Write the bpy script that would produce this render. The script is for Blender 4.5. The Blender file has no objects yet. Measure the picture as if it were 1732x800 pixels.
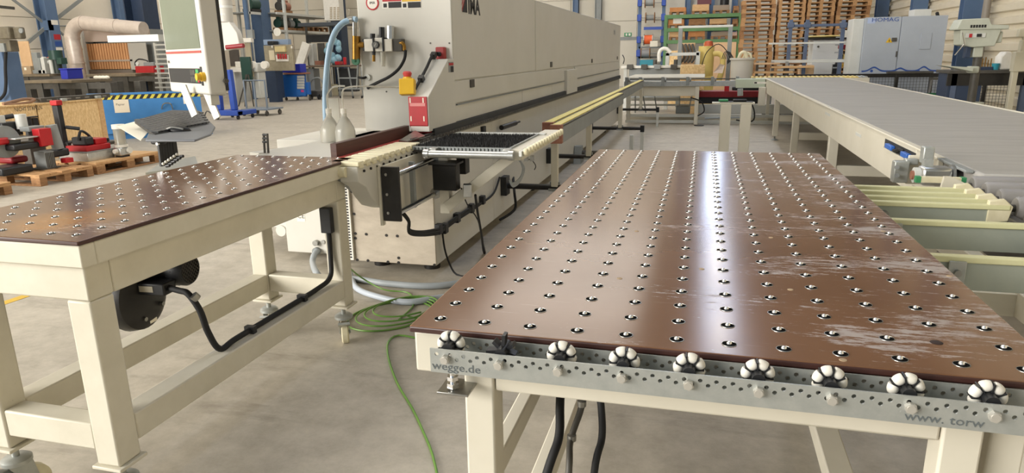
import bpy, bmesh, math, random
from mathutils import Vector, Matrix
random.seed(7)
sc = bpy.context.scene
C = sc.collection

# ------------------------------------------------------------------ camera
F_PX, CX, CY, EYE = 1165.0, 866.0, 400.0, 1.5
_vy = (327.0, -314.0); _vx = 75.0
_vz = (F_PX * F_PX + _vy[0] * _vx) / (-_vy[1])
AY = Vector((_vy[0], _vy[1], F_PX)).normalized()
AZ = -Vector((_vx, _vz, F_PX)).normalized()
AX = AY.cross(AZ)
def ray(u, v):
    d = Vector(((u - CX) / F_PX, (v - CY) / F_PX, 1.0))
    return Vector((AX.dot(d), AY.dot(d), AZ.dot(d)))
def P(u, v, x=None, y=None, z=None):
    """surveyed world point seen at photo position (u, v) on a known plane of the place"""
    d = ray(u, v)
    t = (z - EYE) / d.z if z is not None else (y / d.y if y is not None else x / d.x)
    return Vector((0, 0, EYE)) + d * t
cam_d = bpy.data.cameras.new('camera'); cam = bpy.data.objects.new('camera', cam_d); C.objects.link(cam)
cam_d.sensor_width = 36.0; cam_d.lens = F_PX / 1732.0 * 36.0; cam_d.clip_start = 0.05; cam_d.clip_end = 200
Mx = Matrix(((AX[0], -AX[1], -AX[2], 0), (AY[0], -AY[1], -AY[2], 0), (AZ[0], -AZ[1], -AZ[2], EYE), (0, 0, 0, 1)))
cam.matrix_world = Mx
sc.camera = cam

# ------------------------------------------------------------------ light
W = bpy.data.worlds.new('world'); sc.world = W; W.use_nodes = True
bgn = W.node_tree.nodes['Background']
bgn.inputs[0].default_value = (0.78, 0.90, 1.0, 1); bgn.inputs[1].default_value = 0.45
def area_light(name, loc, rot, sx, sy, power, col):
    l = bpy.data.lights.new(name, 'AREA'); l.shape = 'RECTANGLE'; l.size = sx; l.size_y = sy
    l.energy = power; l.color = col
    o = bpy.data.objects.new(name, l); C.objects.link(o); o.location = loc; o.rotation_euler = rot
    return o
# daylight entering through the open hall gate behind the photographer
area_light('gate_daylight', (-13.0, -6.5, 4.6), (math.radians(76), 0, math.radians(-42)), 12.0, 6.0, 4200, (1.0, 0.96, 0.89))
sc.view_settings.view_transform = 'Standard'
sc.view_settings.look = 'None'
sc.view_settings.gamma = 1.0
sc.view_settings.use_curve_mapping = False
sc.view_settings.exposure = 0.0
SKYLIGHT = 6.0; ROOFLIGHT = 2.4
LAMP = 25.0

# ------------------------------------------------------------------ materials
def lin(h):
    if isinstance(h, str):
        h = h.lstrip('#'); c = [int(h[i:i + 2], 16) / 255 for i in (0, 2, 4)]
    else: c = h
    return tuple((x / 12.92 if x <= 0.04045 else ((x + 0.055) / 1.055) ** 2.4) for x in c) + (1.0,)
MATS = {}
def mat(name, c, c2=None, scale=6.0, rough=0.5, metal=0.0, bump=0.0, bscale=None, stretch=(1, 1, 1), emit=None, es=1.0,
        alpha=1.0, trans=0.0, lo=0.35, hi=0.65, spots=None, spot_scale=30, spot_lo=0.62, spec=None, coat=0.0):
    if name in MATS: return MATS[name]
    m = bpy.data.materials.new(name); m.use_nodes = True; MATS[name] = m
    nt = m.node_tree; n = nt.nodes; L = nt.links; b = n['Principled BSDF']
    b.inputs['Roughness'].default_value = rough; b.inputs['Metallic'].default_value = metal
    if spec is not None: b.inputs['Specular IOR Level'].default_value = spec
    if coat: b.inputs['Coat Weight'].default_value = coat; b.inputs['Coat Roughness'].default_value = 0.15
    if trans: b.inputs['Transmission Weight'].default_value = trans
    if alpha < 1: b.inputs['Alpha'].default_value = alpha
    col = lin(c)
    b.inputs['Base Color'].default_value = col
    m.diffuse_color = col
    if emit is not None:
        b.inputs['Emission Color'].default_value = lin(emit); b.inputs['Emission Strength'].default_value = es
    if c2 is not None or bump:
        tc = n.new('ShaderNodeTexCoord'); mp = n.new('ShaderNodeMapping'); L.new(tc.outputs['Object'], mp.inputs['Vector'])
        mp.inputs['Scale'].default_value = stretch
    if c2 is not None:
        nz = n.new('ShaderNodeTexNoise'); nz.inputs['Scale'].default_value = scale; nz.inputs['Detail'].default_value = 6
        nz.inputs['Roughness'].default_value = 0.65
        L.new(mp.outputs[0], nz.inputs['Vector'])
        r = n.new('ShaderNodeValToRGB'); r.color_ramp.elements[0].position = lo; r.color_ramp.elements[1].position = hi
        r.color_ramp.elements[0].color = col; r.color_ramp.elements[1].color = lin(c2)
        L.new(nz.outputs['Fac'], r.inputs['Fac']); out = r.outputs['Color']
        if spots is not None:
            n2 = n.new('ShaderNodeTexNoise'); n2.inputs['Scale'].default_value = spot_scale; n2.inputs['Detail'].default_value = 8
            n2.inputs['Roughness'].default_value = 0.75
            L.new(mp.outputs[0], n2.inputs['Vector'])
            r2 = n.new('ShaderNodeValToRGB'); r2.color_ramp.elements[0].position = spot_lo; r2.color_ramp.elements[1].position = spot_lo + 0.05
            L.new(n2.outputs['Fac'], r2.inputs['Fac'])
            mx = n.new('ShaderNodeMix'); mx.data_type = 'RGBA'
            L.new(r2.outputs['Color'], mx.inputs['Factor']); L.new(out, mx.inputs['A']); mx.inputs['B'].default_value = lin(spots)
            out = mx.outputs['Result']
        L.new(out, b.inputs['Base Color'])
    if bump:
        nb = n.new('ShaderNodeTexNoise'); nb.inputs['Scale'].default_value = bscale or scale * 4; nb.inputs['Detail'].default_value = 5
        L.new(mp.outputs[0], nb.inputs['Vector'])
        bp = n.new('ShaderNodeBump'); bp.inputs['Strength'].default_value = bump; bp.inputs['Distance'].default_value = 0.01
        L.new(nb.outputs['Fac'], bp.inputs['Height']); L.new(bp.outputs['Normal'], b.inputs['Normal'])
    return m
cream = mat('cream paint', '#d6d0c0', '#cfc9b8', scale=3, rough=0.45, spots='#8f8a78', spot_scale=14, spot_lo=0.74)
creamw = mat('worn cream paint', '#d4cebd', '#c9c3b1', scale=4, rough=0.5, spots='#7d7868', spot_scale=22, spot_lo=0.68)
mcream = mat('machine paint', '#cecbc2', '#c8c5bb', scale=1.5, rough=0.42, spots='#b6b0a0', spot_scale=5, spot_lo=0.72)
greywht = mat('grey white paint', '#cfd0cb', '#c6c7c1', scale=3, rough=0.5)
bluegrey = mat('steel blue paint', '#5b7292', '#526a89', scale=2, rough=0.55)
navy = mat('dark blue paint', '#2c3c56', '#26354c', scale=2, rough=0.5)
blue = mat('bright blue paint', '#2a4fae', '#2448a0', scale=3, rough=0.45)
contblue = mat('container blue paint', '#3c7cb8', '#3572ab', scale=3, rough=0.5, spots='#8b9aa5', spot_scale=9, spot_lo=0.72)
cabblue = mat('tool cabinet blue', '#1f63b5', rough=0.4)
plasticblue = mat('crate blue plastic', '#2734b0', rough=0.4)
red = mat('red paint', '#b8141d', '#aa131b', scale=8, rough=0.4)
darkred = mat('dark red paint', '#8c1c24', '#7d171f', scale=6, rough=0.45)
yellow = mat('yellow paint', '#e3b62a', '#dcae24', scale=8, rough=0.4)
palyel = mat('pale yellow belt', '#e2d37c', '#d8c870', scale=14, rough=0.55)
black = mat('black plastic', '#17181a', '#202124', scale=10, rough=0.45)
blackm = mat('black metal', '#22201f', '#2c2a28', scale=10, rough=0.4, metal=0.3)
rubber = mat('black rubber', '#141415', rough=0.7)
dark = mat('dark grey and shade', '#2a2b2c', '#333435', scale=4, rough=0.7)  # dark grey parts, and shade painted into feed slot and frame window
chrome = mat('polished steel', '#e6e6e6', rough=0.12, metal=1.0)
steel = mat('bare steel', '#a9a8a3', '#92918c', scale=20, rough=0.32, metal=0.9)
zinc = mat('galvanised steel', '#b3b5b0', '#a6a9a5', scale=30, rough=0.42, metal=0.5, spots='#c2c4c0', spot_scale=60, spot_lo=0.64)
alu = mat('aluminium', '#c9cac8', '#bbbcba', scale=20, rough=0.3, metal=0.9)
white = mat('white plastic', '#e8e4da', '#dedacf', scale=12, rough=0.5)
offwhite = mat('ivory plastic', '#e3dbbd', '#d8cfae', scale=20, rough=0.5)
brass = mat('brass', '#9a7433', '#846129', scale=20, rough=0.35, metal=0.9)
brownwood = mat('dark brown board', '#55382f', '#462d26', scale=20, rough=0.5, stretch=(1, 0.2, 4))
copperwood = mat('reddish laminate', '#a5705a', '#8f5e4b', scale=25, rough=0.6)
wood = mat('pallet wood', '#c59b6b', '#a87d52', scale=7, rough=0.75, bump=0.25, bscale=40, stretch=(1, 3, 6))
wooddk = mat('weathered pallet wood', '#a77c53', '#86603e', scale=7, rough=0.8, bump=0.25, bscale=40, stretch=(1, 3, 6))
woodlt = mat('light timber', '#d8b384', '#c89f6e', scale=7, rough=0.75, stretch=(1, 3, 6))
osb = mat('chip board', '#efd09c', '#d9b47e', scale=22, rough=0.75, bump=0.3, bscale=40, stretch=(1, 2.0, 0.8), lo=0.4, hi=0.6)
slatwood = mat('orange slat wood', '#cf9c6d', '#c28b5b', scale=10, rough=0.7, stretch=(1, 8, 0.5))
green = mat('shelf green paint', '#5f8a55', '#567e4d', scale=4, rough=0.5)
dkgreen = mat('dark green paint', '#20443c', rough=0.45)
paper = mat('paper', '#efe9d8', rough=0.8)
wallpan = mat('cream wall panel', '#ece3d2', '#e6dcc9', scale=0.6, rough=0.6)
wallgrey = mat('off white wall panel', '#d6d0c2', '#cfc9ba', scale=0.5, rough=0.6)
corrug = mat('cream corrugated steel', '#ded4bd', '#d6cbb2', scale=1.2, rough=0.5)
ceilm = mat('roof deck', '#8a8c8a', '#828482', scale=0.5, rough=0.7)
steelgrey = mat('grey painted steel', '#8d9190', '#838786', scale=4, rough=0.5)
dkgrey = mat('dark grey steel', '#54514b', '#47443f', scale=6, rough=0.55, metal=0.2)
taupe = mat('khaki machine paint', '#726a58', '#5f5848', scale=10, rough=0.6)
clear = mat('clear plastic', '#e9e6da', rough=0.25, trans=0.55)
ltblue = mat('pale blue hose', '#9fbad0', '#93b0c8', scale=12, rough=0.35)
greenwire = mat('green wire', '#77a047', '#5d8a3a', scale=4, rough=0.45)
greycable = mat('grey cable', '#9aa0a4', rough=0.5)
orange = mat('orange cable', '#e8642a', rough=0.5)
teal = mat('teal plastic', '#2b8fa3', rough=0.5)
yelplas = mat('yellowish duct', '#d9c375', '#cfb769', scale=4, rough=0.5)
peach = mat('tan board', '#dcb88f', '#d2ad83', scale=3, rough=0.7)
cardb = mat('grey cardboard', '#a58f72', rough=0.8)
ink = mat('black ink', '#1c1c1e', rough=0.6)
redink = mat('red print', '#b3262c', rough=0.6)
greenlit = mat('green button', '#3f9d55', rough=0.4)
homblue = mat('blue print', '#2c4f96', rough=0.5)
screen = mat('dark display glass', '#6f7868', '#646d5e', scale=1.5, rough=0.3)
lightm = mat('skylight glazing', '#ffffff', emit='#cfe0ff', es=SKYLIGHT)
roofm = mat('milky roof and fill light', '#ffffff', emit='#fff8ee', es=ROOFLIGHT)
lampm = mat('fluorescent lamp', '#ffffff', emit='#fff3df', es=LAMP)

# the brown phenolic table board: streaks, warm stains and pale rubbed patches of its own shape
def board_mat(name, wear_bias, stain=None):
    m = bpy.data.materials.new(name); m.use_nodes = True; nt = m.node_tree; n = nt.nodes; L = nt.links; b = n['Principled BSDF']
    tc = n.new('ShaderNodeTexCoord')
    def noise(scale, st, detail=6, rough=0.6):
        mp = n.new('ShaderNodeMapping'); mp.inputs['Scale'].default_value = st; L.new(tc.outputs['Object'], mp.inputs['Vector'])
        z = n.new('ShaderNodeTexNoise'); z.inputs['Scale'].default_value = scale; z.inputs['Detail'].default_value = detail
        z.inputs['Roughness'].default_value = rough; L.new(mp.outputs[0], z.inputs['Vector']); return z.outputs['Fac']
    def ramp(src, p0, p1, c0=(0, 0, 0, 1), c1=(1, 1, 1, 1)):
        r = n.new('ShaderNodeValToRGB'); r.color_ramp.elements[0].position = p0; r.color_ramp.elements[1].position = p1
        r.color_ramp.elements[0].color = c0; r.color_ramp.elements[1].color = c1; L.new(src, r.inputs['Fac']); return r.outputs['Color']
    def mth(op, a, bb):
        q = n.new('ShaderNodeMath'); q.operation = op
        for i, s in enumerate((a, bb)):
            if isinstance(s, (int, float)): q.inputs[i].default_value = s
            else: L.new(s, q.inputs[i])
        return q.outputs[0]
    def mix(f, a, bb):
        q = n.new('ShaderNodeMix'); q.data_type = 'RGBA'
        if isinstance(f, (int, float)): q.inputs['Factor'].default_value = f
        else: L.new(f, q.inputs['Factor'])
        for k, s in (('A', a), ('B', bb)):
            if isinstance(s, tuple): q.inputs[k].default_value = s
            else: L.new(s, q.inputs[k])
        return q.outputs['Result']
    base = ramp(noise(3.0, (1, 1, 1)), 0.3, 0.7, lin('#705039'), lin('#7c5a42'))
    sep = n.new('ShaderNodeSeparateXYZ'); L.new(tc.outputs['Object'], sep.inputs[0])
    if stain:
        sx, sy, sr = stain
        dx = mth('SUBTRACT', sep.outputs['X'], sx); dy = mth('SUBTRACT', sep.outputs['Y'], sy)
        d = mth('SQRT', mth('ADD', mth('MULTIPLY', dx, dx), mth('MULTIPLY', dy, dy)), 0)
        d2 = mth('ADD', d, mth('MULTIPLY', noise(9, (1, 1, 1)), 0.2))
        base = mix(mth('MULTIPLY', ramp(d2, sr * 0.9, sr * 1.5, (1, 1, 1, 1), (0, 0, 0, 1)), 0.8), base, lin('#ad7630'))
    # rubbed pale patches, streaky along X, mostly towards +X
    wx = mth('MULTIPLY_ADD', sep.outputs['X'], 0.22); wx.node.inputs[2].default_value = wear_bias
    fine = noise(52, (0.28, 1.5, 1), 10, 0.82); big = noise(4.2, (0.7, 1.6, 1), 4, 0.55)
    w = mth('ADD', mth('ADD', mth('MULTIPLY', fine, 0.95), mth('MULTIPLY', big, 0.55)), wx)
    wear = ramp(w, 0.83, 0.90)
    col = mix(mth('MULTIPLY', wear, 0.72), base, lin('#b4adaa'))
    def scratch(rot, lo_):
        mp = n.new('ShaderNodeMapping'); mp.inputs['Rotation'].default_value = (0, 0, rot); mp.inputs['Scale'].default_value = (2.2, 95, 1); L.new(tc.outputs['Object'], mp.inputs['Vector'])
        z = n.new('ShaderNodeTexNoise'); z.inputs['Scale'].default_value = 3.0; z.inputs['Detail'].default_value = 1; L.new(mp.outputs[0], z.inputs['Vector'])
        return ramp(z.outputs['Fac'], lo_, lo_ + 0.02)
    s2 = mth('MULTIPLY', mth('MAXIMUM', scratch(0.6, 0.735), scratch(-0.9, 0.745)), ramp(noise(5, (1, 1, 1)), 0.45, 0.55))
    col = mix(mth('MULTIPLY', s2, 0.35), col, lin('#c9b7a6'))
    L.new(col, b.inputs['Base Color'])
    rg = mth('MULTIPLY_ADD', wear, 0.28); rg.node.inputs[2].default_value = 0.16
    L.new(rg, b.inputs['Roughness'])
    b.inputs['Specular IOR Level'].default_value = 0.6
    return m
board_r = board_mat('brown phenolic board', -0.03)
board_l = board_mat('brown stained phenolic board', -0.05, stain=(0.05, -0.64, 0.20))
boardedge = mat('board edge', '#4a2c26', '#3c231f', scale=10, rough=0.45)

# ------------------------------------------------------------------ mesh helpers
class MB:
    def __init__(s): s.v = []; s.f = []; s.m = []
    def add(s, vs, fs, mi=0):
        o = len(s.v); s.v += [Vector(p) for p in vs]; s.f += [tuple(i + o for i in f) for f in fs]; s.m += [mi] * len(fs); return s
    def box(s, x0, x1, y0, y1, z0, z1, mi=0):
        x0, x1 = min(x0, x1), max(x0, x1); y0, y1 = min(y0, y1), max(y0, y1); z0, z1 = min(z0, z1), max(z0, z1)
        return s.add([(x0, y0, z0), (x1, y0, z0), (x1, y1, z0), (x0, y1, z0), (x0, y0, z1), (x1, y0, z1), (x1, y1, z1), (x0, y1, z1)],
                     [(0, 3, 2, 1), (4, 5, 6, 7), (0, 1, 5, 4), (1, 2, 6, 5), (2, 3, 7, 6), (3, 0, 4, 7)], mi)
    def obox(s, c, size, R=None, mi=0):
        c = Vector(c); h = [k / 2 for k in size]; R = R or Matrix.Identity(3)
        vs = [c + R @ Vector((sx * h[0], sy * h[1], sz * h[2])) for sz in (-1, 1) for sx, sy in ((-1, -1), (1, -1), (1, 1), (-1, 1))]
        return s.add(vs, [(0, 3, 2, 1), (4, 5, 6, 7), (0, 1, 5, 4), (1, 2, 6, 5), (2, 3, 7, 6), (3, 0, 4, 7)], mi)
    def beam(s, p0, p1, w, h, mi=0, up=(0, 0, 1)):
        p0, p1 = Vector(p0), Vector(p1); d = (p1 - p0); L = d.length; d.normalize(); up = Vector(up)
        if abs(d.dot(up)) > 0.99: up = Vector((0, 1, 0))
        sx = d.cross(up).normalized(); u = sx.cross(d)
        R = Matrix((sx, d, u)).transposed()
        return s.obox((p0 + p1) / 2, (w, L, h), R, mi)
    def cyl(s, p0, p1, r, n=14, r2=None, mi=0, cap=True):
        p0, p1 = Vector(p0), Vector(p1); d = (p1 - p0).normalized(); r2 = r if r2 is None else r2
        a = d.orthogonal().normalized(); b = d.cross(a)
        vs = []
        for p, rr in ((p0, r), (p1, r2)):
            for i in range(n):
                t = 2 * math.pi * i / n; vs.append(p + (a * math.cos(t) + b * math.sin(t)) * rr)
        fs = [(i, (i + 1) % n, n + (i + 1) % n, n + i) for i in range(n)]
        if cap: fs += [tuple(reversed(range(n))), tuple(range(n, 2 * n))]
        return s.add(vs, fs, mi)
    def lathe(s, prof, c, axis=(0, 0, 1), n=16, mi=0, mis=None):
        c = Vector(c); d = Vector(axis).normalized(); a = d.orthogonal().normalized(); b = d.cross(a)
        vs = []
        for r, h in prof:
            for i in range(n):
                t = 2 * math.pi * i / n; vs.append(c + d * h + (a * math.cos(t) + b * math.sin(t)) * max(r, 1e-5))
        o = len(s.v); s.v += vs
        for k in range(len(prof) - 1):
            for i in range(n):
                s.f.append((o + k * n + i, o + k * n + (i + 1) % n, o + (k + 1) * n + (i + 1) % n, o + (k + 1) * n + i))
                s.m.append(mis[k] if mis else mi)
        return s
    def sphere(s, c, r, n=10, m=6, mi=0, sc3=(1, 1, 1)):
        o = len(s.v)
        s.lathe([(r * math.sin(math.pi * k / m), -r * math.cos(math.pi * k / m)) for k in range(m + 1)], (0, 0, 0), (0, 0, 1), n, mi)
        for i in range(o, len(s.v)):
            p = s.v[i]; s.v[i] = Vector((c[0] + p.x * sc3[0], c[1] + p.y * sc3[1], c[2] + p.z * sc3[2]))
        return s
    def tube(s, pts, r, n=8, mi=0, smooth=4, closed=False, cap=True):
        pts = [Vector(p) for p in pts]
        if smooth and len(pts) > 2:
            q = []; N = len(pts); rng = N if closed else N - 1
            for i in range(rng):
                g = (lambda k: pts[k % N]) if closed else (lambda k: pts[max(0, min(N - 1, k))])
                p0, p1, p2, p3 = g(i - 1), g(i), g(i + 1), g(i + 2)
                for j in range(smooth):
                    t = j / smooth
                    q.append(0.5 * ((2 * p1) + (p2 - p0) * t + (2 * p0 - 5 * p1 + 4 * p2 - p3) * t * t + (3 * p1 - p0 - 3 * p2 + p3) * t ** 3))
            if not closed: q.append(pts[-1])
            pts = q
        N = len(pts); vs = []; a = None
        for i in range(N):
            if closed: d = pts[(i + 1) % N] - pts[i - 1]
            else: d = pts[min(i + 1, N - 1)] - pts[max(i - 1, 0)]
            if d.length < 1e-9: d = Vector((0, 0, 1))
            d.normalize()
            a = d.orthogonal() if a is None else a - d * a.dot(d)
            if a.length < 1e-6: a = d.orthogonal()
            a.normalize(); b = d.cross(a)
            for k in range(n):
                t = 2 * math.pi * k / n; vs.append(pts[i] + (a * math.cos(t) + b * math.sin(t)) * r)
        fs = []
        for i in range(N if closed else N - 1):
            j = (i + 1) % N
            fs += [(i * n + k, i * n + (k + 1) % n, j * n + (k + 1) % n, j * n + k) for k in range(n)]
        if cap and not closed: fs += [tuple(reversed(range(n))), tuple(range((N - 1) * n, N * n))]
        return s.add(vs, fs, mi)
    def prism(s, poly, plane, a0, a1, mi=0):
        """polygon in plane 'yz','xz' or 'xy', extruded along the remaining axis from a0 to a1"""
        def pt(p, a):
            return {'yz': (a, p[0], p[1]), 'xz': (p[0], a, p[1]), 'xy': (p[0], p[1], a)}[plane]
        n = len(poly)
        vs = [pt(p, a0) for p in poly] + [pt(p, a1) for p in poly]
        fs = [(i, (i + 1) % n, n + (i + 1) % n, n + i) for i in range(n)] + [tuple(reversed(range(n))), tuple(range(n, 2 * n))]
        return s.add(vs, fs, mi)
    def quad(s, a, b, c, d, mi=0): return s.add([a, b, c, d], [(0, 1, 2, 3)], mi)
    def xf(s, M, start=0):
        for i in range(start, len(s.v)): s.v[i] = M @ s.v[i]
        return s
    def mesh(s, name, mats, off=None, smooth=True):
        me = bpy.data.meshes.new(name)
        off = off or Vector((0, 0, 0))
        me.from_pydata([tuple(p - off) for p in s.v], [], s.f)
        for m in (mats if isinstance(mats, (list, tuple)) else [mats]): me.materials.append(m)
        me.polygons.foreach_set('material_index', s.m)
        bm = bmesh.new(); bm.from_mesh(me); bmesh.ops.recalc_face_normals(bm, faces=bm.faces); bm.to_mesh(me); bm.free()
        if smooth:
            me.polygons.foreach_set('use_smooth', [True] * len(me.polygons))
            me.set_sharp_from_angle(angle=math.radians(38))
        me.update()
        return me
    def build(s, name, mats, parent=None, bevel=0, smooth=True, local=False):
        off = None
        if parent is not None and not local:
            r = parent
            while r.parent: r = r.parent
            off = r.location.copy()
        o = bpy.data.objects.new(name, s.mesh(name, mats, off, smooth)); C.objects.link(o)
        if parent is not None: o.parent = parent
        if bevel:
            b = o.modifiers.new('bevel', 'BEVEL'); b.width = bevel; b.segments = 2; b.limit_method = 'ANGLE'; b.angle_limit = math.radians(50)
        return o
def tag(o, label=None, cat=None, group=None, kind=None):
    if label: o['label'] = label
    if cat: o['category'] = cat
    if group: o['group'] = group
    if kind: o['kind'] = kind
    return o
def thing(name, label, cat, loc=(0, 0, 0), rotz=0, group=None):
    o = bpy.data.objects.new(name, None); C.objects.link(o); o.empty_display_size = 0.1
    o.location = loc; o.rotation_euler = (0, 0, rotz)
    return tag(o, label, cat, group)
def copy_tree(o, parent=None):
    c = o.copy(); C.objects.link(c); c.parent = parent
    for ch in list(o.children): copy_tree(ch, c)
    return c
def one(name, mb, mats, label, cat, group=None, bevel=0, origin=None, rotz=0):
    """a thing that is one mesh, its origin at its base centre"""
    xs = [p.x for p in mb.v]; ys = [p.y for p in mb.v]; zs = [p.z for p in mb.v]
    off = Vector(origin) if origin else Vector(((min(xs) + max(xs)) / 2, (min(ys) + max(ys)) / 2, min(zs)))
    o = bpy.data.objects.new(name, mb.mesh(name, mats, off)); C.objects.link(o); o.location = off; o.rotation_euler = (0, 0, rotz)
    if bevel:
        b = o.modifiers.new('bevel', 'BEVEL'); b.width = bevel; b.segments = 2; b.limit_method = 'ANGLE'; b.angle_limit = math.radians(50)
    return tag(o, label, cat, group)
def struct(name, mb, mats, parent=None, bevel=0):
    o = mb.build(name, mats, parent, bevel)
    if parent is None: o['kind'] = 'structure'
    return o
def text(name, s, size, origin, right, up, m, parent, local=False, wide=1.0, ext=0.0004, align='LEFT', bold=0.0):
    """flat lettering standing slightly proud of a surface"""
    cu = bpy.data.curves.new(name, 'FONT'); cu.body = s; cu.size = size; cu.extrude = ext; cu.align_x = align; cu.resolution_u = 2; cu.offset = bold * size
    t = bpy.data.objects.new(name, cu); me0 = t.to_mesh()
    right = Vector(right).normalized(); up = Vector(up).normalized(); nrm = right.cross(up)
    off = Vector((0, 0, 0))
    if parent is not None and not local:
        r = parent
        while r.parent: r = r.parent
        off = r.location.copy()
    o0 = Vector(origin) - off
    vs = [tuple(o0 + right * (p.co.x * wide) + up * p.co.y + nrm * p.co.z) for p in me0.vertices]
    fs = [tuple(q.vertices) for q in me0.polygons]
    t.to_mesh_clear(); bpy.data.objects.remove(t); bpy.data.curves.remove(cu)
    me = bpy.data.meshes.new(name); me.from_pydata(vs, [], fs); me.materials.append(m); me.update()
    o = bpy.data.objects.new(name, me); C.objects.link(o)
    if parent is not None: o.parent = parent
    return o
def part(name, mats, parent, *boxes, bevel=0):
    mb = MB()
    for b in boxes: mb.box(*b)
    return mb.build(name, mats, parent, bevel)
# ================================================================== the hall
def floor_mat():
    m = bpy.data.materials.new('concrete floor'); m.use_nodes = True; nt = m.node_tree; n = nt.nodes; L = nt.links; b = n['Principled BSDF']
    tc = n.new('ShaderNodeTexCoord')
    def nz(scale, st=(1, 1, 1), d=8, r=0.6):
        mp = n.new('ShaderNodeMapping'); mp.inputs['Scale'].default_value = st; L.new(tc.outputs['Object'], mp.inputs['Vector'])
        z = n.new('ShaderNodeTexNoise'); z.inputs['Scale'].default_value = scale; z.inputs['Detail'].default_value = d; z.inputs['Roughness'].default_value = r
        L.new(mp.outputs[0], z.inputs['Vector']); return z.outputs['Fac']
    def rp(src, p0, p1, c0, c1):
        r = n.new('ShaderNodeValToRGB'); r.color_ramp.elements[0].position = p0; r.color_ramp.elements[1].position = p1
        r.color_ramp.elements[0].color = c0; r.color_ramp.elements[1].color = c1; L.new(src, r.inputs['Fac']); return r.outputs['Color']
    def mix(f, a, bb, t='MIX'):
        q = n.new('ShaderNodeMix'); q.data_type = 'RGBA'; q.blend_type = t
        if isinstance(f, float): q.inputs['Factor'].default_value = f
        else: L.new(f, q.inputs['Factor'])
        for k, s in (('A', a), ('B', bb)):
            if isinstance(s, tuple): q.inputs[k].default_value = s
            else: L.new(s, q.inputs[k])
        return q.outputs['Result']
    c = rp(nz(1.1), 0.3, 0.7, lin('#a29a8c'), lin('#bbb3a4'))
    c = mix(0.5, c, rp(nz(7, (1, 1, 1), 10, 0.75), 0.35, 0.65, lin('#928a7c'), lin('#c4bcae')))
    c = mix(rp(nz(2.2, (0.35, 1.6, 1), 8, 0.7), 0.56, 0.70, (0, 0, 0, 1), (0.7, 0.7, 0.7, 1)), c, lin('#7d7568'))
    c = mix(rp(nz(26, (1, 1, 1), 10, 0.8), 0.66, 0.72, (0, 0, 0, 1), (0.6, 0.6, 0.6, 1)), c, lin('#7c756a'))
    L.new(c, b.inputs['Base Color']); b.inputs['Roughness'].default_value = 0.55
    bp = n.new('ShaderNodeBump'); bp.inputs['Strength'].default_value = 0.25; bp.inputs['Distance'].default_value = 0.004
    L.new(nz(18, (1, 1, 1), 10, 0.7), bp.inputs['Height']); L.new(bp.outputs['Normal'], b.inputs['Normal'])
    return m
XL, XR, YB, YF, ZC = -20.4, 6.3, 32.5, -9.0, 8.6
floor = struct('floor', MB().box(XL - 0.2, XR + 0.2, YF, YB + 0.2, -0.2, 0.0), floor_mat())
mk = MB()
a, b_ = P(0, 515, z=0), P(75, 490, z=0); d = (b_ - a).normalized()
mk.beam(a - d * 3.0 + Vector((0, 0, 0.001)), b_ + d * 0.06 + Vector((0, 0, 0.001)), 0.07, 0.002)
mk.build('floor_marking', mat('yellow floor paint', '#d8b13c', '#c9a43a', scale=12, rough=0.6), floor)

# roof deck with long glazed skylight strips and lamp rows
SKY_X = [(-18.6, -13.6), (-6.8, -1.7), (0.35, 1.35)]  # leftmost strip is added, widened to brighten the left wall
ceil = MB(); xs = [XL - 0.2] + [q for s in SKY_X for q in s] + [XR + 0.2]
for i in range(0, len(xs), 2): ceil.box(xs[i], xs[i + 1], YF, YB + 0.2, ZC, ZC + 0.15)
for x0, x1 in SKY_X: ceil.box(x0, x1, YF, 3.0, ZC, ZC + 0.15)
ceiling = struct('ceiling', ceil, ceilm)
n_sky = 0
for x0, x1 in SKY_X:
    y = 3.0
    while y < YB:
        MB().box(x0 + 0.02, x1 - 0.02, y + 0.03, min(y + 2.9, YB) - 0.03, ZC + 0.06, ZC + 0.10).build('skylight_and_fill_pane', lightm if x0 > 0 else roofm, ceiling); y += 2.95
for y0, y1 in ((13.0, 15.5), (18.0, 20.5), (24.0, 26.5), (27.0, 29.5)):
    lf = MB().box(0.70, 0.95, y0, y1, ZC - 0.30, ZC - 0.22).box(0.80, 0.83, y0 + 0.3, y0 + 0.33, ZC - 0.22, ZC).box(0.80, 0.83, y1 - 0.33, y1 - 0.3, ZC - 0.22, ZC).build('lamp_housing', greywht, None)
    lt_ = MB().cyl((0.78, y0 + 0.05, ZC - 0.325), (0.78, y1 - 0.05, ZC - 0.325), 0.022, 10).cyl((0.87, y0 + 0.05, ZC - 0.325), (0.87, y1 - 0.05, ZC - 0.325), 0.022, 10).build('lamp_tube', lampm, None)
    rt_ = thing('ceiling_lamp', '%s of the fluorescent batten lamps hanging below the narrow skylight' % {13.0: 'nearest', 18.0: 'second nearest', 24.0: 'third nearest', 27.0: 'farthest'}[y0], 'lamp', (0.825, (y0 + y1) / 2, ZC - 0.35), group='batten lamps under the roof')
    for o in (lf, lt_): o.parent = rt_; o.location = -rt_.location
for y in range(-6, 33, 6): MB().box(XL, XR, y - 0.12, y + 0.12, ZC - 0.45, ZC).build('roof_beam', steelgrey, ceiling)

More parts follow.
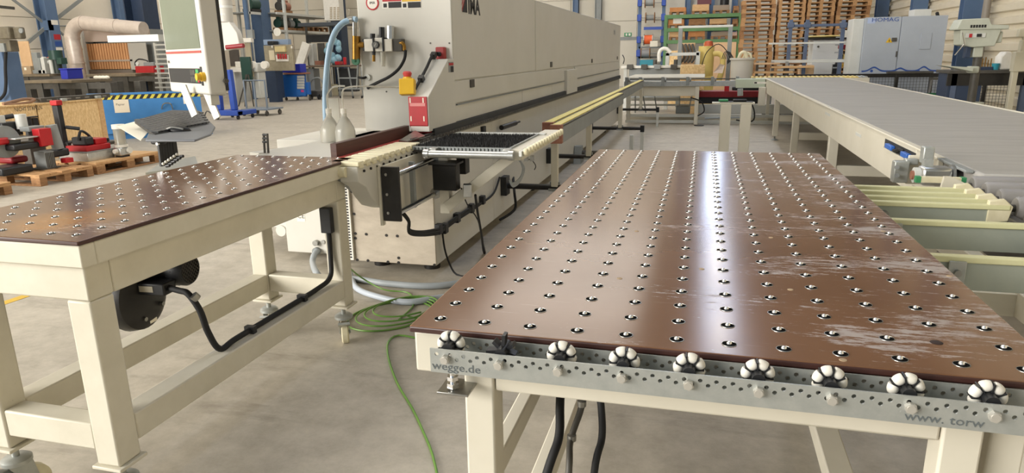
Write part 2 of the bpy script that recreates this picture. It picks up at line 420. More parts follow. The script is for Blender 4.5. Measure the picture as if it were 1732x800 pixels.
# left wall: horizontal sandwich panels
wl = struct('wall_left', MB().box(XL - 0.2, XL - 0.06, YF, YB + 0.2, 0, ZC), wallgrey)
ys = [YF, 3.0, 9.2, 15.4, 21.6, 27.8, YB]
for k in range(9):
    for i in range(len(ys) - 1):
        MB().box(XL - 0.06, XL, ys[i] + 0.008, ys[i + 1] - 0.008, k * 0.95 + 0.012, min((k + 1) * 0.95, ZC) - 0.006).build('wall_panel', wallpan, wl, bevel=0.008)
wb = struct('wall_back', MB().box(XL - 0.2, XR + 0.2, YB + 0.06, YB + 0.2, 0, ZC), wallgrey)
bx_ = [XL, -12.0, -6.0, -3.0, 0.0, 3.0, XR]
for k in range(9):
    for i in range(len(bx_) - 1):
        MB().box(bx_[i] + 0.01, bx_[i + 1] - 0.01, YB, YB + 0.06, k * 0.95 + 0.012, min((k + 1) * 0.95, ZC) - 0.006).build('wall_panel', wallgrey, wb, bevel=0.008)
w1 = MB().box(0.30, 1.25, YB - 0.03, YB + 0.0, 5.1, 8.4); w1o = struct('window_1', w1, lightm)
for z in (5.07, 6.2, 7.3, 8.4): MB().box(0.26, 1.29, YB - 0.05, YB, z, z + 0.05).build('window_bar', greywht, w1o)
for x in (0.26, 1.25): MB().box(x, x + 0.04, YB - 0.05, YB, 5.07, 8.45).build('window_bar', greywht, w1o)
# right wall: cream trapezoidal sheet running horizontally
wr = struct('wall_right', MB().box(XR + 0.08, XR + 0.2, YF, YB + 0.2, 0, ZC), wallgrey)
prof = [(XR, 0.0)]; z = 0.0
while z < ZC - 0.3:
    prof += [(XR, z + 0.14), (XR + 0.055, z + 0.17), (XR + 0.055, z + 0.25), (XR, z + 0.28)]; z += 0.28
back = [(XR + 0.075, z), (XR + 0.075, 0.0)]
yr = [YF, 5.0, 10.0, 14.8, 19.4, 24.0, 28.4, YB]
for i in range(len(yr) - 1):
    MB().prism(prof + back, 'xz', yr[i] + 0.006, yr[i + 1] - 0.006).build('corrugated_sheet', corrug, wr, smooth=False)
MB().box(-6.0, -2.55, YB - 0.05, YB, 2.02, 2.16).build('door_lintel', steelgrey, wb)
MB().box(-5.0, -3.0, YB - 0.04, YB, 0, 2.02).build('door_leaf', wallgrey, wb)
# ================================================================== near ball table (right)
rt = thing('ball_transfer_table', 'large cream ball transfer table with brown worn board and white wheels along its near edge', 'table', (0.025, 2.4, 0))
X0, X1, Y0, Y1 = -0.522, 0.573, 1.136, 3.68
def board(name, x0, x1, y0, y1, parent, m):
    mb = MB().box(x0, x1, y0, y1, 0.986, 1.0)
    mb.m = [1, 0, 1, 1, 1, 1]
    return mb.build(name, [m, boardedge], parent, bevel=0.004)
board('tabletop', X0, X1, Y0, Y1, rt, board_r)
caster_mats = [steel, mat('caster dark', '#0e0e0f', rough=0.95, spec=0.05), mat('caster ball', '#f2f2f0', rough=0.28, metal=0.85)]
def caster_mesh(ring=0.0132):
    mb = MB(); k = ring / 0.0132
    mb.lathe([(0.0130 * k, 0), (0.0128 * k, 0.0010), (0.0121 * k, 0.0011), (0.0119 * k, 0.0006)], (0, 0, 0), n=18, mi=0)
    mb.lathe([(0.0120 * k, 0.0006), (0.0, 0.0006)], (0, 0, 0), n=18, mi=1)
    mb.lathe([(0.0046, 0.0004), (0.0050, 0.0014), (0.0044, 0.0034), (0.0028, 0.0050), (0.0, 0.0056)], (0, 0, 0), n=12, mi=2)
    return mb.mesh('ball_caster', caster_mats)
cm = caster_mesh()
def casters(root, spots, most=300):
    spots = sorted(spots, key=lambda p: p[0] ** 2 + p[1] ** 2)
    for p in spots[:most]:
        o = bpy.data.objects.new('ball_caster', cm); C.objects.link(o); o.parent = root
        o.location = Vector((p[0], p[1], 1.0)) - root.location
    if len(spots) > most:
        mb = MB(); vs = [v.co.copy() for v in cm.vertices]; fs = [tuple(q.vertices) for q in cm.polygons]; ms = [q.material_index for q in cm.polygons]
        for p in spots[most:]:
            o = len(mb.v); mb.v += [v + Vector((p[0], p[1], 1.0)) for v in vs]; mb.f += [tuple(i + o for i in f) for f in fs]; mb.m += ms
        mb.build('far_ball_casters', caster_mats, root)['kind'] = 'stuff'
spots = [(-0.4746 + 0.0903 * i, 1.183 + 0.0876 * j) for i in range(12) for j in range(29) if (i, j) != (10, 1)]
casters(rt, spots)
h = (-0.4746 + 0.0903 * 10 - 0.012, 1.183 + 0.0876)
MB().lathe([(0.0105, 0.0003), (0.0098, 0.0008), (0.0, 0.0008)], (h[0], h[1], 1.0), n=16).build('empty_hole_shade', mat('hole shade', '#2a1812', rough=0.8), rt)  # raised disc in a dark colour that paints the shaded hole
for u, v in [(1304, 402), (1337, 490), (1426, 609), (1187, 455), (1048, 471), (1077, 391), (1494, 391), (1606, 467)]:
    p = P(u, v, z=1.0); MB().lathe([(0.0065, 0), (0.006, 0.0008), (0, 0.0009)], p, n=12).build('screw_plug', cardb, rt)
# apron and underframe
for nm, bx in (('apron_beam', (X0 + .004, X1 - .004, 1.15, 1.20, 0.90, 0.985)), ('apron_beam', (X0 + .004, X1 - .004, Y1 - 0.06, Y1 - 0.01, 0.90, 0.985)),
               ('apron_beam', (X0 + .004, X0 + .054, 1.20, Y1 - .06, 0.90, 0.985)), ('apron_beam', (X1 - .054, X1 - .004, 1.20, Y1 - .06, 0.90, 0.985)),
               ('cross_beam', (-0.373, 0.422, 1.205, 1.262, 0.845, 0.90)), ('cross_beam', (-0.373, 0.422, 3.48, 3.54, 0.845, 0.90)),
               ('side_beam', (-0.437, -0.374, 1.27, 3.47, 0.845, 0.90)), ('side_beam', (0.423, 0.486, 1.27, 3.47, 0.845, 0.90)),
               ('side_beam', (-0.437, -0.40, 1.27, 3.47, 0.56, 0.62)),
               ('leg', (-0.437, -0.374, 1.20, 1.265, 0.02, 0.90)), ('leg', (0.423, 0.486, 1.20, 1.265, 0.02, 0.90)),
               ('leg', (-0.437, -0.374, 3.475, 3.54, 0.02, 0.90)), ('leg', (0.423, 0.486, 3.475, 3.54, 0.02, 0.90)),
               ('lower_rail', (-0.435, -0.376, 1.266, 3.474, 0.24, 0.30)), ('lower_rail', (0.41, 0.484, 1.266, 3.474, 0.24, 0.30)),
               ('lower_rail', (-0.373, 0.422, 3.48, 3.535, 0.24, 0.30))):
    part(nm, cream, rt, bx, bevel=0.005)
for x in (-0.4055, 0.4545):
    for y in (1.232, 3.507): part('foot_plate', steel, rt, (x - 0.05, x + 0.05, y - 0.05, y + 0.05, 0.0, 0.02), bevel=0.003)
# angled gusset beside the right-hand leg
part('gusset', cream, rt, (0.51, 0.565, 1.24, 1.30, 0.60, 0.90), bevel=0.004)
# clamp plate with levelling bolt under the near left corner
cp = MB().box(-0.475, -0.41, 1.145, 1.21, 0.857, 0.862); cp.build('clamp_plate', steel, rt, bevel=0.001)
MB().cyl((-0.447, 1.165, 0.863), (-0.447, 1.165, 0.90), 0.007, 12).cyl((-0.447, 1.165, 0.866), (-0.447, 1.165, 0.876), 0.013, 6).cyl((-0.447, 1.165, 0.882), (-0.447, 1.165, 0.890), 0.012, 6).build('levelling_bolt', chrome, rt)
# perforated galvanised rail
def perf_band(mb, x0, n, w, zc, hgt, r, ya, yb, seg=12):
    for k in range(n):
        xc = x0 + w * (k + 0.5)
        sq = []; ci = []
        for i in range(seg):
            t = 2 * math.pi * (i + 0.5) / seg; c_, s_ = math.cos(t), math.sin(t)
            ci.append((xc + r * c_, zc + r * s_))
            q = min(w / 2 / max(abs(c_), 1e-6), hgt / 2 / max(abs(s_), 1e-6)); sq.append((xc + q * c_, zc + q * s_))
        # snap the nearest ray ends to the cell corners
        for cx_, cz_ in ((1, 1), (-1, 1), (-1, -1), (1, -1)):
            p = (xc + cx_ * w / 2, zc + cz_ * hgt / 2); i = min(range(seg), key=lambda i: (sq[i][0] - p[0]) ** 2 + (sq[i][1] - p[1]) ** 2); sq[i] = p
        vs = [(a, ya, b) for a, b in sq] + [(a, ya, b) for a, b in ci] + [(a, yb, b) for a, b in sq] + [(a, yb, b) for a, b in ci]
        fs = []
        for i in range(seg):
            j = (i + 1) % seg
            fs += [(i, j, seg + j, seg + i), (2 * seg + i, 3 * seg + i, 3 * seg + j, 2 * seg + j), (seg + i, seg + j, 3 * seg + j, 3 * seg + i)]
        mb.add(vs, fs)
rail = MB(); RX0, RX1 = -0.452, 0.512; w = 0.0255; n = int((RX1 - RX0 - 0.006) / w)
for ya, yb in ((1.068, 1.071), (1.127, 1.130)):
    perf_band(rail, RX0, n, w, 0.9800, 0.0078, 0.0037, ya, yb)
    perf_band(rail, RX0 + w / 2, n - 1, w, 0.9722, 0.0078, 0.0037, ya, yb)
    rail.box(RX0, RX1, ya, yb, 0.9839, 0.990); rail.box(RX0, RX1, ya, yb, 0.944, 0.9683)
    rail.box(RX0 + n * w, RX1, ya, yb, 0.9761, 0.9839); rail.box(RX0, RX0 + w / 2, ya, yb, 0.9683, 0.9761); rail.box(RX0 + w / 2 + (n - 1) * w, RX1, ya, yb, 0.9683, 0.9761)
rail.box(RX0, RX1, 1.071, 1.149, 0.944, 0.947)
rail_o = rail.build('perforated_rail', zinc, rt)
rail_o['label'] = 'galvanised perforated rail'
text('stamped_lettering', 'wegge.de', 0.0215, (-0.449, 1.0676, 0.9505), (1, 0, 0), (0, 0, 1), mat('stamp ink', '#5c6263', rough=0.6), rail_o, wide=1.15)
text('stamped_lettering', 'www. torw', 0.0200, (0.322, 1.0676, 0.9505), (1, 0, 0), (0, 0, 1), MATS['stamp ink'], rail_o, wide=1.15)
# white barrel-roller wheels
WX = [-0.422, -0.322, -0.216, -0.107, 0.0015, 0.110, 0.218, 0.328, 0.439]
WZ, WY = 0.9870, 1.099
NR = 7; Rr = 0.0180
roll = MB(); roll.lathe([(0.0, -0.0079), (0.0070, -0.0078), (0.0080, -0.0065), (0.0088, -0.0030), (0.0090, 0), (0.0088, 0.0030), (0.0080, 0.0065), (0.0070, 0.0078), (0.0, 0.0079)], (0, 0, 0), (1, 0, 0), 14)
rollmesh = roll.mesh('roller', white)
for i, x in enumerate(WX):
    hub = MB(); c = Vector((x, WY, WZ)); t0 = random.random() * 0.9
    hub.cyl((x, 1.076, WZ), (x, 1.122, WZ), 0.0105, 14)
    for k in range(NR):
        t = t0 + 2 * math.pi * (k + 0.5) / NR
        d = Vector((math.cos(t), 0, math.sin(t)))
        L = 0.0242 if i != 1 else (0.031 if k % 2 else 0.024)
        hub.beam(c + d * 0.008, c + d * L, 0.0022 if i != 1 else 0.006, 0.019, up=(0, 1, 0))
    hb = hub.build('omni_wheel', black, rt)
    if i == 1: hb['label'] = 'bare black wheel hub missing its white rollers'
    else:
        for k in range(NR):
            t = t0 + 2 * math.pi * k / NR
            o = bpy.data.objects.new('roller', rollmesh); C.objects.link(o); o.parent = hb
            o.location = Vector((x + Rr * math.cos(t), WY, WZ + Rr * math.sin(t))) - rt.location
            o.rotation_euler = (0, -(t + math.pi / 2), 0)
    MB().cyl((x, 1.0595, WZ - 0.0145), (x, 1.068, WZ - 0.0145), 0.0088, 6).cyl((x, 1.058, WZ - 0.0145), (x, 1.0595, WZ - 0.0145), 0.0065, 12).build('bolt', mat('zinc bolt', '#cfccc4', rough=0.3, metal=0.6), rt)
# hoses hanging under the table
hz = [('corrugated_hose', 'thick black corrugated hose hanging below the ball table', 0.0125, [P(948, 640, y=1.75), P(947, 690, y=1.72), P(945, 740, y=1.66), P(925, 800, y=1.6), (-0.43, 1.52, 0.10), (-0.5, 1.55, 0.0125)]),
      ('cable', 'grey clamped cable hanging between two black hoses below the ball table', 0.009, [P(990, 640, y=1.72), P(983, 690, y=1.7), P(965, 745, y=1.64), P(962, 800, y=1.55), (-0.30, 1.5, 0.12), (-0.34, 1.5, 0.009)]),
      ('rubber_hose', 'smooth black hose hanging nearest the middle of the ball table', 0.010, [P(1012, 640, y=1.72), P(1017, 690, y=1.7), P(1018, 740, y=1.66), P(1005, 800, y=1.6), (-0.24, 1.56, 0.12), (-0.30, 1.6, 0.010)])]
for nm, lb, r, pts in hz:
    pts = [Vector(p) for p in pts]
    t = thing(nm, lb, 'hose' if nm != 'cable' else 'cable', (pts[-1].x, pts[-1].y, 0))
    pts = [Vector((pts[0].x, pts[0].y, 0.92))] + pts
    MB().tube(pts, r, 10, smooth=6).build('hose_body', rubber if nm != 'cable' else dkgrey, t)
    if nm == 'cable':
        for q in (P(984, 682, y=1.7), P(967, 740, y=1.645)): MB().cyl(q + Vector((0, 0, -0.008)), q + Vector((0, 0, 0.008)), 0.0125, 10).build('hose_clamp', steel, t)

# ================================================================== left ball table
lt = thing('ball_transfer_table', 'smaller cream ball transfer table on casters beside the infeed of the edge banding machine', 'table', (-2.05, 2.36, 0))
LX0, LX1, LY0, LY1 = -2.41, -1.71, 1.512, 3.185
board('tabletop', LX0, LX1, LY0, LY1, lt, board_l)
spots = []
for j in range(18):
    for i in range(7):
        spots.append((-1.782 + 0.002 * 0 - 0.0945 * i, 1.575 + 0.0925 * j))
spots = [p for p in spots if p[1] < LY1 - 0.03 and p[0] > LX0 + 0.03]
cm_small = cm
casters(lt, spots)
for bx in ((LX0 + .005, LX1 - .003, 1.517, 1.57, 0.915, 0.986), (LX0 + .005, LX1 - .003, 3.125, 3.18, 0.915, 0.986),
           (LX1 - .056, LX1 - .003, 1.57, 3.125, 0.915, 0.986), (LX0 + .005, LX0 + .058, 1.57, 3.125, 0.915, 0.986)):
    part('apron_beam', creamw, lt, bx, bevel=0.005)
for bx in ((-2.29, -1.745, 1.547, 1.64, 0.80, 0.915), (-1.835, -1.745, 1.641, 3.04, 0.80, 0.915), (-2.29, -2.20, 1.641, 3.04, 0.80, 0.915), (-2.29, -1.745, 3.041, 3.13, 0.80, 0.915)):
    part('frame_beam', creamw, lt, bx, bevel=0.006)
for x in (-1.835, -2.29):
    for y in (1.547, 3.04):
        part('leg', creamw, lt, (x, x + 0.09, y, y + 0.09, 0.235, 0.80), bevel=0.007)
        part('foot_flange', creamw, lt, (x - 0.012, x + 0.102, y - 0.012, y + 0.102, 0.223, 0.235), bevel=0.003)
for bx in ((-1.834, -1.746, 1.638, 3.039, 0.285, 0.38), (-2.289, -2.201, 1.638, 3.039, 0.285, 0.38), (-2.199, -1.836, 1.552, 1.63, 0.283, 0.378), (-2.199, -1.836, 3.045, 3.125, 0.285, 0.38)):
    part('lower_rail', creamw, lt, bx, bevel=0.006)
def castor(x, y, rz, wheel):
    st = MB().cyl((x, y, 0.16), (x, y, 0.224), 0.012, 12).cyl((x, y, 0.205), (x, y, 0.222), 0.022, 6)
    s_o = st.build('caster_stem', zinc, lt)
    if not wheel:
        MB().lathe([(0.0, 0.15), (0.022, 0.15), (0.05, 0.135), (0.05, 0.0), (0.0, 0.0)], (x, y, 0), n=18).build('levelling_foot', steel, lt); return
    R = Matrix.Rotation(rz, 3, 'Z'); o = Vector((x, y, 0)); T = lambda p: o + R @ Vector(p)
    MB().lathe([(0.0, 0.178), (0.035, 0.178), (0.048, 0.168), (0.048, 0.155), (0.0, 0.153)], (x, y, 0), n=20).build('swivel_head', zinc, lt)
    fk = MB()
    for sx in (-1, 1):
        pl = [(-0.038, 0.157), (0.038, 0.157), (0.052, 0.07), (0.028, 0.045), (0.0, 0.085)]
        i0 = len(fk.v); fk.prism(pl, 'yz', sx * 0.024 - 0.0015, sx * 0.024 + 0.0015); fk.xf(Matrix.Translation(o) @ R.to_4x4(), i0)
    fk.cyl(T((-0.03, 0.03, 0.062)), T((0.03, 0.03, 0.062)), 0.009, 8).build('caster_fork', zinc, lt)
    MB().obox(T((0, -0.05, 0.135)), (0.06, 0.06, 0.012), R @ Matrix.Rotation(-0.5, 3, 'X')).build('brake_pedal', zinc, lt)
    MB().lathe([(0.0, -0.018), (0.052, -0.019), (0.062, -0.013), (0.062, 0.013), (0.052, 0.019), (0.0, 0.018)], T((0, 0.03, 0.062)), R @ Vector((1, 0, 0)), 22).build('wheel', offwhite, lt)
castor(-1.79, 3.085, 0.5, True); castor(-2.245, 3.085, 0.3, True); castor(-1.79, 1.592, 0.2, True); castor(-2.245, 1.592, -0.3, True)
# the black blower hanging below the board
bl = thing('side_channel_blower', 'black side channel blower hanging under the smaller ball table', 'blower', (-2.1, 2.2, 0.44))
cb = P(236, 492, x=-2.0)
MB().lathe([(0.0, -0.06), (0.10, -0.06), (0.135, -0.042), (0.145, 0.0), (0.135, 0.042), (0.10, 0.06), (0.0, 0.06)], (-2.17, 2.13, 0.585), (1, 0.08, 0.0), 32).build('impeller_housing', blackm, bl)
for yy, zz in ((2.10, 0.50), (2.20, 0.53)): MB().cyl((-2.115, yy, zz), (-2.10, yy, zz), 0.009, 8).build('bolt', steel, bl)
mc_ = Vector((-2.15, 2.225, 0.675)); md = Vector((1.0, 0.08, 0.0)).normalized()
motor = MB().cyl(mc_, mc_ + md * 0.16, 0.062, 22)
for k in range(14):
    t = 2 * math.pi * k / 14; a_ = md.orthogonal().normalized(); b2 = md.cross(a_); q = (a_ * math.cos(t) + b2 * math.sin(t)) * 0.064
    motor.beam(mc_ + q, mc_ + md * 0.13 + q, 0.004, 0.010, up=q)
mo = motor.build('motor', blackm, bl)
fc = mc_ + md * 0.16
MB().lathe([(0.064, -0.06), (0.068, -0.05), (0.068, 0.0), (0.06, 0.012), (0.055, 0.012)], fc, md, 26).build('fan_cover', black, bl)
g = MB(); a_ = md.orthogonal().normalized(); b2 = md.cross(a_)
for k in range(-4, 5):
    o_ = k * 0.0125; hl = math.sqrt(max(0.055 ** 2 - o_ ** 2, 0))
    for aa, bb in ((a_, b2), (b2, a_)):
        g.beam(fc + md * 0.013 + aa * o_ - bb * hl, fc + md * 0.013 + aa * o_ + bb * hl, 0.002, 0.002, up=md)
g.build('fan_grille', dkgrey, bl)
tb = P(262, 505, x=-1.92)
MB().obox((-2.06, 2.13, 0.63), (0.13, 0.075, 0.05), Matrix.Rotation(0.08, 3, 'Z')).build('terminal_box', black, bl, bevel=0.006)
MB().obox((-2.07, 2.0905, 0.632), (0.06, 0.0015, 0.024), Matrix.Rotation(0.08, 3, 'Z')).build('type_plate', mat('type plate', '#a79f8c', rough=0.5), bl)
MB().obox((-2.115, 2.15, 0.475), (0.0015, 0.04, 0.014), Matrix.Rotation(0.08, 3, 'Z')).build('sticker', paper, bl)
part('mounting_bracket', blackm, bl, (-2.20, -2.02, 2.17, 2.27, 0.735, 0.80))
# blower cable: corrugated conduit then flat cable along the lower rail
cd = thing('conduit', 'black corrugated conduit from the blower down to the lower rail and up the leg', 'cable', (-1.79, 2.3, 0.38))
pts = [Vector((-2.0, 2.13, 0.63)), Vector((-1.93, 2.11, 0.63)), P(318, 497, x=-1.87), P(338, 525, x=-1.82), P(352, 562, x=-1.80), P(372, 590, x=-1.79), Vector((-1.79, 2.22, 0.395)), Vector((-1.79, 2.5, 0.394)), Vector((-1.79, 2.85, 0.394)), Vector((-1.795, 2.99, 0.41)), Vector((-1.80, 3.022, 0.50)), Vector((-1.80, 3.024, 0.70))]
MB().tube(pts, 0.0125, 10, smooth=6).build('hose_body', rubber, cd)
for q in (P(330, 503, x=-1.835),): MB().cyl(q + Vector((-0.004, -0.004, 0.01)), q + Vector((0.004, 0.006, -0.008)), 0.017, 10).build('hose_clamp', steel, cd)
for y in (2.32, 2.72): MB().box(-1.812, -1.768, y - 0.012, y + 0.012, 0.381, 0.412).build('cable_clip', black, cd)
MB().box(-1.83, -1.77, 3.0, 3.035, 0.64, 0.77).build('junction_box', black, cd, bevel=0.004)
# ================================================================== edge banding machine
em = thing('edge_banding_machine', 'long grey-cream edge banding machine with tall hood running down the middle of the hall', 'machine', (-2.0, 9.5, 0))
MX, MY0, MY1 = -1.71, 4.23, 14.9
HY = 4.72; HT = 2.03
part('base_frame', mcream, em, (-2.36, MX - 0.012, MY0 + 0.012, MY1, 0.10, 0.965))
for a, b_ in ((4.245, 5.62), (5.626, 8.3), (8.306, 11.2), (11.206, 14.895)):
    part('side_panel', mcream, em, (MX - 0.012, MX, a, b_, 0.10, 0.955), bevel=0.003)
fp = mat('bare primed front plate', '#bdb2a0', '#aca08f', scale=5, rough=0.55, spots='#8c8070', spot_scale=9, spot_lo=0.66, stretch=(1, 1, 2.5))
fpo = part('front_plate', fp, em, (-2.36, MX, MY0, MY0 + 0.012, 0.10, 0.955), bevel=0.003)
for zx, zy in [(317, 485), (323, 573), (323, 594), (372, 576), (463, 581), (512, 584), (332, 692), (380, 695), (470, 701), (518, 683), (518, 704), (307, 383), (680, 715)]:
    q = P(480 + zx / 2.667, 180 + zy / 2.667, y=MY0)
    MB().cyl(q + Vector((0, -0.004, 0)), q + Vector((0, 0.001, 0)), 0.010, 10).build('bolt', blackm, fpo)
du = MB().box(-2.368, -2.325, MY0 - 0.022, MY0, 0.11, 0.735, 0)
for k in range(30): du.box(-2.356, -2.337, MY0 - 0.024, MY0 - 0.02, 0.125 + k * 0.0203, 0.136 + k * 0.0203, 1)
du.build('slotted_cable_duct', [white, black], em)
for y in (4.5, 7.5, 10.5, 13.5):
    for x in (-2.25, -1.85): MB().cyl((x, y, 0), (x, y, 0.03), 0.06, 14).cyl((x, y, 0.03), (x, y, 0.10), 0.03, 12).build('machine_foot', blackm, em)
# hood
part('hood_body', mcream, em, (-2.42, MX - 0.012, HY + 0.012, MY1, 0.965, HT - 0.004))
part('hood_front', mcream, em, (-2.424, MX, HY, HY + 0.012, 0.965, HT), bevel=0.006)
part('hood_top', mcream, em, (-2.42, MX - 0.002, HY + 0.012, MY1, HT - 0.004, HT), bevel=0.002)
def sp(name, y0, y1, z0, z1, dx=0.0): return part(name, mcream, em, (MX - 0.012, MX + dx, y0, y1, z0, z1), bevel=0.003)
d1 = sp('hood_door', HY + 0.016, 7.235, 1.328, HT - 0.006); d2 = sp('hood_door', 7.262, MY1 - 0.004, 1.328, HT - 0.006)
sp('cover_panel', HY + 0.016, 8.84, 1.166, 1.318); sp('cover_panel', 9.6, MY1 - 0.004, 1.166, 1.318)
for a, b_ in ((HY + 0.016, 6.66), (6.675, 8.08), (8.095, 8.84)): sp('cover_panel', a, b_, 1.035, 1.150)
sp('cover_panel', 9.6, MY1 - 0.004, 1.035, 1.150)
sp('drive_cover', 8.85, 9.59, 0.992, 1.29, 0.035)
part('cover_lip', steelgrey, em, (MX - 0.01, MX + 0.006, HY + 0.05, 8.84, 1.150, 1.158)); part('cover_lip', steelgrey, em, (MX - 0.01, MX + 0.006, 9.6, MY1 - .1, 1.150, 1.158))
for q, d in (((932, 109), d2), ((1001, 103), d2), ((1044, 98), d2), ((798, 141), d1)):
    c = P(q[0], q[1], x=MX); part('latch', dkgrey, d, (MX, MX + 0.008, c.y - 0.05, c.y + 0.05, c.z - 0.03, c.z + 0.03), bevel=0.003)
# feed chain in the slot
part('feed_slot_shade', dark, em, (MX - 0.01, MX + 0.022, 4.26, MY1 - 0.004, 0.985, 1.034))  # solid dark strip, shade of the slot put into its colour
ch = MB(); y = 3.9
while y < MY1 - 0.1: ch.box(MX + 0.005, MX + 0.034, y, y + 0.05, 0.972, 0.992); y += 0.06
ch.build('feed_chain', dkgrey, em)['kind'] = 'stuff'
part('pressure_beam', blackm, em, (MX + 0.0, MX + 0.016, 3.9, 8.8, 0.998, 1.012))
# logos on the hood side
R_, U_ = (0, 1, 0), (0, 0, 1)
text('maker_lettering', 'IMA', 0.165, (MX + 0.001, 5.085, 1.80), R_, U_, ink, em, wide=1.02, bold=0.035)
lx = MX + 0.0015
MB().add([(lx, 4.95, 1.80), (lx, 5.065, 1.80), (lx, 5.065, 1.93), (lx, 5.03, 1.93)], [(0, 1, 2, 3)]).build('logo_block', ink, em)
for k in range(3):
    y0 = 4.95 + k * 0.006; z0 = 1.825 + k * 0.036
    MB().add([(lx + 0.001, 4.945, z0), (lx + 0.001, 4.945, z0 - 0.022), (lx + 0.001, 5.02, z0 + 0.075 - 0.022 + 0.02), (lx + 0.001, 5.02, z0 + 0.085)], [(0, 1, 2, 3)]).build('logo_stripe', redink, em)
text('maker_lettering', 'IMA', 0.13, (MX + 0.001, 13.75, 1.83), R_, U_, steelgrey, em, wide=1.2)
# front of the hood
FR, FU = (1, 0, 0), (0, 0, 1)
def on_front(u, v, dy=0.0): return P(u, v, y=HY) + Vector((0, -dy, 0))
c = on_front(630, 5); bd = MB().lathe([(0.050, 0), (0.050, 0.003), (0.040, 0.004)], c, (0, -1, 0), 28, 0); bd.lathe([(0.040, 0.0035), (0, 0.0035)], c, (0, -1, 0), 28, 1)
bdo = bd.build('round_badge', [redink, white], em)
text('badge_lettering', 'IMA', 0.026, c + Vector((0, -0.0042, -0.008)), FR, FU, ink, bdo, align='CENTER')
def label_box(u0, u1, v0, v1, mats, split):
    a = on_front(u0, v1); b = on_front(u1, v0); mb = MB().box(a.x, b.x, HY - 0.002, HY, a.z, b.z, 0)
    for (fx0, fx1, fz0, fz1, mi) in split:
        mb.box(a.x + (b.x - a.x) * fx0, a.x + (b.x - a.x) * fx1, HY - 0.003, HY - 0.0018, a.z + (b.z - a.z) * fz0, a.z + (b.z - a.z) * fz1, mi)
    return mb.build('warning_label', mats, em)
label_box(647, 679, -4, 15, [white, redink, ink], [(0.02, 0.98, 0.68, 0.98, 1), (0.32, 0.98, 0.06, 0.62, 2), (0.06, 0.24, 0.12, 0.5, 2)])
label_box(680, 712, -4, 15, [white, yellow, ink], [(0.02, 0.98, 0.68, 0.98, 1), (0.32, 0.98, 0.06, 0.62, 2), (0.06, 0.24, 0.12, 0.5, 2)])
for u, v in ((728, 73), (760, 73), (560 + 750 / 8, 60 + 760 / 8)):
    c = on_front(u, v); MB().cyl(c, c + Vector((0, -0.003, 0)), 0.006, 8).build('bolt', dkgrey, em)
c = on_front(748, 90)
sw = MB().box(c.x - 0.033, c.x + 0.033, HY - 0.05, HY, c.z - 0.042, c.z + 0.042).build('red_switch_box', mat('switch red', '#a03636', rough=0.5), em, bevel=0.008)
MB().cyl((c.x - 0.003, HY - 0.062, c.z - 0.006), (c.x - 0.003, HY - 0.05, c.z - 0.006), 0.016, 14).build('switch_knob', black, sw)
# air service unit
def bf(name, m, u0, u1, v0, v1, depth, parent, off=0.0, bevel=0.004):
    a = on_front(u0, v1); b = on_front(u1, v0)
    return MB().box(a.x, b.x, HY - off - depth, HY - off, a.z, b.z).build(name, m, parent, bevel)
su = bf('air_service_unit', white, 624, 640, 66, 87, 0.07, em)
bf('regulator_block', white, 640, 655, 64, 87, 0.07, su); bf('oiler_block', white, 656, 669, 66, 87, 0.07, su)
bf('distributor_block', dkgrey, 669, 685, 66, 87, 0.06, su); bf('side_coupling', black, 619, 624, 66, 86, 0.05, su)
bf('divider_plate', black, 638.5, 640.5, 64, 87, 0.076, su); bf('divider_plate', black, 654.5, 656.5, 64, 87, 0.076, su)
def front_cyl(mb, u, v, off0, off1, r, n=16, mi=0):
    c = on_front(u, v); return mb.cyl(c + Vector((0, -off0, 0)), c + Vector((0, -off1, 0)), r, n, mi=mi)
gq = MB(); front_cyl(gq, 644, 76, 0.07, 0.09, 0.026, 20, 0); front_cyl(gq, 644, 76, 0.09, 0.0905, 0.021, 20, 1)
c = on_front(644, 76); gq.beam(c + Vector((-0.006, -0.0912, -0.010)), c + Vector((0.006, -0.0912, 0.012)), 0.001, 0.003, mi=2)
gq.build('pressure_gauge', [black, steel, white], su)
def vcyl(name, m, u, v0, v1, r, parent, off=0.035, r2=None, n=14):
    a = on_front(u, v0); b = on_front(u, v1); return MB().cyl(a + Vector((0, -off, 0)), b + Vector((0, -off, 0)), r, n, r2=r2).build(name, m, parent)
vcyl('adjusting_knob', black, 649.5, 46, 64, 0.020, su); vcyl('top_fitting', black, 634, 57, 66, 0.018, su); vcyl('pressure_switch', alu, 664, 44, 66, 0.026, su, n=8)
vcyl('filter_bowl', clear, 651.5, 87, 112, 0.020, su, r2=0.016); vcyl('drain_fitting', brass, 636, 92, 104, 0.011, su); vcyl('drain_collar', black, 636, 87, 93, 0.013, su)
vcyl('brass_tee', brass, 607, 61, 100, 0.030, su, off=0.04); vcyl('valve_stem', steel, 604, 33, 62, 0.015, su, off=0.04)
a = on_front(607, 76); b = on_front(621, 76); MB().cyl(a + Vector((0, -0.04, 0)), b + Vector((0, -0.04, 0)), 0.022, 14).build('brass_branch', brass, su)
a = on_front(686, 73); MB().tube([a + Vector((-0.02, -0.05, 0)), a + Vector((0.0, -0.055, 0)), a + Vector((0.012, -0.055, -0.02)), a + Vector((0.012, -0.055, -0.05))], 0.012, 10).build('brass_elbow', brass, su)
MB().tube([P(686, 85, y=HY - 0.055), P(684, 100, y=HY - 0.07), P(674, 117, y=HY - 0.08), P(658, 130, y=HY - 0.07), P(640, 139, y=HY - 0.05), P(624, 147, y=HY - 0.02), P(623, 149, y=HY + 0.004)], 0.011, 10, smooth=6).build('air_line', rubber, su)
bh = MB(); front_cyl(bh, 622, 131, 0.0, 0.012, 0.024, 16); bh.build('cable_bushing', greywht, em)
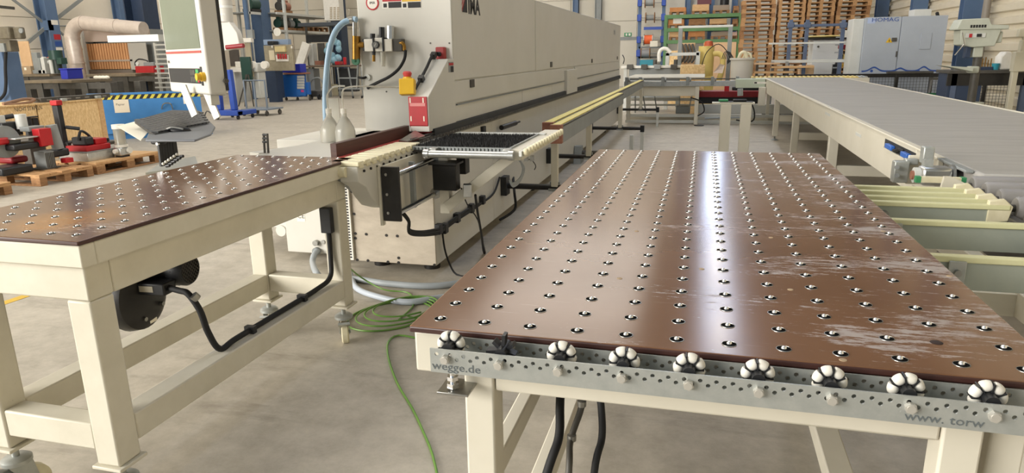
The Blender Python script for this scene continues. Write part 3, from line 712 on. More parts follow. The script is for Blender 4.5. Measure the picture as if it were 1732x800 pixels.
MB().tube([P(606, 131, y=HY - 0.03), P(614, 132, y=HY - 0.03), P(621, 130, y=HY)], 0.009, 8).build('bushing_cable', rubber, em)
# sloping chute cover with red guard and emergency stop
q = lambda u, v: (P(u, v, x=MX).y, P(u, v, x=MX).z)
top = 1.475
MB().prism([(HY, top), (4.60, top), (4.205, 1.24), (4.205, 1.02), (HY, 1.02)], 'yz', -1.835, MX + 0.008).build('chute_cover', mcream, em, bevel=0.004)
c = P(783, 112, x=MX + 0.008)
wlb = MB().box(MX + 0.008, MX + 0.009, 4.60, 4.70, 1.385, 1.455, 0); wlb.box(MX + 0.0085, MX + 0.0095, 4.64, 4.70, 1.385, 1.425, 1); wlb.box(MX + 0.0085, MX + 0.0095, 4.61, 4.70, 1.432, 1.448, 2)
wlb.build('warning_label', [steelgrey, ink, redink], em)
rg_ = MB().box(-1.838, -1.712, 4.198, 4.205, 1.062, 1.245)
rg_.add([(-1.838, 4.198, 1.062), (-1.712, 4.198, 1.062), (-1.712, 4.26, 1.005), (-1.838, 4.26, 1.005), (-1.838, 4.205, 1.066), (-1.712, 4.205, 1.066), (-1.712, 4.266, 1.01), (-1.838, 4.266, 1.01)],
        [(0, 1, 2, 3), (4, 7, 6, 5), (0, 4, 5, 1), (1, 5, 6, 2), (2, 6, 7, 3), (3, 7, 4, 0)])
rgo = rg_.build('red_guard', red, em)
MB().box(-1.828, -1.722, 4.1965, 4.1982, 1.185, 1.205).build('faded_sticker', mat('faded label', '#d98a86', rough=0.6), rgo)
for x in (-1.825, -1.735):
    for z in (1.105, 1.222): MB().box(x - 0.004, x + 0.004, 4.1965, 4.1982, z - 0.016, z + 0.016).build('slot_hole', paper, rgo)
Re = Matrix.Rotation(0.25, 3, 'Z') @ Matrix.Rotation(-0.18, 3, 'X')
ec = Vector((-1.845, 4.215, 1.305))
es = MB().obox(ec, (0.098, 0.085, 0.10), Re).build('emergency_stop_box', yellow, em, bevel=0.005)
up = Re @ Vector((0, 0, 1))
MB().cyl(ec + up * 0.05, ec + up * 0.062, 0.03, 18).build('button_collar', yellow, es)
MB().lathe([(0.0, 0.10), (0.024, 0.098), (0.030, 0.088), (0.026, 0.074), (0.018, 0.06)], ec, up, 18).build('stop_button', mat('stop button red', '#c2403c', rough=0.4), es)
MB().tube([(-1.808, 4.25, 1.29), (-1.808, 4.34, 1.345), (-1.808, 4.47, 1.425), (-1.808, 4.59, 1.505), (-1.808, 4.715, 1.515)], 0.010, 8).build('stop_cable', rubber, em)
for p in ((-1.808, 4.36, 1.352), (-1.808, 4.60, 1.50)):
    MB().obox(p, (0.034, 0.04, 0.036), Matrix.Rotation(0.55, 3, 'X')).build('cable_clip', black, em)
# infeed bench with chain pads and fence
inf = [(3.04, 0.975), (4.30, 0.975), (4.30, 0.60), (3.62, 0.66), (3.36, 0.70), (3.24, 0.74), (3.17, 0.80), (3.12, 0.86), (3.04, 0.90)]
MB().prism(inf, 'yz', -1.72, -1.62).build('infeed_bracket', mcream, em, bevel=0.004)
MB().prism([(3.06, 0.965), (4.23, 0.965), (4.23, 0.72), (3.35, 0.76), (3.22, 0.84), (3.06, 0.90)], 'yz', -1.80, -1.72).build('infeed_inner_bracket', steelgrey, em)
part('infeed_bench', mcream, em, (-2.46, -1.805, 3.205, 4.71, 0.925, 0.965), bevel=0.004)
part('red_slide_strip', mat('red slide', '#b5403a', rough=0.4), em, (-1.862, -1.775, 3.22, 4.19, 0.9655, 0.985))
part('infeed_fence', brownwood, em, (-1.905, -1.868, 3.29, 4.26, 0.9655, 1.055), bevel=0.002)
for k in range(11):
    y = 3.045 + k * 0.073
    MB().box(-1.772, -1.615, y, y + 0.056, 0.976, 1.0).box(-1.640, -1.612, y + 0.012, y + 0.052, 0.965, 0.99).build('chain_pad', offwhite, em, bevel=0.004)
for k in range(11): MB().cyl((-1.6195, 3.10 + k * 0.075, 0.948), (-1.612, 3.10 + k * 0.075, 0.948), 0.007, 8).build('bolt', blackm, em)
MB().cyl((-1.74, 3.035, 0.95), (-1.68, 3.035, 0.95), 0.026, 16).build('chain_sprocket', offwhite, em)
MB().add([(-1.80, 3.93, 0.99), (-1.70, 3.84, 1.0), (-1.66, 4.02, 1.012), (-1.78, 4.15, 1.03), (-1.80, 3.93, 0.995), (-1.70, 3.84, 1.005), (-1.66, 4.02, 1.017), (-1.78, 4.15, 1.035)],
         [(0, 3, 2, 1), (4, 5, 6, 7), (0, 1, 5, 4), (1, 2, 6, 5), (2, 3, 7, 6), (3, 0, 4, 7)]).build('deflector_plate', steel, em)
# electrical cabinet left of the base
ca = part('switch_cabinet', mcream, em, (-3.02, -2.42, 4.46, 5.3, 0.06, 0.92), bevel=0.006)
c = P(509, 365, y=4.46)
MB().box(c.x - 0.035, c.x + 0.035, 4.4585, 4.46, c.z - 0.045, c.z + 0.045).build('approval_plate', paper, ca, bevel=0.0005)
text('approval_lettering', 'CE', 0.055, c + Vector((0, -0.002, -0.018)), FR, FU, ink, ca, align='CENTER')
c = P(515, 355, y=4.46); MB().box(c.x - 0.005, c.x + 0.05, 4.4585, 4.46, c.z - 0.006, c.z + 0.012).build('red_label', redink, ca)
for u, v, r, m in ((536, 410, 0.022, steel), (547, 409, 0.016, steel), (557, 408, 0.014, black), (556, 421, 0.022, greywht), (537, 424, 0.030, steelgrey)):
    c = P(u, v, y=4.46); MB().cyl(c, c + Vector((0, -0.03 if u < 540 else -0.008, 0)), r, 14).build('cable_gland', m, ca)
part('lower_cover', mcream, em, (-3.46, -3.03, 4.62, 5.2, 0.20, 0.42), bevel=0.006)
c = P(452, 392, y=4.62); MB().cyl(c, c + Vector((0, -0.02, 0)), 0.05, 18).build('round_port', steel, em)
c = P(476, 390, y=4.62); MB().cyl(c, c + Vector((0, -0.01, 0)), 0.045, 18).build('round_port', mcream, em)
# hoses on the floor by the cabinet
gh = thing('cable', 'grey supply conduit looping from the cabinet gland onto the floor', 'cable', (-2.4, 4.2, 0))
MB().tube([P(537, 424, y=4.44), P(531, 432, y=4.38), P(529, 445, y=4.3), P(536, 462, z=0.08), P(552, 474, z=0.022), P(600, 472, z=0.022), P(660, 480, z=0.022), P(745, 483, z=0.022), Vector((-1.3, 4.35, 0.022))], 0.022, 10, smooth=6).build('conduit_body', greycable, gh)
gh = thing('hose', 'pale blue-white hose curving over the floor beside the green wire coil', 'hose', (-1.8, 3.9, 0))
MB().tube([P(592, 462, z=0.02), P(603, 487, z=0.02), P(640, 502, z=0.02), P(690, 511, z=0.02), P(745, 503, z=0.02), Vector((-1.35, 4.0, 0.02))], 0.02, 10, smooth=6).build('hose_body', mat('pale hose', '#b4bcc6', rough=0.4), gh)
gw = thing('wire_coil', 'green wire lying in a loose coil on the floor between the tables', 'wire', (-1.75, 3.55, 0))
pts = []
for k in range(60):
    t = 2 * math.pi * k / 15; rr = 0.21 - 0.018 * (k // 15)
    c = Vector((-1.73 + 0.02 * (k // 15), 3.52 + 0.03 * (k // 15), 0.006 + 0.0105 * (k // 15)))
    pts.append(c + Vector((math.cos(t) * rr * 1.05 + 0.05 * math.sin(t), math.sin(t) * rr * 1.2, 0.0)))
pts += [P(690, 535, z=0.02), P(740, 545, z=0.01), P(752, 560, z=0.006), P(715, 572, z=0.006), P(675, 567, z=0.006), P(657, 578, z=0.006), P(657, 605, z=0.006), P(672, 648, z=0.006), P(697, 690, z=0.006), P(715, 728, z=0.006), P(732, 770, z=0.006), P(745, 830, z=0.006)]
MB().tube(pts, 0.0055, 6, smooth=3).build('wire', greenwire, gw)
MB().tube([P(590, 452, z=0.3), P(612, 470, z=0.1), P(650, 490, z=0.02), P(690, 495, z=0.006), P(700, 515, z=0.006), P(675, 540, z=0.006)], 0.005, 6, smooth=4).build('wire', greenwire, gw)

# ================================================================== brush table on sliding rods beside the infeed
bt = thing('brush_table', 'black bristle support table on chrome sliding rods beside the infeed', 'table', (-1.3, 4.0, 0.6))
part('mounting_plate', cream, bt, (-1.612, -1.598, 3.28, 4.15, 0.66, 0.945), bevel=0.003)
eb = part('end_plate', blackm, bt, (-1.60, -1.50, 3.25, 3.268, 0.655, 0.945), bevel=0.003)
part('edge_plate', cream, bt, (-1.618, -1.604, 3.245, 3.278, 0.63, 0.955))
for x, z in ((-1.52, 0.905), (-1.52, 0.70)): MB().cyl((x, 3.268, z), (x, 4.0, z), 0.016, 14).build('guide_rod', chrome, bt)
for x, z in ((-1.52, 0.905), (-1.52, 0.70)): MB().cyl((x, 3.80, z), (x, 3.86, z), 0.034, 16).build('rod_bearing', steel, bt)
part('tie_bar', steelgrey, bt, (-1.56, -1.535, 3.52, 3.55, 0.67, 0.93))
for z in (0.905, 0.70, 0.80): MB().cyl((-1.57, 3.244, z), (-1.57, 3.25, z), 0.008, 8).build('bolt', steel, bt)
part('slide_post', cream, bt, (-1.49, -1.43, 3.79, 3.85, 0.58, 0.94), bevel=0.003)
part('sensor_block', black, bt, (-1.46, -1.40, 4.02, 4.10, 0.78, 0.93), bevel=0.004)
part('slide_block', blackm, bt, (-1.50, -1.355, 3.715, 3.79, 0.735, 0.885), bevel=0.004)
part('block_cap', blackm, bt, (-1.53, -1.345, 3.70, 3.83, 0.885, 0.90), bevel=0.003)
MB().beam((-1.45, 3.80, 0.62), (-1.05, 3.86, 0.93), 0.055, 0.06).build('brace', cream, bt, bevel=0.003)
MB().obox(P(791, 322, x=-1.30), (0.05, 0.05, 0.075), Matrix.Rotation(0.3, 3, 'Z')).build('valve_block', alu, bt, bevel=0.004)
part('clevis', cream, bt, (-1.06, -0.955, 3.70, 4.75, 0.925, 0.985), bevel=0.004)
part('brush_tray', dkgrey, bt, (-1.62, -1.02, 3.72, 4.40, 0.955, 0.972), bevel=0.002)
tr = MB()
for k in range(27): tr.box(-1.615 + k * 0.0222, -1.600 + k * 0.0222, 3.708, 3.722, 0.972, 0.99)
tr.box(-1.62, -1.02, 3.710, 3.720, 0.985, 0.992)
tr.build('edge_profile', steelgrey, bt)
part('side_profile', steelgrey, bt, (-1.03, -1.02, 3.72, 4.40, 0.972, 0.995)); part('back_profile', greywht, bt, (-1.60, -0.98, 4.40, 4.46, 0.955, 0.995), bevel=0.003)
br = MB(); rnd = random.Random(3)
for i in range(62):
    for j in range(70):
        x = -1.612 + i * 0.0095 + rnd.uniform(-.003, .003); y = 3.73 + j * 0.0095 + rnd.uniform(-.003, .003); h_ = 1.0 + rnd.uniform(-.006, .006)
        o = len(br.v); a = rnd.uniform(0, 6.28); w_ = 0.0045
        br.v += [Vector((x + w_ * math.cos(a + t), y + w_ * math.sin(a + t), 0.972)) for t in (0, 2.09, 4.19)] + [Vector((x + rnd.uniform(-.003, .003), y + rnd.uniform(-.003, .003), h_))]
        br.f += [(o, o + 1, o + 3), (o + 1, o + 2, o + 3), (o + 2, o, o + 3)]; br.m += [0] * 3
bro = br.build('bristles', rubber, bt, smooth=False); bro['kind'] = 'stuff'
ta = MB().cyl((-1.50, 3.655, 0.958), (-1.0, 3.655, 0.958), 0.021, 20); ta.build('tube_handle', alu, bt)
for x in (-1.52, -1.02): MB().cyl((x, 3.655, 0.958), (x + 0.03, 3.655, 0.958), 0.027, 18).build('tube_end', alu, bt)
for x in (-1.47, -1.035): part('tube_clamp', alu, bt, (x - 0.02, x + 0.02, 3.66, 3.715, 0.965, 0.99), bevel=0.002)
# small wheel rail
part('wheel_rail', greywht, bt, (-0.957, -0.94, 3.64, 4.72, 0.955, 0.985), bevel=0.002)
wm = MB().lathe([(0, -0.011), (0.018, -0.011), (0.021, -0.006), (0.021, 0.006), (0.018, 0.011), (0, 0.011)], (0, 0, 0), (1, 0, 0), 16).mesh('rail_wheel', offwhite)
for k in range(15):
    o = bpy.data.objects.new('rail_wheel', wm); C.objects.link(o); o.parent = bt; o.location = Vector((-0.925, 3.67 + 0.072 * k, 0.978)) - bt.location
# black cable bundle clipped along the machine base
cbn = thing('cable_bundle', 'bundle of black cables clipped along the machine base below the brush table', 'cable', (-1.6, 4.3, 0.5))
for k, (r, dz) in enumerate(((0.009, 0), (0.009, -0.03), (0.008, -0.055))):
    MB().tube([Vector((-1.585, 3.34, 0.74 + dz * 0.2)), P(688, 372, x=-1.55) + Vector((0, 0.02, dz * 0.2)), P(692, 388 + k * 3, x=-1.58), P(712, 392 + k * 3, x=-1.62), P(738, 388 + k * 4, x=-1.67), P(748, 385 + k * 3, x=-1.68), P(772, 367 + k * 3, x=-1.68), P(795, 352 + k * 3, x=-1.685), P(820, 340, x=-1.69), P(836, 325, x=-1.69), P(845, 300, x=-1.69)], r, 8, smooth=5).build('cable', rubber, cbn)
for u, v in ((742, 387), (752, 386), (773, 368), (797, 352), (816, 338)):
    c = P(u, v, x=-1.69); MB().obox(c, (0.04, 0.06, 0.07)).build('cable_clip', black, cbn, bevel=0.004)
MB().tube([P(748, 390, x=-1.68), P(752, 420, x=-1.68), P(760, 445, x=-1.66), P(772, 464, z=0.007), P(800, 470, z=0.007)], 0.007, 8).build('cable', rubber, cbn)
MB().tube([P(804, 330, x=-1.3), P(808, 360, x=-1.35), P(815, 400, x=-1.4), P(819, 428, z=0.008), P(832, 436, z=0.008)], 0.008, 8).build('cable', rubber, cbn)
MB().tube([P(780, 318, x=-1.35), P(790, 345, x=-1.35), P(808, 372, x=-1.38), P(817, 410, x=-1.42), P(821, 427, z=0.004)], 0.004, 6).build('cable', rubber, cbn)
MB().tube([P(868, 300, x=-1.715), P(870, 325, x=-1.62), P(872, 350, x=-1.60), P(862, 362, x=-1.64), P(845, 372, x=-1.715)], 0.012, 8).build('cable', rubber, cbn)
cy = thing('cylinder_valve', 'small black pneumatic cylinder on the side of the machine base behind the brush table', 'valve', (-1.6, 4.9, 0.85))
a = P(848, 216, x=-1.66); b = P(872, 208, x=-1.62)
MB().cyl(a, b, 0.022, 12).cyl(b, b + (b - a) * 0.3, 0.01, 8).build('cylinder_body', blackm, cy)
c = P(817, 219, x=-1.70); MB().obox(c, (0.03, 0.07, 0.05)).build('mount', black, cy)

# ================================================================== long support rail with posts and black arms
sr = thing('support_rail', 'long support rail with two pale yellow belts on cream posts parallel to the machine', 'rail', (-1.17, 10.0, 0))
RZ = 0.95
for x0, x1, y0, y1 in ((-1.272, -1.178, 5.62, 14.5), (-1.165, -1.072, 5.42, 9.9)):
    part('rail_profile', steelgrey, sr, (x0, x1, y0 + 0.06, y1, RZ - 0.15, RZ - 0.022), bevel=0.004)
    part('edge_strip', dkgrey, sr, (x0, x1, y0 + 0.06, y1, RZ - 0.022, RZ - 0.008))
    part('yellow_belt', palyel, sr, (x0 + 0.012, x1 - 0.012, y0 + 0.03, y1, RZ - 0.008, RZ + 0.002), bevel=0.002)
    part('end_block', copperwood, sr, (x0 - 0.003, x1 + 0.003, y0, y0 + 0.06, RZ - 0.15, RZ), bevel=0.004)
for y, leg in ((5.9, False), (7.8, False), (10.9, True), (14.6, True)):
    part('post', cream, sr, (-1.255, -1.195, y - 0.03, y + 0.03, 0.36, RZ - 0.15), bevel=0.006)
    MB().cyl((-1.70, y, 0.352), (-0.98 if not leg else -0.86, y, 0.352), 0.026, 14).build('arm', blackm, sr)
    part('arm_bracket', black, sr, (-1.71, -1.655, y - 0.06, y + 0.06, 0.27, 0.44), bevel=0.004)
    MB().box(-1.275, -1.175, y - 0.045, y + 0.045, 0.325, 0.345).cyl((-1.26, y, 0.33), (-1.26, y, 0.40), 0.012, 8).cyl((-1.19, y, 0.33), (-1.19, y, 0.40), 0.012, 8).build('clamp', steelgrey, sr)
    if leg:
        part('leg', greywht, sr, (-0.905, -0.855, y - 0.025, y + 0.025, 0, 0.33), bevel=0.003); part('leg_cap', black, sr, (-0.91, -0.85, y - 0.03, y + 0.03, 0.30, 0.40))
MB().cyl((-1.69, 9.6, 0.14), (-0.94, 9.6, 0.14), 0.035, 14).build('tie_tube', dkgrey, sr)
part('tie_leg', greywht, sr, (-0.94, -0.89, 9.56, 9.62, 0, 0.40), bevel=0.003)
MB().prism([(9.45, 0.0), (9.75, 0.0), (9.65, 0.24), (9.55, 0.24)], 'yz', -1.70, -1.60).build('floor_bracket', steelgrey, sr)
# conduit loop under the rail start
lp = thing('cable', 'looped thin cables hanging below the wheel rail', 'cable', (-1.1, 4.2, 0.7))
for k in range(4):
    MB().tube([P(878, 268 + k, x=-1.06), P(884 + k, 285, x=-1.06), P(880, 300 + 2 * k, x=-1.07), P(868, 310 + 2 * k, x=-1.08), P(862, 305, x=-1.09)], 0.005, 6).build('cable', greycable, lp)
MB().tube([P(888, 272, x=-1.0), P(898, 270, x=-1.0), P(906, 280, x=-1.0), P(904, 287, x=-1.0)], 0.003, 6).build('cable', rubber, lp)
for u in (890, 900): MB().obox(P(u, 268, x=-0.97), (0.02, 0.03, 0.03)).build('sensor', steel, lp)
# bottles on the infeed bench, with thin tubes
for i, (u, lb) in enumerate(((586, 'white bottle with thin tube on the infeed bench nearer the hood'), (561, 'white bottle on the infeed bench beside the pale blue hose'))):
    c = P(u, 252, y=4.05); c.z = 0.965
    t = thing('bottle', lb, 'bottle', c, group='bottles on the infeed bench')
    r = 0.065
    MB().lathe([(0, 0), (r, 0.0), (r, 0.07), (r * 0.9, 0.095), (r * 0.55, 0.14), (r * 0.27, 0.165), (r * 0.27, 0.19), (0, 0.19)], (0, 0, 0), n=20).build('bottle_body', clear, t, local=True)
    MB().cyl((0, 0, 0.185), (0, 0, 0.215), r * 0.3, 14).build('cap', white, t, local=True)
    MB().tube([(0, 0, 0.21), (0, 0, 0.30), (0.03, 0, 0.345), (0.12, 0.1, 0.35), (0.30, 0.3, 0.33)] if i == 0 else [(0, 0, 0.21), (0.0, 0, 0.30), (0.05, 0, 0.35), (0.12, 0.02, 0.355)], 0.006, 6).build('tube', clear, t, local=True)
MB_ = MB(); c = P(567, 225, y=4.2); MB_.obox((c.x, 4.2, 1.10), (0.09, 0.008, 0.27))
one('document_pouch', MB_, clear, 'translucent document pouch standing behind the white bottles', 'pouch')
bh = thing('hose', 'thick pale blue air hose arching from the brass valve down to the bench', 'hose', (-2.5, 4.6, 0.965))
MB().tube([P(603, 33, y=4.68), P(596, 33, y=4.68), P(580, 39, y=4.66), P(566, 56, y=4.62), P(557, 85, y=4.6), P(552, 125, y=4.58), P(550, 170, y=4.58), P(552, 215, y=4.58), Vector((P(556, 250, y=4.58).x, 4.58, 0.966))], 0.021, 12, smooth=6).build('hose_body', ltblue, bh)
MB().cyl(P(598, 33, y=4.68), P(590, 34, y=4.68), 0.025, 12).build('hose_clamp', steel, bh)
gt = thing('green_valve', 'round green shut-off valve on a thin rod below the brass tee', 'valve', P(604, 104, y=4.68))
c = P(603, 103, y=4.68); MB().lathe([(0.0, 0.0), (0.03, 0.0), (0.03, 0.02), (0, 0.02)], c, (0, -1, 0), 16).lathe([(0.012, 0.02), (0.0, 0.03)], c, (0, -1, 0), 10).build('hand_wheel', mat('valve green', '#2f6a4c', rough=0.5), gt)
MB().cyl(P(606, 100, y=4.69), P(604, 150, y=4.69), 0.008, 8).build('rod', steelgrey, gt)
# ================================================================== wide belt conveyor on the right
bc = thing('belt_conveyor', 'wide grey belt conveyor with cream side frame on legs', 'conveyor', (1.9, 9.0, 0))
beltm = mat('grey belt', '#98958f', '#a4a19b', scale=5, rough=0.6, stretch=(0.35, 2.2, 1), bump=0.1, bscale=60)
BX0, BX1, BY0, BY1, BZ = 1.18, 2.62, 3.46, 15.3, 0.95
MB().box(BX0 + 0.03, BX1 - 0.02, BY0, BY1, BZ - 0.10, BZ).build('belt', beltm, bc, bevel=0.02)
MB().box(BX0, BX0 + 0.028, 4.35, BY1, 0.69, BZ + 0.004).build('side_frame', cream, bc, bevel=0.004)
part('side_frame', cream, bc, (BX1 - 0.018, BX1, 3.5, BY1, 0.69, BZ + 0.006), bevel=0.004)
part('edge_strip', cream, bc, (BX0 - 0.012, BX0 + 0.03, 3.95, BY1, BZ - 0.006, BZ + 0.006), bevel=0.003)
part('edge_strip', steelgrey, bc, (BX0 - 0.005, BX0 + 0.03, 3.55, 3.95, BZ - 0.01, BZ + 0.003), bevel=0.003)
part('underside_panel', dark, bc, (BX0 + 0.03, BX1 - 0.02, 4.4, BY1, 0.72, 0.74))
for y in (7.15, 10.0, 12.6):
    for x in (BX0 + 0.0, BX1 - 0.09):
        part('leg', cream, bc, (x, x + 0.085, y - 0.04, y + 0.04, 0.07, 0.69), bevel=0.005)
        MB().cyl((x + 0.042, y, 0.012), (x + 0.042, y, 0.07), 0.015, 10).lathe([(0, 0.03), (0.02, 0.03), (0.06, 0.008), (0.06, 0), (0, 0)], (x + 0.042, y, 0), n=16).build('levelling_foot', steelgrey, bc)
    part('cross_brace', cream, bc, (BX0 + 0.086, BX1 - 0.091, y - 0.03, y + 0.03, 0.32, 0.42), bevel=0.004)
# window with blue valves in the near end of the side frame
part('near_side_plate', cream, bc, (BX0, BX0 + 0.028, 3.96, 4.345, 0.74, 0.94), bevel=0.004)
win = part('frame_window_shade', dark, bc, (BX0 - 0.003, BX0 + 0.001, 4.35, 5.05, 0.865, 0.92))  # dark plate painted as the shaded recess behind the valves
for a, b_ in ((4.42, 4.55), (4.78, 4.93)): part('blue_valve', mat('valve blue', '#2f62b4', rough=0.4), win, (BX0 - 0.03, BX0 - 0.003, a, b_, 0.875, 0.905), bevel=0.004)
MB().tube([(BX0 - 0.012, 4.56, 0.90), (BX0 - 0.02, 4.62, 0.905), (BX0 - 0.02, 4.70, 0.885), (BX0 - 0.012, 4.77, 0.88)], 0.010, 8).build('air_tube', rubber, win)
part('lower_window_lip', cream, win, (BX0 - 0.012, BX0, 4.35, 5.05, 0.85, 0.866))
for u, v, s_ in ((1452, 228, 0.10), (1404, 182, 0.14), (1400, 193, 0.14), (1344, 160, 0.16)):
    c = P(u, v, x=BX0); part('frame_label', greywht, bc, (BX0 - 0.002, BX0, c.y - s_, c.y + s_, c.z - 0.012, c.z + 0.012))
# geared drive motor
gm = thing('geared_motor', 'silver geared motor at the near end of the belt conveyor', 'motor', (1.0, 3.72, 0.72))
c = P(1580, 297, y=3.70)
MB().obox(c, (0.13, 0.10, 0.088)).build('gear_housing', alu, gm, bevel=0.015)
MB().cyl(c + Vector((-0.09, 0, 0)), c + Vector((-0.065, 0, 0)), 0.038, 18).build('input_flange', greywht, gm)
MB().cyl(c + Vector((-0.10, 0, 0)), c + Vector((-0.088, 0, 0)), 0.022, 16).build('shaft_seal', copperwood, gm)
MB().cyl(c + Vector((0.066, 0, 0)), c + Vector((0.078, 0, 0)), 0.056, 20).build('output_flange', alu, gm)
MB().cyl(c + Vector((0.078, 0, 0)), c + Vector((0.15, 0, 0)), 0.032, 16).build('coupling', blackm, gm)
q = P(1568, 262, y=3.85); MB().obox(q, (0.05, 0.06, 0.085)).build('terminal_box', zinc, gm, bevel=0.006)
MB().obox(c + Vector((-0.03, 0.02, 0.055)), (0.04, 0.04, 0.04)).build('neck', zinc, gm)
mb_ = thing('motor_bracket', 'galvanised angle bracket with bolts left of the geared motor', 'bracket', (0.95, 3.9, 0.7))
q = P(1522, 290, y=3.9); MB().obox(q, (0.07, 0.06, 0.11)).obox(q + Vector((0.05, 0.02, 0.05)), (0.06, 0.05, 0.03)).build('angle_plate', zinc, mb_, bevel=0.006)
q = P(1549, 287, y=3.95); MB().obox(q, (0.085, 0.012, 0.15)).build('cream_plate', cream, mb_, bevel=0.004)
for v in (283, 297): MB().cyl(P(1517, v, y=3.85), P(1517, v, y=3.83), 0.012, 8).build('bolt', steel, mb_)
q = P(1590, 304, y=3.45); MB().obox(q, (0.16, 0.03, 0.025)).obox(q + Vector((-0.09, 0, 0)), (0.02, 0.032, 0.028), mi=1).obox(q + Vector((0.09, 0, 0)), (0.02, 0.032, 0.028), mi=1).build('green_tipped_guide', [offwhite, mat('guide green', '#3f8f5f', rough=0.5)], mb_)

# ================================================================== roller section in front of the belt
rc = thing('roller_conveyor', 'short grey roller section in front of the belt conveyor', 'conveyor', (1.9, 3.0, 0))
rollm = mat('grey roller sleeve', '#7a7774', '#8a8784', scale=8, rough=0.5, stretch=(0.3, 1, 1))
for k, y in enumerate((3.395, 3.25, 3.10, 2.94, 2.77, 2.60, 2.43)):
    MB().lathe([(0.0, 0), (0.038, 0), (0.045, 0.01), (0.045, 1.42), (0.038, 1.43), (0, 1.43)], (1.155, y, 0.908), (1, 0, 0), 22).build('roller', rollm, rc)
    MB().cyl((1.125, y, 0.908), (1.155, y, 0.908), 0.014, 10).build('axle', dkgrey, rc)
part('side_frame', cream, rc, (2.60, 2.64, 2.2, 3.42, 0.70, 0.90), bevel=0.004)
part('side_frame', dkgrey, rc, (1.115, 1.15, 2.2, 3.44, 0.70, 0.885), bevel=0.004)
for x in (1.16, 2.58):
    for y in (2.3, 3.3): part('leg', cream, rc, (x, x + 0.05, y, y + 0.05, 0, 0.70), bevel=0.004)

# ================================================================== comb of galvanised plates between table and rollers
cb_ = thing('transfer_comb', 'row of galvanised transfer plates with pale yellow top strips beside the large ball table', 'transfer frame', (1.0, 2.7, 0))
galvg = mat('greenish galvanised plate', '#b0b6aa', '#a3aaa0', scale=3, rough=0.38, metal=0.25, stretch=(1, 1, 1))
strip = mat('pale yellow plastic strip', '#dad8ac', '#d2d0a2', scale=8, rough=0.5)
for y, x0, x1, zt, bolt in ((3.21, 0.60, 1.1, 0.93, 0), (3.10, 0.60, 1.105, 0.93, 0), (2.99, 0.60, 1.11, 0.93, 0), (2.885, 0.60, 1.115, 0.93, 1), (2.575, 0.60, 1.105, 0.93, 2), (2.13, 0.60, 1.105, 0.93, 2)):
    pl = part('transfer_plate', galvg, cb_, (x0, x1, y - 0.005, y + 0.005, 0.83, zt - 0.018), bevel=0.001)
    part('top_strip', strip, cb_, (x0, x1, y - 0.016, y + 0.016, zt - 0.018, zt), bevel=0.003)
    if bolt < 2:
        MB().prism([(x1 - 0.07, 0.86), (x1, 0.87), (x1 + 0.01, 0.925), (x1 - 0.02, 0.952), (x1 - 0.07, 0.945)], 'xz', y - 0.012, y + 0.012).build('end_tip', offwhite, cb_, bevel=0.003)
    if bolt:
        bxp = 0.70 if bolt == 1 else (0.66 if y > 2.4 else 0.715)
        if bolt == 2: part('clamp_plate', zinc, pl, (bxp - 0.022, bxp + 0.022, y - 0.024, y - 0.016, 0.80, 0.918), bevel=0.002)
        MB().cyl((bxp, y - 0.036, 0.885), (bxp, y - 0.005, 0.885), 0.010, 8).build('bolt', steel, pl)
MB().prism([(1.02, 0.885), (1.11, 0.885), (1.11, 0.93), (1.06, 0.955), (1.03, 0.955)], 'xz', 3.34, 3.36).build('end_tip', cream, cb_)
for y0 in (2.0,):
    part('base_beam', cream, cb_, (0.95, 1.0, 2.0, 3.3, 0.70, 0.78), bevel=0.004); part('base_beam', cream, cb_, (0.66, 0.71, 2.0, 3.3, 0.77, 0.83), bevel=0.004)
for y in (2.05, 3.2): part('leg', cream, cb_, (0.95, 1.0, y, y + 0.05, 0, 0.70), bevel=0.004)
MB().beam((0.62, 1.86, 0.70), (1.3, 2.05, 0.82), 0.05, 0.05).build('brace', cream, cb_, bevel=0.004)
MB().beam((0.62, 1.72, 0.64), (1.3, 1.88, 0.74), 0.05, 0.06).build('brace', cream, cb_, bevel=0.004)
part('cross_beam', cream, cb_, (0.66, 1.0, 2.35, 2.40, 0.70, 0.77))
part('side_beam', cream, cb_, (0.60, 0.65, 1.66, 2.36, 0.60, 0.76), bevel=0.004); part('cross_beam', cream, cb_, (0.65, 0.95, 2.30, 2.35, 0.70, 0.77))
for y in (1.87, 2.04): part('leg', cream, cb_, (1.24, 1.29, y - 0.03, y + 0.03, 0, 0.72), bevel=0.004)
for z in (0.09,): part('lower_rail', cream, cb_, (0.95, 1.0, 2.1, 3.2, 0.12, 0.18))

# ================================================================== twin post stand beyond the table
ps = thing('post_stand', 'pair of cream square posts with a small pad on top beyond the large ball table', 'stand', (0.33, 8.0, 0))
for u in (1226, 1260):
    c = P(u, 210, y=8.0); part('post', cream, ps, (c.x - 0.055, c.x + 0.055, 7.95, 8.05, 0.012, 0.935), bevel=0.006)
    part('base_plate', cream, ps, (c.x - 0.09, c.x + 0.09, 7.91, 8.09, 0, 0.012))
a, b = P(1205, 166, y=8.0), P(1277, 168, y=8.0)
part('top_bar', cream, ps, (a.x, b.x, 7.95, 8.05, 0.935, 0.955), bevel=0.004)
part('cable_strip', black, ps, (a.x + 0.08, b.x - 0.02, 7.96, 8.04, 0.955, 0.962))
c = P(1224, 164, y=8.0); part('green_pad', MATS['guide green'], ps, (c.x - 0.05, c.x + 0.05, 7.96, 8.04, 0.962, 0.985), bevel=0.006)
c = P(1252, 164, y=8.0); part('black_pad', black, ps, (c.x - 0.07, c.x + 0.07, 7.97, 8.03, 0.962, 0.985), bevel=0.006)
MB().tube([P(1270, 172, y=8.0), P(1276, 190, y=8.0), P(1272, 205, y=8.02), P(1245, 203, y=8.04)], 0.008, 6).build('cable', rubber, ps)
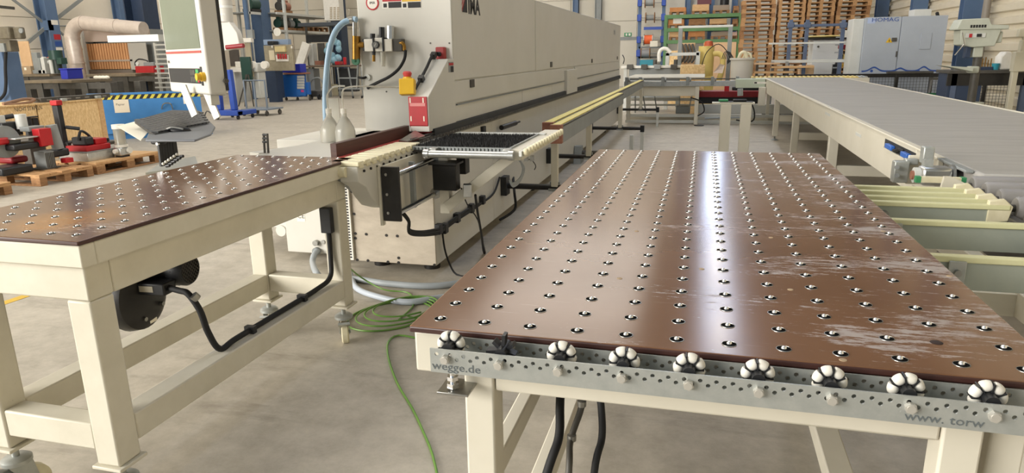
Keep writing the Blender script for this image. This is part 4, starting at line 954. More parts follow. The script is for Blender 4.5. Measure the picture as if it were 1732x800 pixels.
MB().cyl(P(1252, 150, y=8.0), P(1252, 162, y=8.0), 0.03, 10).build('sensor', steelgrey, ps)

# ================================================================== cross conveyor at the outfeed
oc = thing('cross_conveyor', 'cream outfeed cross conveyor behind the far end of the machine', 'conveyor', (0.0, 15.8, 0))
part('table_plate', mat('beige sheet', '#bdb9ab', '#b3af9f', scale=2, rough=0.5), oc, (-1.62, 0.02, 15.1, 17.4, 0.955, 0.975), bevel=0.004)
part('front_rail', alu, oc, (-1.62, 1.0, 14.95, 15.05, 0.80, 0.905), bevel=0.006)
part('guide_bar', dkgrey, oc, (-1.55, 1.0, 14.96, 15.03, 0.935, 0.955))
for u in (1060, 1083, 1121, 1163, 1205, 1247):
    c = P(u, 137, y=14.94); MB().box(c.x - 0.03, c.x + 0.03, 14.90, 15.0, 0.82, 0.99).cyl((c.x + 0.04, 14.93, 0.93), (c.x + 0.07, 14.93, 0.93), 0.035, 10).build('rail_clamp', steelgrey, oc)
part('side_panel', cream, oc, (-1.62, -0.12, 15.0, 15.04, 0.60, 0.80), bevel=0.004)
for u in (1063, 1178):
    c = P(u, 180, y=15.0); part('leg', cream, oc, (c.x - 0.04, c.x + 0.04, 14.96, 15.04, 0.02 if u > 1100 else 0.1, 0.80), bevel=0.004)
for z0, z1, y in ((0.44, 0.50, 15.9), (0.33, 0.37, 15.9), (0.14, 0.20, 15.3), (0.02, 0.08, 15.2)):
    part('lower_rail', greywht, oc, (-1.6, -0.1 if z1 > 0.3 else 2.2, y, y + 0.06, z0, z1), bevel=0.004)
part('base_beam', greywht, oc, (-0.1, 3.0, 16.0, 16.1, 0.16, 0.36), bevel=0.004)
part('base_beam', cream, oc, (-1.6, 2.4, 15.7, 15.8, 0.0, 0.13), bevel=0.004)
part('drive_cabinet', mat('pale green paint', '#b9c2ae', rough=0.5), oc, (0.62, 1.165, 14.6, 15.2, 0.78, 0.95), bevel=0.006)
c = P(1284, 140, y=14.6); part('name_plate', white, oc, (c.x - 0.10, c.x + 0.14, 14.597, 14.6, c.z - 0.02, c.z + 0.02)); part('name_mark', ink, oc, (c.x - 0.09, c.x - 0.04, 14.595, 14.597, c.z - 0.014, c.z + 0.014))
part('support_plate', cream, oc, (1.05, 1.17, 14.4, 14.6, 0.45, 0.80), bevel=0.004)
part('upper_box', darkred, oc, (-0.1, 1.3, 16.2, 16.7, 0.50, 0.63), bevel=0.006)
part('red_post', red, oc, (0.45, 0.55, 16.2, 16.3, 0.63, 0.80))
part('black_tray', black, oc, (-0.1, 1.3, 16.25, 16.8, 0.36, 0.50))  # plain black tray under the red box
part('black_roller', black, oc, (0.6, 1.35, 15.9, 16.05, 0.66, 0.74), bevel=0.02)
MB().tube([P(1168, 165, y=14.95), P(1186, 172, y=14.95), P(1191, 188, y=14.95), P(1180, 196, y=14.95)], 0.012, 6).build('cable', rubber, oc)
MB().tube([P(1192, 200, y=15.1), P(1230, 199, y=15.1), P(1270, 199, y=15.1)], 0.02, 6).build('cable', greycable, oc)
MB().cyl((-0.05, 14.9, 0), (-0.05, 14.9, 0.012), 0.10, 14).build('floor_pad', black, oc)
for u in (1075, 1093, 1112, 1150, 1165):
    c = P(u, 175, y=15.4); MB().beam((c.x, 15.4, 0.22), (c.x + random.uniform(-.08, .08), 15.4, 0.58), 0.025, 0.025).build('strut', steelgrey, oc)
part('pump_body', steelgrey, oc, (-0.55, -0.25, 15.4, 15.7, 0.20, 0.36), bevel=0.02)
c0, c1 = P(1312, 131, z=0.95), P(1446, 127, z=0.95)
for k in range(26):
    x = 1.0 + k * 0.085
    MB().cyl((x, 15.45, 0.925), (x, 15.95, 0.925), 0.036, 10).build('roller', yelplas if k < 24 else alu, oc)
part('roller_frame', cream, oc, (0.96, 3.18, 15.40, 15.45, 0.82, 0.93), bevel=0.004)
part('roller_frame', dkgrey, oc, (0.96, 3.18, 15.95, 16.0, 0.82, 0.95), bevel=0.004)
for x in (1.3, 2.9): part('leg', cream, oc, (x, x + 0.06, 15.6, 15.66, 0, 0.82))
# white profile machine parts standing on the outfeed
wp = thing('saw_unit', 'low white and grey cutting unit behind the outfeed plate', 'machine', (-0.9, 18.6, 0))
a, b = P(1052, 112, y=18.5), P(1180, 104, y=18.5)
part('white_beam', white, wp, (a.x, b.x, 18.3, 18.5, 1.10, 1.16), bevel=0.006)
part('grey_base', steelgrey, wp, (a.x + 0.2, b.x - 0.2, 18.35, 18.9, 0.35, 1.10), bevel=0.02)
for u in (1066, 1090, 1112, 1140): c = P(u, 113, y=18.3); MB().obox((c.x, 18.25, c.z), (0.16, 0.1, 0.12)).build('clamp_head', dkgrey if u != 1112 else steelgrey, wp, bevel=0.01)
for u in (1108, 1143): c = P(u, 103, y=18.4); MB().cyl((c.x, 18.4, 1.16), (c.x, 18.4, 1.30), 0.05, 10).build('spindle', dkgrey, wp)
for x in (a.x + 0.1, b.x - 0.1): part('leg', greywht, wp, (x - 0.04, x + 0.04, 18.4, 18.48, 0, 1.10))
MB().tube([P(1054, 108, y=18.3), P(1056, 100, y=18.3), P(1053, 93, y=18.4)], 0.012, 6).build('cable', rubber, wp)
# ================================================================== stacks of wooden pallets at the back
def pallet_mesh(name, m, L=1.2, W_=0.8):
    mb = MB()
    for x in (-W_ / 2 + 0.05, 0, W_ / 2 - 0.05): mb.box(x - 0.05, x + 0.05, -L / 2, L / 2, 0, 0.022)
    for x in (-W_ / 2 + 0.05, 0, W_ / 2 - 0.05):
        for y in (-L / 2 + 0.0725, 0, L / 2 - 0.0725): mb.box(x - 0.05, x + 0.05, y - 0.0725, y + 0.0725, 0.022, 0.10)
    for y in (-L / 2 + 0.0725, 0, L / 2 - 0.0725): mb.box(-W_ / 2, W_ / 2, y - 0.0725, y + 0.0725, 0.10, 0.122)
    for k, x in enumerate((-W_ / 2 + 0.0725, -0.19, 0, 0.19, W_ / 2 - 0.0725)):
        w2 = 0.0725 if k in (0, 2, 4) else 0.05; mb.box(x - w2, x + w2, -L / 2, L / 2, 0.122, 0.144)
    return mb.mesh(name, m)
pm1, pm2 = pallet_mesh('pallet', wood), pallet_mesh('pallet', wooddk)
stacks = [('leftmost', 1252, 1308, 22), ('second', 1313, 1358, 26), ('third', 1362, 1408, 26), ('rightmost', 1412, 1468, 26)]
rp_ = random.Random(5)
for nm, u0, u1, cnt in stacks:
    a, b = P(u0, 60, y=26.6), P(u1, 60, y=26.6); xc = (a.x + b.x) / 2
    for k in range(cnt):
        o = bpy.data.objects.new('pallet', pm1 if rp_.random() < 0.55 else pm2); C.objects.link(o)
        o.location = (xc + rp_.uniform(-.02, .02), 27.0 + rp_.uniform(-.02, .02), k * 0.1442); o.rotation_euler = (0, 0, math.pi / 2 + rp_.uniform(-.012, .012))
        o.scale = (1, (b.x - a.x) / 1.2, 1)
        od = '%d%s' % (k + 1, {1: 'st', 2: 'nd', 3: 'rd'}.get((k + 1) % 10 if k + 1 not in (11, 12, 13) else 0, 'th'))
        tag(o, 'wooden pallet, %s from the floor in the %s tall stack by the far right corner' % (od, nm), 'pallet', 'pallets in the %s stack' % nm)

# ================================================================== green pallet rack with crates
gr = thing('pallet_rack', 'green pallet rack with wooden boxes against the back wall', 'shelving', (-0.2, 30.5, 0))
gx0, gx1 = P(1124, 40, y=30).x, P(1254, 40, y=30).x
levels = [P(1180, v, y=30).z for v in (27, 49.5, 70)]
for z in levels:
    part('shelf_beam', green, gr, (gx0, gx1, 29.95, 30.02, z - 0.07, z + 0.07)); part('shelf_beam', green, gr, (gx0, gx1, 31.0, 31.07, z - 0.07, z + 0.07))
    part('shelf_deck', steelgrey, gr, (gx0 + .05, gx1 - .05, 30.02, 31.0, z + 0.03, z + 0.06))
for x in (gx0 + 0.05, gx1 - 0.05):
    for y in (29.98, 31.03): part('upright', green, gr, (x - 0.06, x + 0.06, y - 0.05, y + 0.05, 0, levels[0] + 0.07))
    for k in range(3): MB().beam((x, 29.98, 0.4 + k * 0.8), (x, 31.03, 1.1 + k * 0.8), 0.03, 0.03).build('brace', green, gr)
crates = [(0, 1131, 1160, 13, 0), (0, 1169, 1199, 8, 1), (0, 1204, 1233, 9, 2), (1, 1129, 1158, 33, 0), (1, 1164, 1194, 32, 3), (1, 1199, 1230, 32, 1), (2, 1132, 1160, 54, 1), (2, 1164, 1194, 53, 0), (2, 1203, 1233, 54, 2), (0, 1238, 1249, 10, 3), (1, 1238, 1249, 32, 3), (2, 1238, 1249, 54, 4)]
cmats = [mat('tan cardboard', '#c98d58', '#bb7f4c', scale=5, rough=0.8), woodlt, mat('grey wood', '#9a8a78', rough=0.8), wooddk, mat('pinkish carton', '#cba99a', rough=0.8)]
lv = ['top', 'middle', 'bottom']; pos = {0: 'at the left end', 1: 'second from the left', 2: 'third from the left', 3: 'at the right end'}
cnt = {}
for l, u0, u1, vt, mi in crates:
    i = cnt.get(l, 0); cnt[l] = i + 1
    z0 = levels[l] + 0.071; a, b = P(u0, 40, y=30.05), P(u1, 40, y=30.05); zt = P(u0, vt, y=30.05).z
    t = thing('pallet_box', 'wooden pallet box %s on the %s level of the green rack' % (pos[i], lv[l]), 'box', ((a.x + b.x) / 2, 30.4, z0), group='boxes on the green rack')
    hw = (b.x - a.x) / 2
    ft = MB()
    for x in (-hw + 0.06, 0, hw - 0.06): ft.box(x - 0.05, x + 0.05, -0.35, 0.35, 0, 0.10)
    ft.box(-hw, hw, -0.36, 0.36, 0.10, 0.125); ft.build('pallet_base', wooddk, t, local=True)
    bx = MB().box(-hw + 0.02, hw - 0.02, -0.34, 0.34, 0.125, max(zt - z0, 0.25)); bx.build('box_body', cmats[mi], t, local=True, bevel=0.01)
    if (l, i) == (1, 0): MB().box(-0.12, 0.22, -0.345, -0.34, 0.17, 0.42).build('paper_label', white, t, local=True)
    if (l, i) == (0, 1): MB().box(-0.15, 0.05, -0.3, 0.1, zt - z0, zt - z0 + 0.28).box(0.05, 0.4, -0.3, 0.1, zt - z0, zt - z0 + 0.18).build('loose_load', mat('maroon carton', '#6b4046', rough=0.7), t, local=True)
    if (l, i) == (0, 2): MB().cyl((0.12, 0, zt - z0), (0.12, 0, zt - z0 + 0.22), 0.18, 14).build('black_reel', black, t, local=True)

# ================================================================== cable reel rack
rr_ = thing('reel_rack', 'blue post rack carrying cable drums left of the green rack', 'rack', (-2.4, 31.5, 0))
ya = 31.4
ux = [P(1081, 60, y=ya).x, P(1121, 60, y=ya).x]
for x in ux: part('upright', bluegrey, rr_, (x - 0.07, x + 0.07, ya, ya + 0.12, 0, 4.6))
reels = [(5, steelgrey, 1099, 0.13, 0.21), (30, steelgrey, 1100, 0.11, 0.22), (67, orange, 1097, 0.19, 0.24), (90, mat('grey cable drum', '#8f8f92', rough=0.6), 1092, 0.16, 0.22)]
for v, m, u, r1, r2 in reels:
    z = P(u, v, y=ya).z; xc = P(u, v, y=ya).x
    MB().cyl((ux[0], ya - 0.1, z), (ux[1], ya - 0.1, z), 0.02, 8).build('axle', steel, rr_)
    for x in ux: part('axle_holder', blue, rr_, (x - 0.09, x + 0.09, ya - 0.16, ya, z - 0.14, z + 0.14), bevel=0.02)
    dn = {67: 'orange cable drum on the reel rack', 5: 'grey cable drum at the top of the reel rack', 30: 'grey cable drum second from the top of the reel rack', 90: 'grey cable drum at the bottom of the reel rack'}[v]
    t = thing('cable_drum', dn, 'cable drum', (xc, ya - 0.1, z - r2), group='cable drums on the reel rack')
    MB().cyl((xc - 0.17, ya - 0.1, z), (xc + 0.17, ya - 0.1, z), r1, 18).build('cable_winding', m, t)
    for s_ in (-1, 1): MB().cyl((xc + s_ * 0.17, ya - 0.1, z), (xc + s_ * 0.2, ya - 0.1, z), r2, 20).build('flange', wooddk if m is not orange else steel, t)
z = P(1100, 48, y=ya).z; part('blue_bar', blue, rr_, (ux[0] + 0.2, ux[1], ya - 0.12, ya - 0.02, z - 0.06, z + 0.06))
z = P(1100, 80, y=ya).z; part('cross_bar', steelgrey, rr_, (ux[0], ux[1], ya, ya + 0.06, z - 0.04, z + 0.04)); z = P(1100, 97, y=ya).z; part('cross_bar', dkgrey, rr_, (ux[0], ux[1], ya, ya + 0.06, z - 0.04, z + 0.04))
c = P(1096, 101, y=31.2); one('plastic_crate', MB().box(c.x - 0.32, c.x + 0.32, 30.9, 31.25, 0.80, 1.16).box(c.x - 0.29, c.x + 0.29, 30.93, 31.22, 1.05, 1.17), teal, 'teal plastic crate below the cable drums', 'crate', bevel=0.02)
c0 = c; t = one('low_cabinet', MB().box(c.x - 0.6, c.x + 0.9, 30.85, 31.35, 0, 0.78).box(c.x - 0.62, c.x + 0.92, 30.83, 31.37, 0.78, 0.80), steelgrey, 'grey cabinet carrying the teal crate', 'cabinet', bevel=0.01)
c = P(1106, 74, y=31.1); one('paper_tag', MB().box(c.x - 0.16, c.x + 0.16, 31.07, 31.08, c.z - 0.12, c.z + 0.12), paper, 'white paper tag below the orange cable drum', 'sign')
ex = thing('exit_sign', 'small green emergency exit sign on the back wall', 'sign', P(1062, 61, y=YB - 0.03))
c = P(1062, 58.5, y=YB - 0.03)
MB().box(c.x - 0.16, c.x + 0.16, YB - 0.04, YB - 0.002, c.z - 0.08, c.z + 0.08).build('sign_plate', mat('exit green', '#2f8f5e', rough=0.5), ex)
MB().box(c.x - 0.10, c.x - 0.03, YB - 0.043, YB - 0.04, c.z - 0.05, c.z + 0.05).box(c.x + 0.03, c.x + 0.12, YB - 0.043, YB - 0.04, c.z - 0.05, c.z + 0.05).build('sign_symbol', white, ex)
# blue grey columns along the back wall
for u, w2, lb in ((1163, 0.12, 'behind the left part of the green rack'), (1203, 0.12, 'behind the middle of the green rack'), (1242, 0.12, 'behind the right end of the green rack'), (1012, 0.14, 'rising behind the hood top of the machine'), (974, 0.12, 'left of the column rising behind the hood')):
    x = P(u, 20, y=32.2).x
    one('steel_column', MB().box(x - w2, x + w2, 32.15, 32.3, 0, ZC).box(x - w2, x - w2 + 0.03, 32.05, 32.4, 0, ZC).box(x + w2 - 0.03, x + w2, 32.05, 32.4, 0, ZC), bluegrey if u != 1012 else steelgrey, 'steel column %s' % lb, 'column')
# ================================================================== gantry frame, dust collector and boards
gf = thing('gantry_frame', 'grey portal frame standing in front of the green rack', 'frame', (0.6, 20.0, 0))
a, b = P(1151, 60, y=20), P(1235, 60, y=20); zt = P(1190, 47, y=20).z
for x in (a.x, b.x): part('upright', steelgrey, gf, (x - 0.055, x + 0.055, 19.95, 20.05, 0, zt), bevel=0.008)
part('top_bar', greywht, gf, (a.x - 0.055, b.x + 0.055, 19.95, 20.05, zt, zt + 0.06), bevel=0.008)
hf = thing('clamp_frame', 'low grey clamping frame with bent white pipe behind the outfeed', 'frame', (-0.3, 19.2, 0))
a, b = P(1126, 92, y=19.2), P(1183, 90, y=19.2)
part('cross_bar', greywht, hf, (a.x, b.x, 19.15, 19.25, a.z - 0.04, a.z + 0.04), bevel=0.006)
for x in (a.x, b.x - 0.08): part('upright', greywht, hf, (x, x + 0.1, 19.15, 19.25, 0, a.z + 0.06), bevel=0.006)
MB().tube([P(1115, 104, y=19.1), P(1115, 90, y=19.1), P(1120, 83, y=19.1), P(1128, 83, y=19.1), P(1134, 89, y=19.1)], 0.05, 10).build('white_pipe', white, hf)
bo = [(1146, 1176, 73, 'tan chipboard sheet leaning behind the dust collector, left part', peach, 21.2), (1190, 1246, 72, 'large tan board leaning behind the dust collector', peach, 22.0), (1128, 1152, 86, 'short chipboard sheet standing left of the hung clamps', osb, 20.8)]
for u0, u1, vt, lb, m, y in bo:
    a, b = P(u0, vt, y=y), P(u1, vt, y=y); mbx = MB(); mbx.beam(((a.x + b.x) / 2, y, 0), ((a.x + b.x) / 2, y + 0.15, a.z), b.x - a.x, 0.03, up=(0, 1, 0)); one('chipboard_sheet', mbx, m, lb, 'board')
a, b = P(1151, 110, y=17.8), P(1192, 121, y=17.8); one('chipboard_box', MB().box(a.x, b.x, 17.8, 18.2, 0, a.z), osb, 'low chipboard box in front of the yellow dust collector', 'box', bevel=0.006)
for k, u in enumerate((1153, 1159, 1165, 1171)):
    pts = [P(u, 75, y=21.27), P(u + 3, 85, y=21.2), P(u + 4, 97, y=21.15), P(u - 2, 106, y=21.15)]
    one('hung_clamp', MB().tube(pts, 0.035, 8), dkgrey, 'curved dark clamp hanging on the tan sheet, %s from the left' % ['first', 'second', 'third', 'fourth'][k], 'clamp', group='clamps on the tan sheet')
dc = thing('dust_collector', 'pale yellow cylindrical dust collector with elbow duct', 'dust collector', P(1194, 125, y=19.5) * 1)
dc.location = (P(1194, 100, y=19.5).x, 19.5, 0)
zt = P(1194, 78, y=19.5).z; x = dc.location.x
MB().lathe([(0, 0.5), (0.12, 0.5), (0.20, 0.75), (0.20, zt), (0.0, zt)], (x, 19.5, 0), n=22).build('drum', yelplas, dc)
MB().box(x - 0.22, x + 0.22, 19.3, 19.7, 0.0, 0.85).build('stand', yelplas, dc, bevel=0.01)
MB().lathe([(0.0, zt + 0.14), (0.10, zt + 0.12), (0.12, zt), (0, zt)], (x + 0.05, 19.5, 0), n=16).build('motor_cap', mat('reddish cap', '#b0502c', rough=0.5), dc)
MB().tube([(x + 0.17, 19.45, zt - 0.2), (x + 0.32, 19.45, zt - 0.2), (x + 0.42, 19.45, zt - 0.3), (x + 0.42, 19.45, zt - 0.6), (x + 0.36, 19.45, zt - 0.9)], 0.07, 14, smooth=5).build('elbow_duct', yelplas, dc)
tb_ = thing('white_tub', 'round pale grey plastic tub with coiled hoses on top', 'tub', (P(1255, 110, y=17.35).x, 17.35, 0.0))
zt = P(1255, 98, y=17.35).z; rr2 = (P(1275, 110, y=17.35).x - P(1236, 110, y=17.35).x) / 2
MB().lathe([(0, 0.72), (rr2 * 0.92, 0.72), (rr2, zt - 0.05), (rr2 + 0.03, zt - 0.04), (rr2 + 0.03, zt), (rr2 - 0.03, zt), (rr2 - 0.05, zt - 0.08), (0, zt - 0.08)], (0, 0, 0), n=30).build('tub_body', mat('tub plastic', '#cfcdc2', rough=0.5), tb_, local=True)
MB().box(-0.3, 0.3, -0.25, 0.25, 0, 0.72).build('stand', greywht, tb_, local=True)
MB().tube([(-0.1, 0, zt - 0.08), (-0.05, -0.05, zt + 0.10), (0.05, -0.05, zt + 0.12), (0.12, 0, zt - 0.08)], 0.035, 8).tube([(0.0, 0.1, zt - 0.08), (0.08, 0.1, zt + 0.10), (0.18, 0.08, zt + 0.06), (0.2, 0.1, zt - 0.08)], 0.03, 8).build('hose', offwhite, tb_, local=True)
MB().tube([(-0.28, 0, zt - 0.05), (-0.33, 0, zt + 0.12), (-0.55, 0, zt + 0.32), (-0.8, 0.1, zt + 0.15), (-0.9, 0.1, zt - 0.15)], 0.010, 6).build('black_hose', rubber, tb_, local=True)
hp = [(1222, 1240, 88, 'dark tangle of hoses hanging left of the white tub', 0)]
cn = tb_
for k in range(5):
    MB().tube([P(1221 + k * 3, 100, y=17.6), P(1226 + k * 2, 88 + k, y=17.6), P(1236 + k, 90 + 2 * k, y=17.6), P(1230, 104 + k, y=17.6)], 0.009, 6).build('hanging_hose', dark, cn)
sh = MB(); sh.add([P(1206, 123, y=17.3), P(1218, 108, y=17.3), P(1226, 110, y=17.35), P(1222, 124, y=17.3), P(1206, 123, y=17.32), P(1218, 108, y=17.32), P(1226, 110, y=17.37), P(1222, 124, y=17.32)], [(0, 1, 2, 3), (7, 6, 5, 4), (0, 4, 5, 1), (1, 5, 6, 2), (2, 6, 7, 3), (3, 7, 4, 0)])
one('paper_sheet', sh, mat('pinkish paper', '#e0cfc0', rough=0.8), 'crumpled pinkish paper sheet beside the dust collector', 'paper')

# ================================================================== board trolley in front of the pallets
tr_ = thing('board_trolley', 'grey-blue rack trolley with peg arms in front of the pallet stacks', 'trolley', (3.3, 17.8, 0))
pb = mat('grey blue paint', '#56637c', '#4d5a72', scale=4, rough=0.5)
ty = 17.8; ups = [(1335, 38), (1363, 38), (1424, 38), (1455, 37)]
for u, vt in ups:
    t0 = P(u + 3, vt, y=ty); b0 = Vector((t0.x, ty, 0.05))
    part('upright', pb, tr_, (t0.x - 0.04, t0.x + 0.04, ty - 0.04, ty + 0.04, 0.05, t0.z + 0.06), bevel=0.006)
    part('joint', pb, tr_, (t0.x - 0.07, t0.x + 0.07, ty - 0.07, ty + 0.07, t0.z - 0.12, t0.z), bevel=0.01)
    for k in range(9): part('peg', steelgrey, tr_, (t0.x - 0.13, t0.x - 0.04, ty - 0.02, ty + 0.02, 0.55 + k * 0.17, 0.575 + k * 0.17))
a, b = P(1338, 44, y=ty), P(1456, 42, y=ty); part('top_tube', pb, tr_, (a.x, b.x, ty - 0.03, ty + 0.03, a.z - 0.03, a.z + 0.03), bevel=0.01)
z = P(1400, 103, y=ty).z; part('cross_bar', greywht, tr_, (P(1305, 103, y=ty).x, P(1462, 103, y=ty).x, ty - 0.06, ty - 0.04, z - 0.035, z + 0.035), bevel=0.004)
z = P(1400, 72, y=ty).z; part('shelf_bar', greywht, tr_, (P(1300, 72, y=ty).x, P(1470, 72, y=ty).x, ty - 0.05, ty - 0.02, z - 0.02, z + 0.02))
part('base_bar', dkgrey, tr_, (a.x - 0.5, b.x + 0.3, ty - 0.05, ty + 0.05, 0.0, 0.06))
bk = [(1303, 1375, 111, 115, 'light timber lath lying across the trolley, lower', woodlt), (1274, 1340, 120, 124, 'pale timber offcut lying right of the white tub', woodlt), (1274, 1318, 106, 109, 'thin timber lath right of the white tub', peach)]
for u0, u1, v0, v1, lb, m in bk:
    a, b = P(u0, v1, y=17.5), P(u1, v0, y=17.5); one('timber_lath', MB().box(a.x, b.x, 17.3, 17.6, a.z, b.z), m, lb, 'timber')
lr = thing('lath_rack', 'thin grey rack holding the timber laths right of the white tub', 'rack', (P(1310, 120, y=17.63).x, 17.63, 0))
for u in (1280, 1306, 1330): x = P(u, 120, y=17.63).x; part('upright', steelgrey, lr, (x - 0.03, x + 0.03, 17.601, 17.66, 0, P(u, 104, y=17.63).z))
# white cabinet and bits behind the trolley
wc = thing('white_cabinet', 'white metal cabinet behind the rack trolley', 'cabinet', (P(1400, 100, y=19).x, 19.4, 0))
a, b = P(1376, 68, y=19), P(1424, 68, y=19); part('body', mat('white lacquer', '#d9dbda', rough=0.4), wc, (a.x, b.x, 19, 19.8, 0, a.z), bevel=0.01)
c = P(1384, 79, y=19); MB().cyl((c.x, 18.98, c.z), (c.x, 19, c.z), 0.025, 10).build('lock', dkgrey, wc)
part('top_plate', blackm, wc, (a.x - 0.3, P(1470, 60, y=19).x, 18.9, 19.6, a.z + 0.01, a.z + 0.05))
rb = thing('shelf_trolley', 'small shelf trolley with red and yellow parts between white and blue-striped cabinets', 'trolley', (P(1440, 100, y=18.6).x, 18.6, 0))
a, b = P(1420, 76, y=18.6), P(1452, 82, y=18.6); part('red_shelf', darkred, rb, (a.x, b.x, 18.4, 18.8, b.z, a.z), bevel=0.006)
a, b = P(1427, 92, y=18.5), P(1452, 106, y=18.5); part('yellow_bin', yelplas, rb, (a.x, b.x, 18.35, 18.7, b.z, a.z), bevel=0.01)
a, b = P(1424, 108, y=18.5), P(1448, 113, y=18.5); part('yellow_frame', yellow, rb, (a.x, b.x, 18.4, 18.6, b.z, a.z), bevel=0.006)
for u in (1421, 1452): x = P(u, 100, y=18.6).x; part('upright', greywht, rb, (x - 0.03, x + 0.03, 18.5, 18.7, 0, P(u, 74, y=18.6).z))
for u in (1432, 1440): MB().beam(P(u, 124, y=18.3), P(u + 8, 110, y=18.3), 0.06, 0.04).build('offcut', mat('salmon wood', '#c98f70', rough=0.7), rb)
bd2 = MB(); q = P(1413, 118, y=18.2); bd2.obox(q, (0.14, 0.1, 0.25)).box(q.x - 0.04, q.x + 0.04, 18.17, 18.23, 0, q.z - 0.12).cyl(q + Vector((0, 0, 0.1)), q + Vector((0.1, 0, 0.35)), 0.04, 8)
one('router', bd2, black, 'black tool head in front of the white cabinet', 'tool')
bx2 = MB(); a, b = P(1353, 110, y=18), P(1376, 124, y=18); bx2.box(a.x, b.x, 17.95, 18.3, 0, a.z); one('cardboard_roll', bx2, peach, 'tan carton beside the white cabinet on the trolley side', 'box', bevel=0.03)
q = P(1440, 60, y=19.2); one('fan_housing', MB().obox(q, (0.18, 0.3, 0.5)).obox(q + Vector((-0.14, 0, -0.05)), (0.18, 0.25, 0.35), mi=1), [black, white], 'black and white fan housing left of the grey two-door cabinet', 'fan')
q = P(1396, 60, y=19.4); one('coil', MB().lathe([(0.35, 0), (0.45, 0.03), (0.35, 0.06), (0.25, 0.03), (0.35, 0)], Vector((q.x, 19.4, P(1400, 68, y=19).z + 0.06)), n=20), yelplas, 'flat yellowish coil on the white cabinet', 'coil')

# ================================================================== big grey two-door cabinet
hc = thing('control_cabinet', 'large light grey two-door cabinet with blue wave stripe', 'cabinet', (P(1525, 80, y=17).x, 17.4, 0))
gl = mat('light grey lacquer', '#a9b0ba', '#a3aab4', scale=1.5, rough=0.4)
hx0, hx1 = P(1459, 80, y=17).x, P(1597, 80, y=17).x; hz = P(1520, 28, y=17).z; xm = P(1520, 80, y=17).x
part('body', gl, hc, (hx0, hx1, 17.02, 17.8, 0.10, hz - 0.01)); part('side_wing', greywht, hc, (hx0 - 0.22, hx0, 17.1, 17.7, 0.4, hz - 0.02), bevel=0.01)
for x0, x1 in ((hx0, xm - 0.008), (xm + 0.008, hx1)): part('door', gl, hc, (x0, x1, 17.0, 17.02, 0.14, hz), bevel=0.006)
part('plinth', dkgrey, hc, (hx0 + .02, hx1 - .02, 17.05, 17.75, 0, 0.10))
a, b = P(1546, 16, y=17.2), P(1574, 26, y=17.2); part('vent_box', greywht, hc, (a.x, b.x, 17.15, 17.6, hz, a.z), bevel=0.01)
a, b = P(1558, 56, y=17), P(1573, 83, y=17); part('inspection_flap', gl, hc, (a.x, b.x, 16.985, 17.0, b.z, a.z), bevel=0.004)
c = P(1512, 67, y=17); part('door_handle', dkgrey, hc, (c.x - 0.045, c.x + 0.05, 16.97, 17.0, c.z - 0.04, c.z + 0.04), bevel=0.006)
c = P(1516, 90, y=17); part('door_latch', dkgrey, hc, (c.x - 0.01, c.x + 0.015, 16.98, 17.0, c.z - 0.08, c.z + 0.04))
c = P(1504, 68, y=17); MB().prism([(c.x - 0.065, c.z - 0.05), (c.x + 0.065, c.z - 0.05), (c.x, c.z + 0.06)], 'xz', 16.996, 17.0).build('warning_sign', yellow, hc)
MB().prism([(c.x - 0.01, c.z - 0.03), (c.x + 0.012, c.z - 0.03), (c.x, c.z + 0.03)], 'xz', 16.994, 16.996).build('warning_bolt', ink, hc)
c = P(1475, 34, y=17)
text('maker_lettering', 'HOMAG', 0.115, P(1474, 37, y=16.993), (1, 0, 0), (0, 0, 1), homblue, hc, wide=1.25)
lgm = MB(); a, b = P(1468, 31, y=17), P(1480, 39.5, y=17); lgm.box(a.x, b.x, 16.996, 16.9985, b.z, a.z); lgm.build('logo_block', mat('logo blue', '#a7b5d3', rough=0.5), hc)
wv = MB(); N = 60; z0 = P(1520, 119, y=17).z
for k in range(N):
    def zz(i):
        t = i / N; bump = lambda c_, w_, h_: h_ * math.exp(-((t - c_) / w_) ** 2)
        return z0 + bump(0.16, 0.07, 0.085) + bump(0.5, 0.06, 0.06) + bump(0.80, 0.06, 0.085) - 0.01
    xa, xb = hx0 + 0.03 + (hx1 - hx0 - 0.06) * k / N, hx0 + 0.03 + (hx1 - hx0 - 0.06) * (k + 1) / N
    wv.add([(xa, 16.995, zz(k) - 0.022), (xb, 16.995, zz(k + 1) - 0.022), (xb, 16.995, zz(k + 1) + 0.012), (xa, 16.995, zz(k) + 0.012)], [(0, 1, 2, 3)])
wv.build('wave_stripe', homblue, hc)
for u in (1474, 1553): c = P(u, 120, y=17); MB().cyl((c.x, 16.996, c.z), (c.x, 16.999, c.z), 0.03, 10).build('wave_dot', homblue, hc)
MB().tube([P(1585, 22, y=17.3), P(1588, 40, y=17.1), P(1586, 65, y=17.1)], 0.035, 8).build('cable_loom', rubber, hc)

# ================================================================== black mesh fence
fe = thing('mesh_fence', 'black frame fence with wire mesh behind the belt conveyor', 'fence', (4.2, 16.5, 0))
fy = 16.55; fx0, fx1 = P(1345, 126, y=fy).x, 6.1; fz = P(1550, 124, y=fy).z
part('top_rail', blackm, fe, (fx0, fx1, fy - 0.03, fy + 0.03, fz - 0.08, fz), bevel=0.006)
part('bottom_rail', blackm, fe, (fx0, fx1, fy - 0.03, fy + 0.03, 0.10, 0.16))
fxs = [fx0 + 0.03, P(1445, 130, y=fy).x, P(1517, 130, y=fy).x, P(1575, 130, y=fy).x, P(1668, 130, y=fy).x, 6.08]
for x in fxs: part('post', blackm, fe, (x - 0.03, x + 0.03, fy - 0.035, fy + 0.035, 0, fz), bevel=0.004)
ms = MB(); x = fx0
while x < fx1: ms.box(x - 0.003, x + 0.003, fy - 0.003, fy + 0.003, 0.16, fz - 0.08); x += 0.06
z = 0.2
while z < fz - 0.1: ms.box(fx0, fx1, fy - 0.006, fy - 0.001, z - 0.003, z + 0.003); z += 0.06
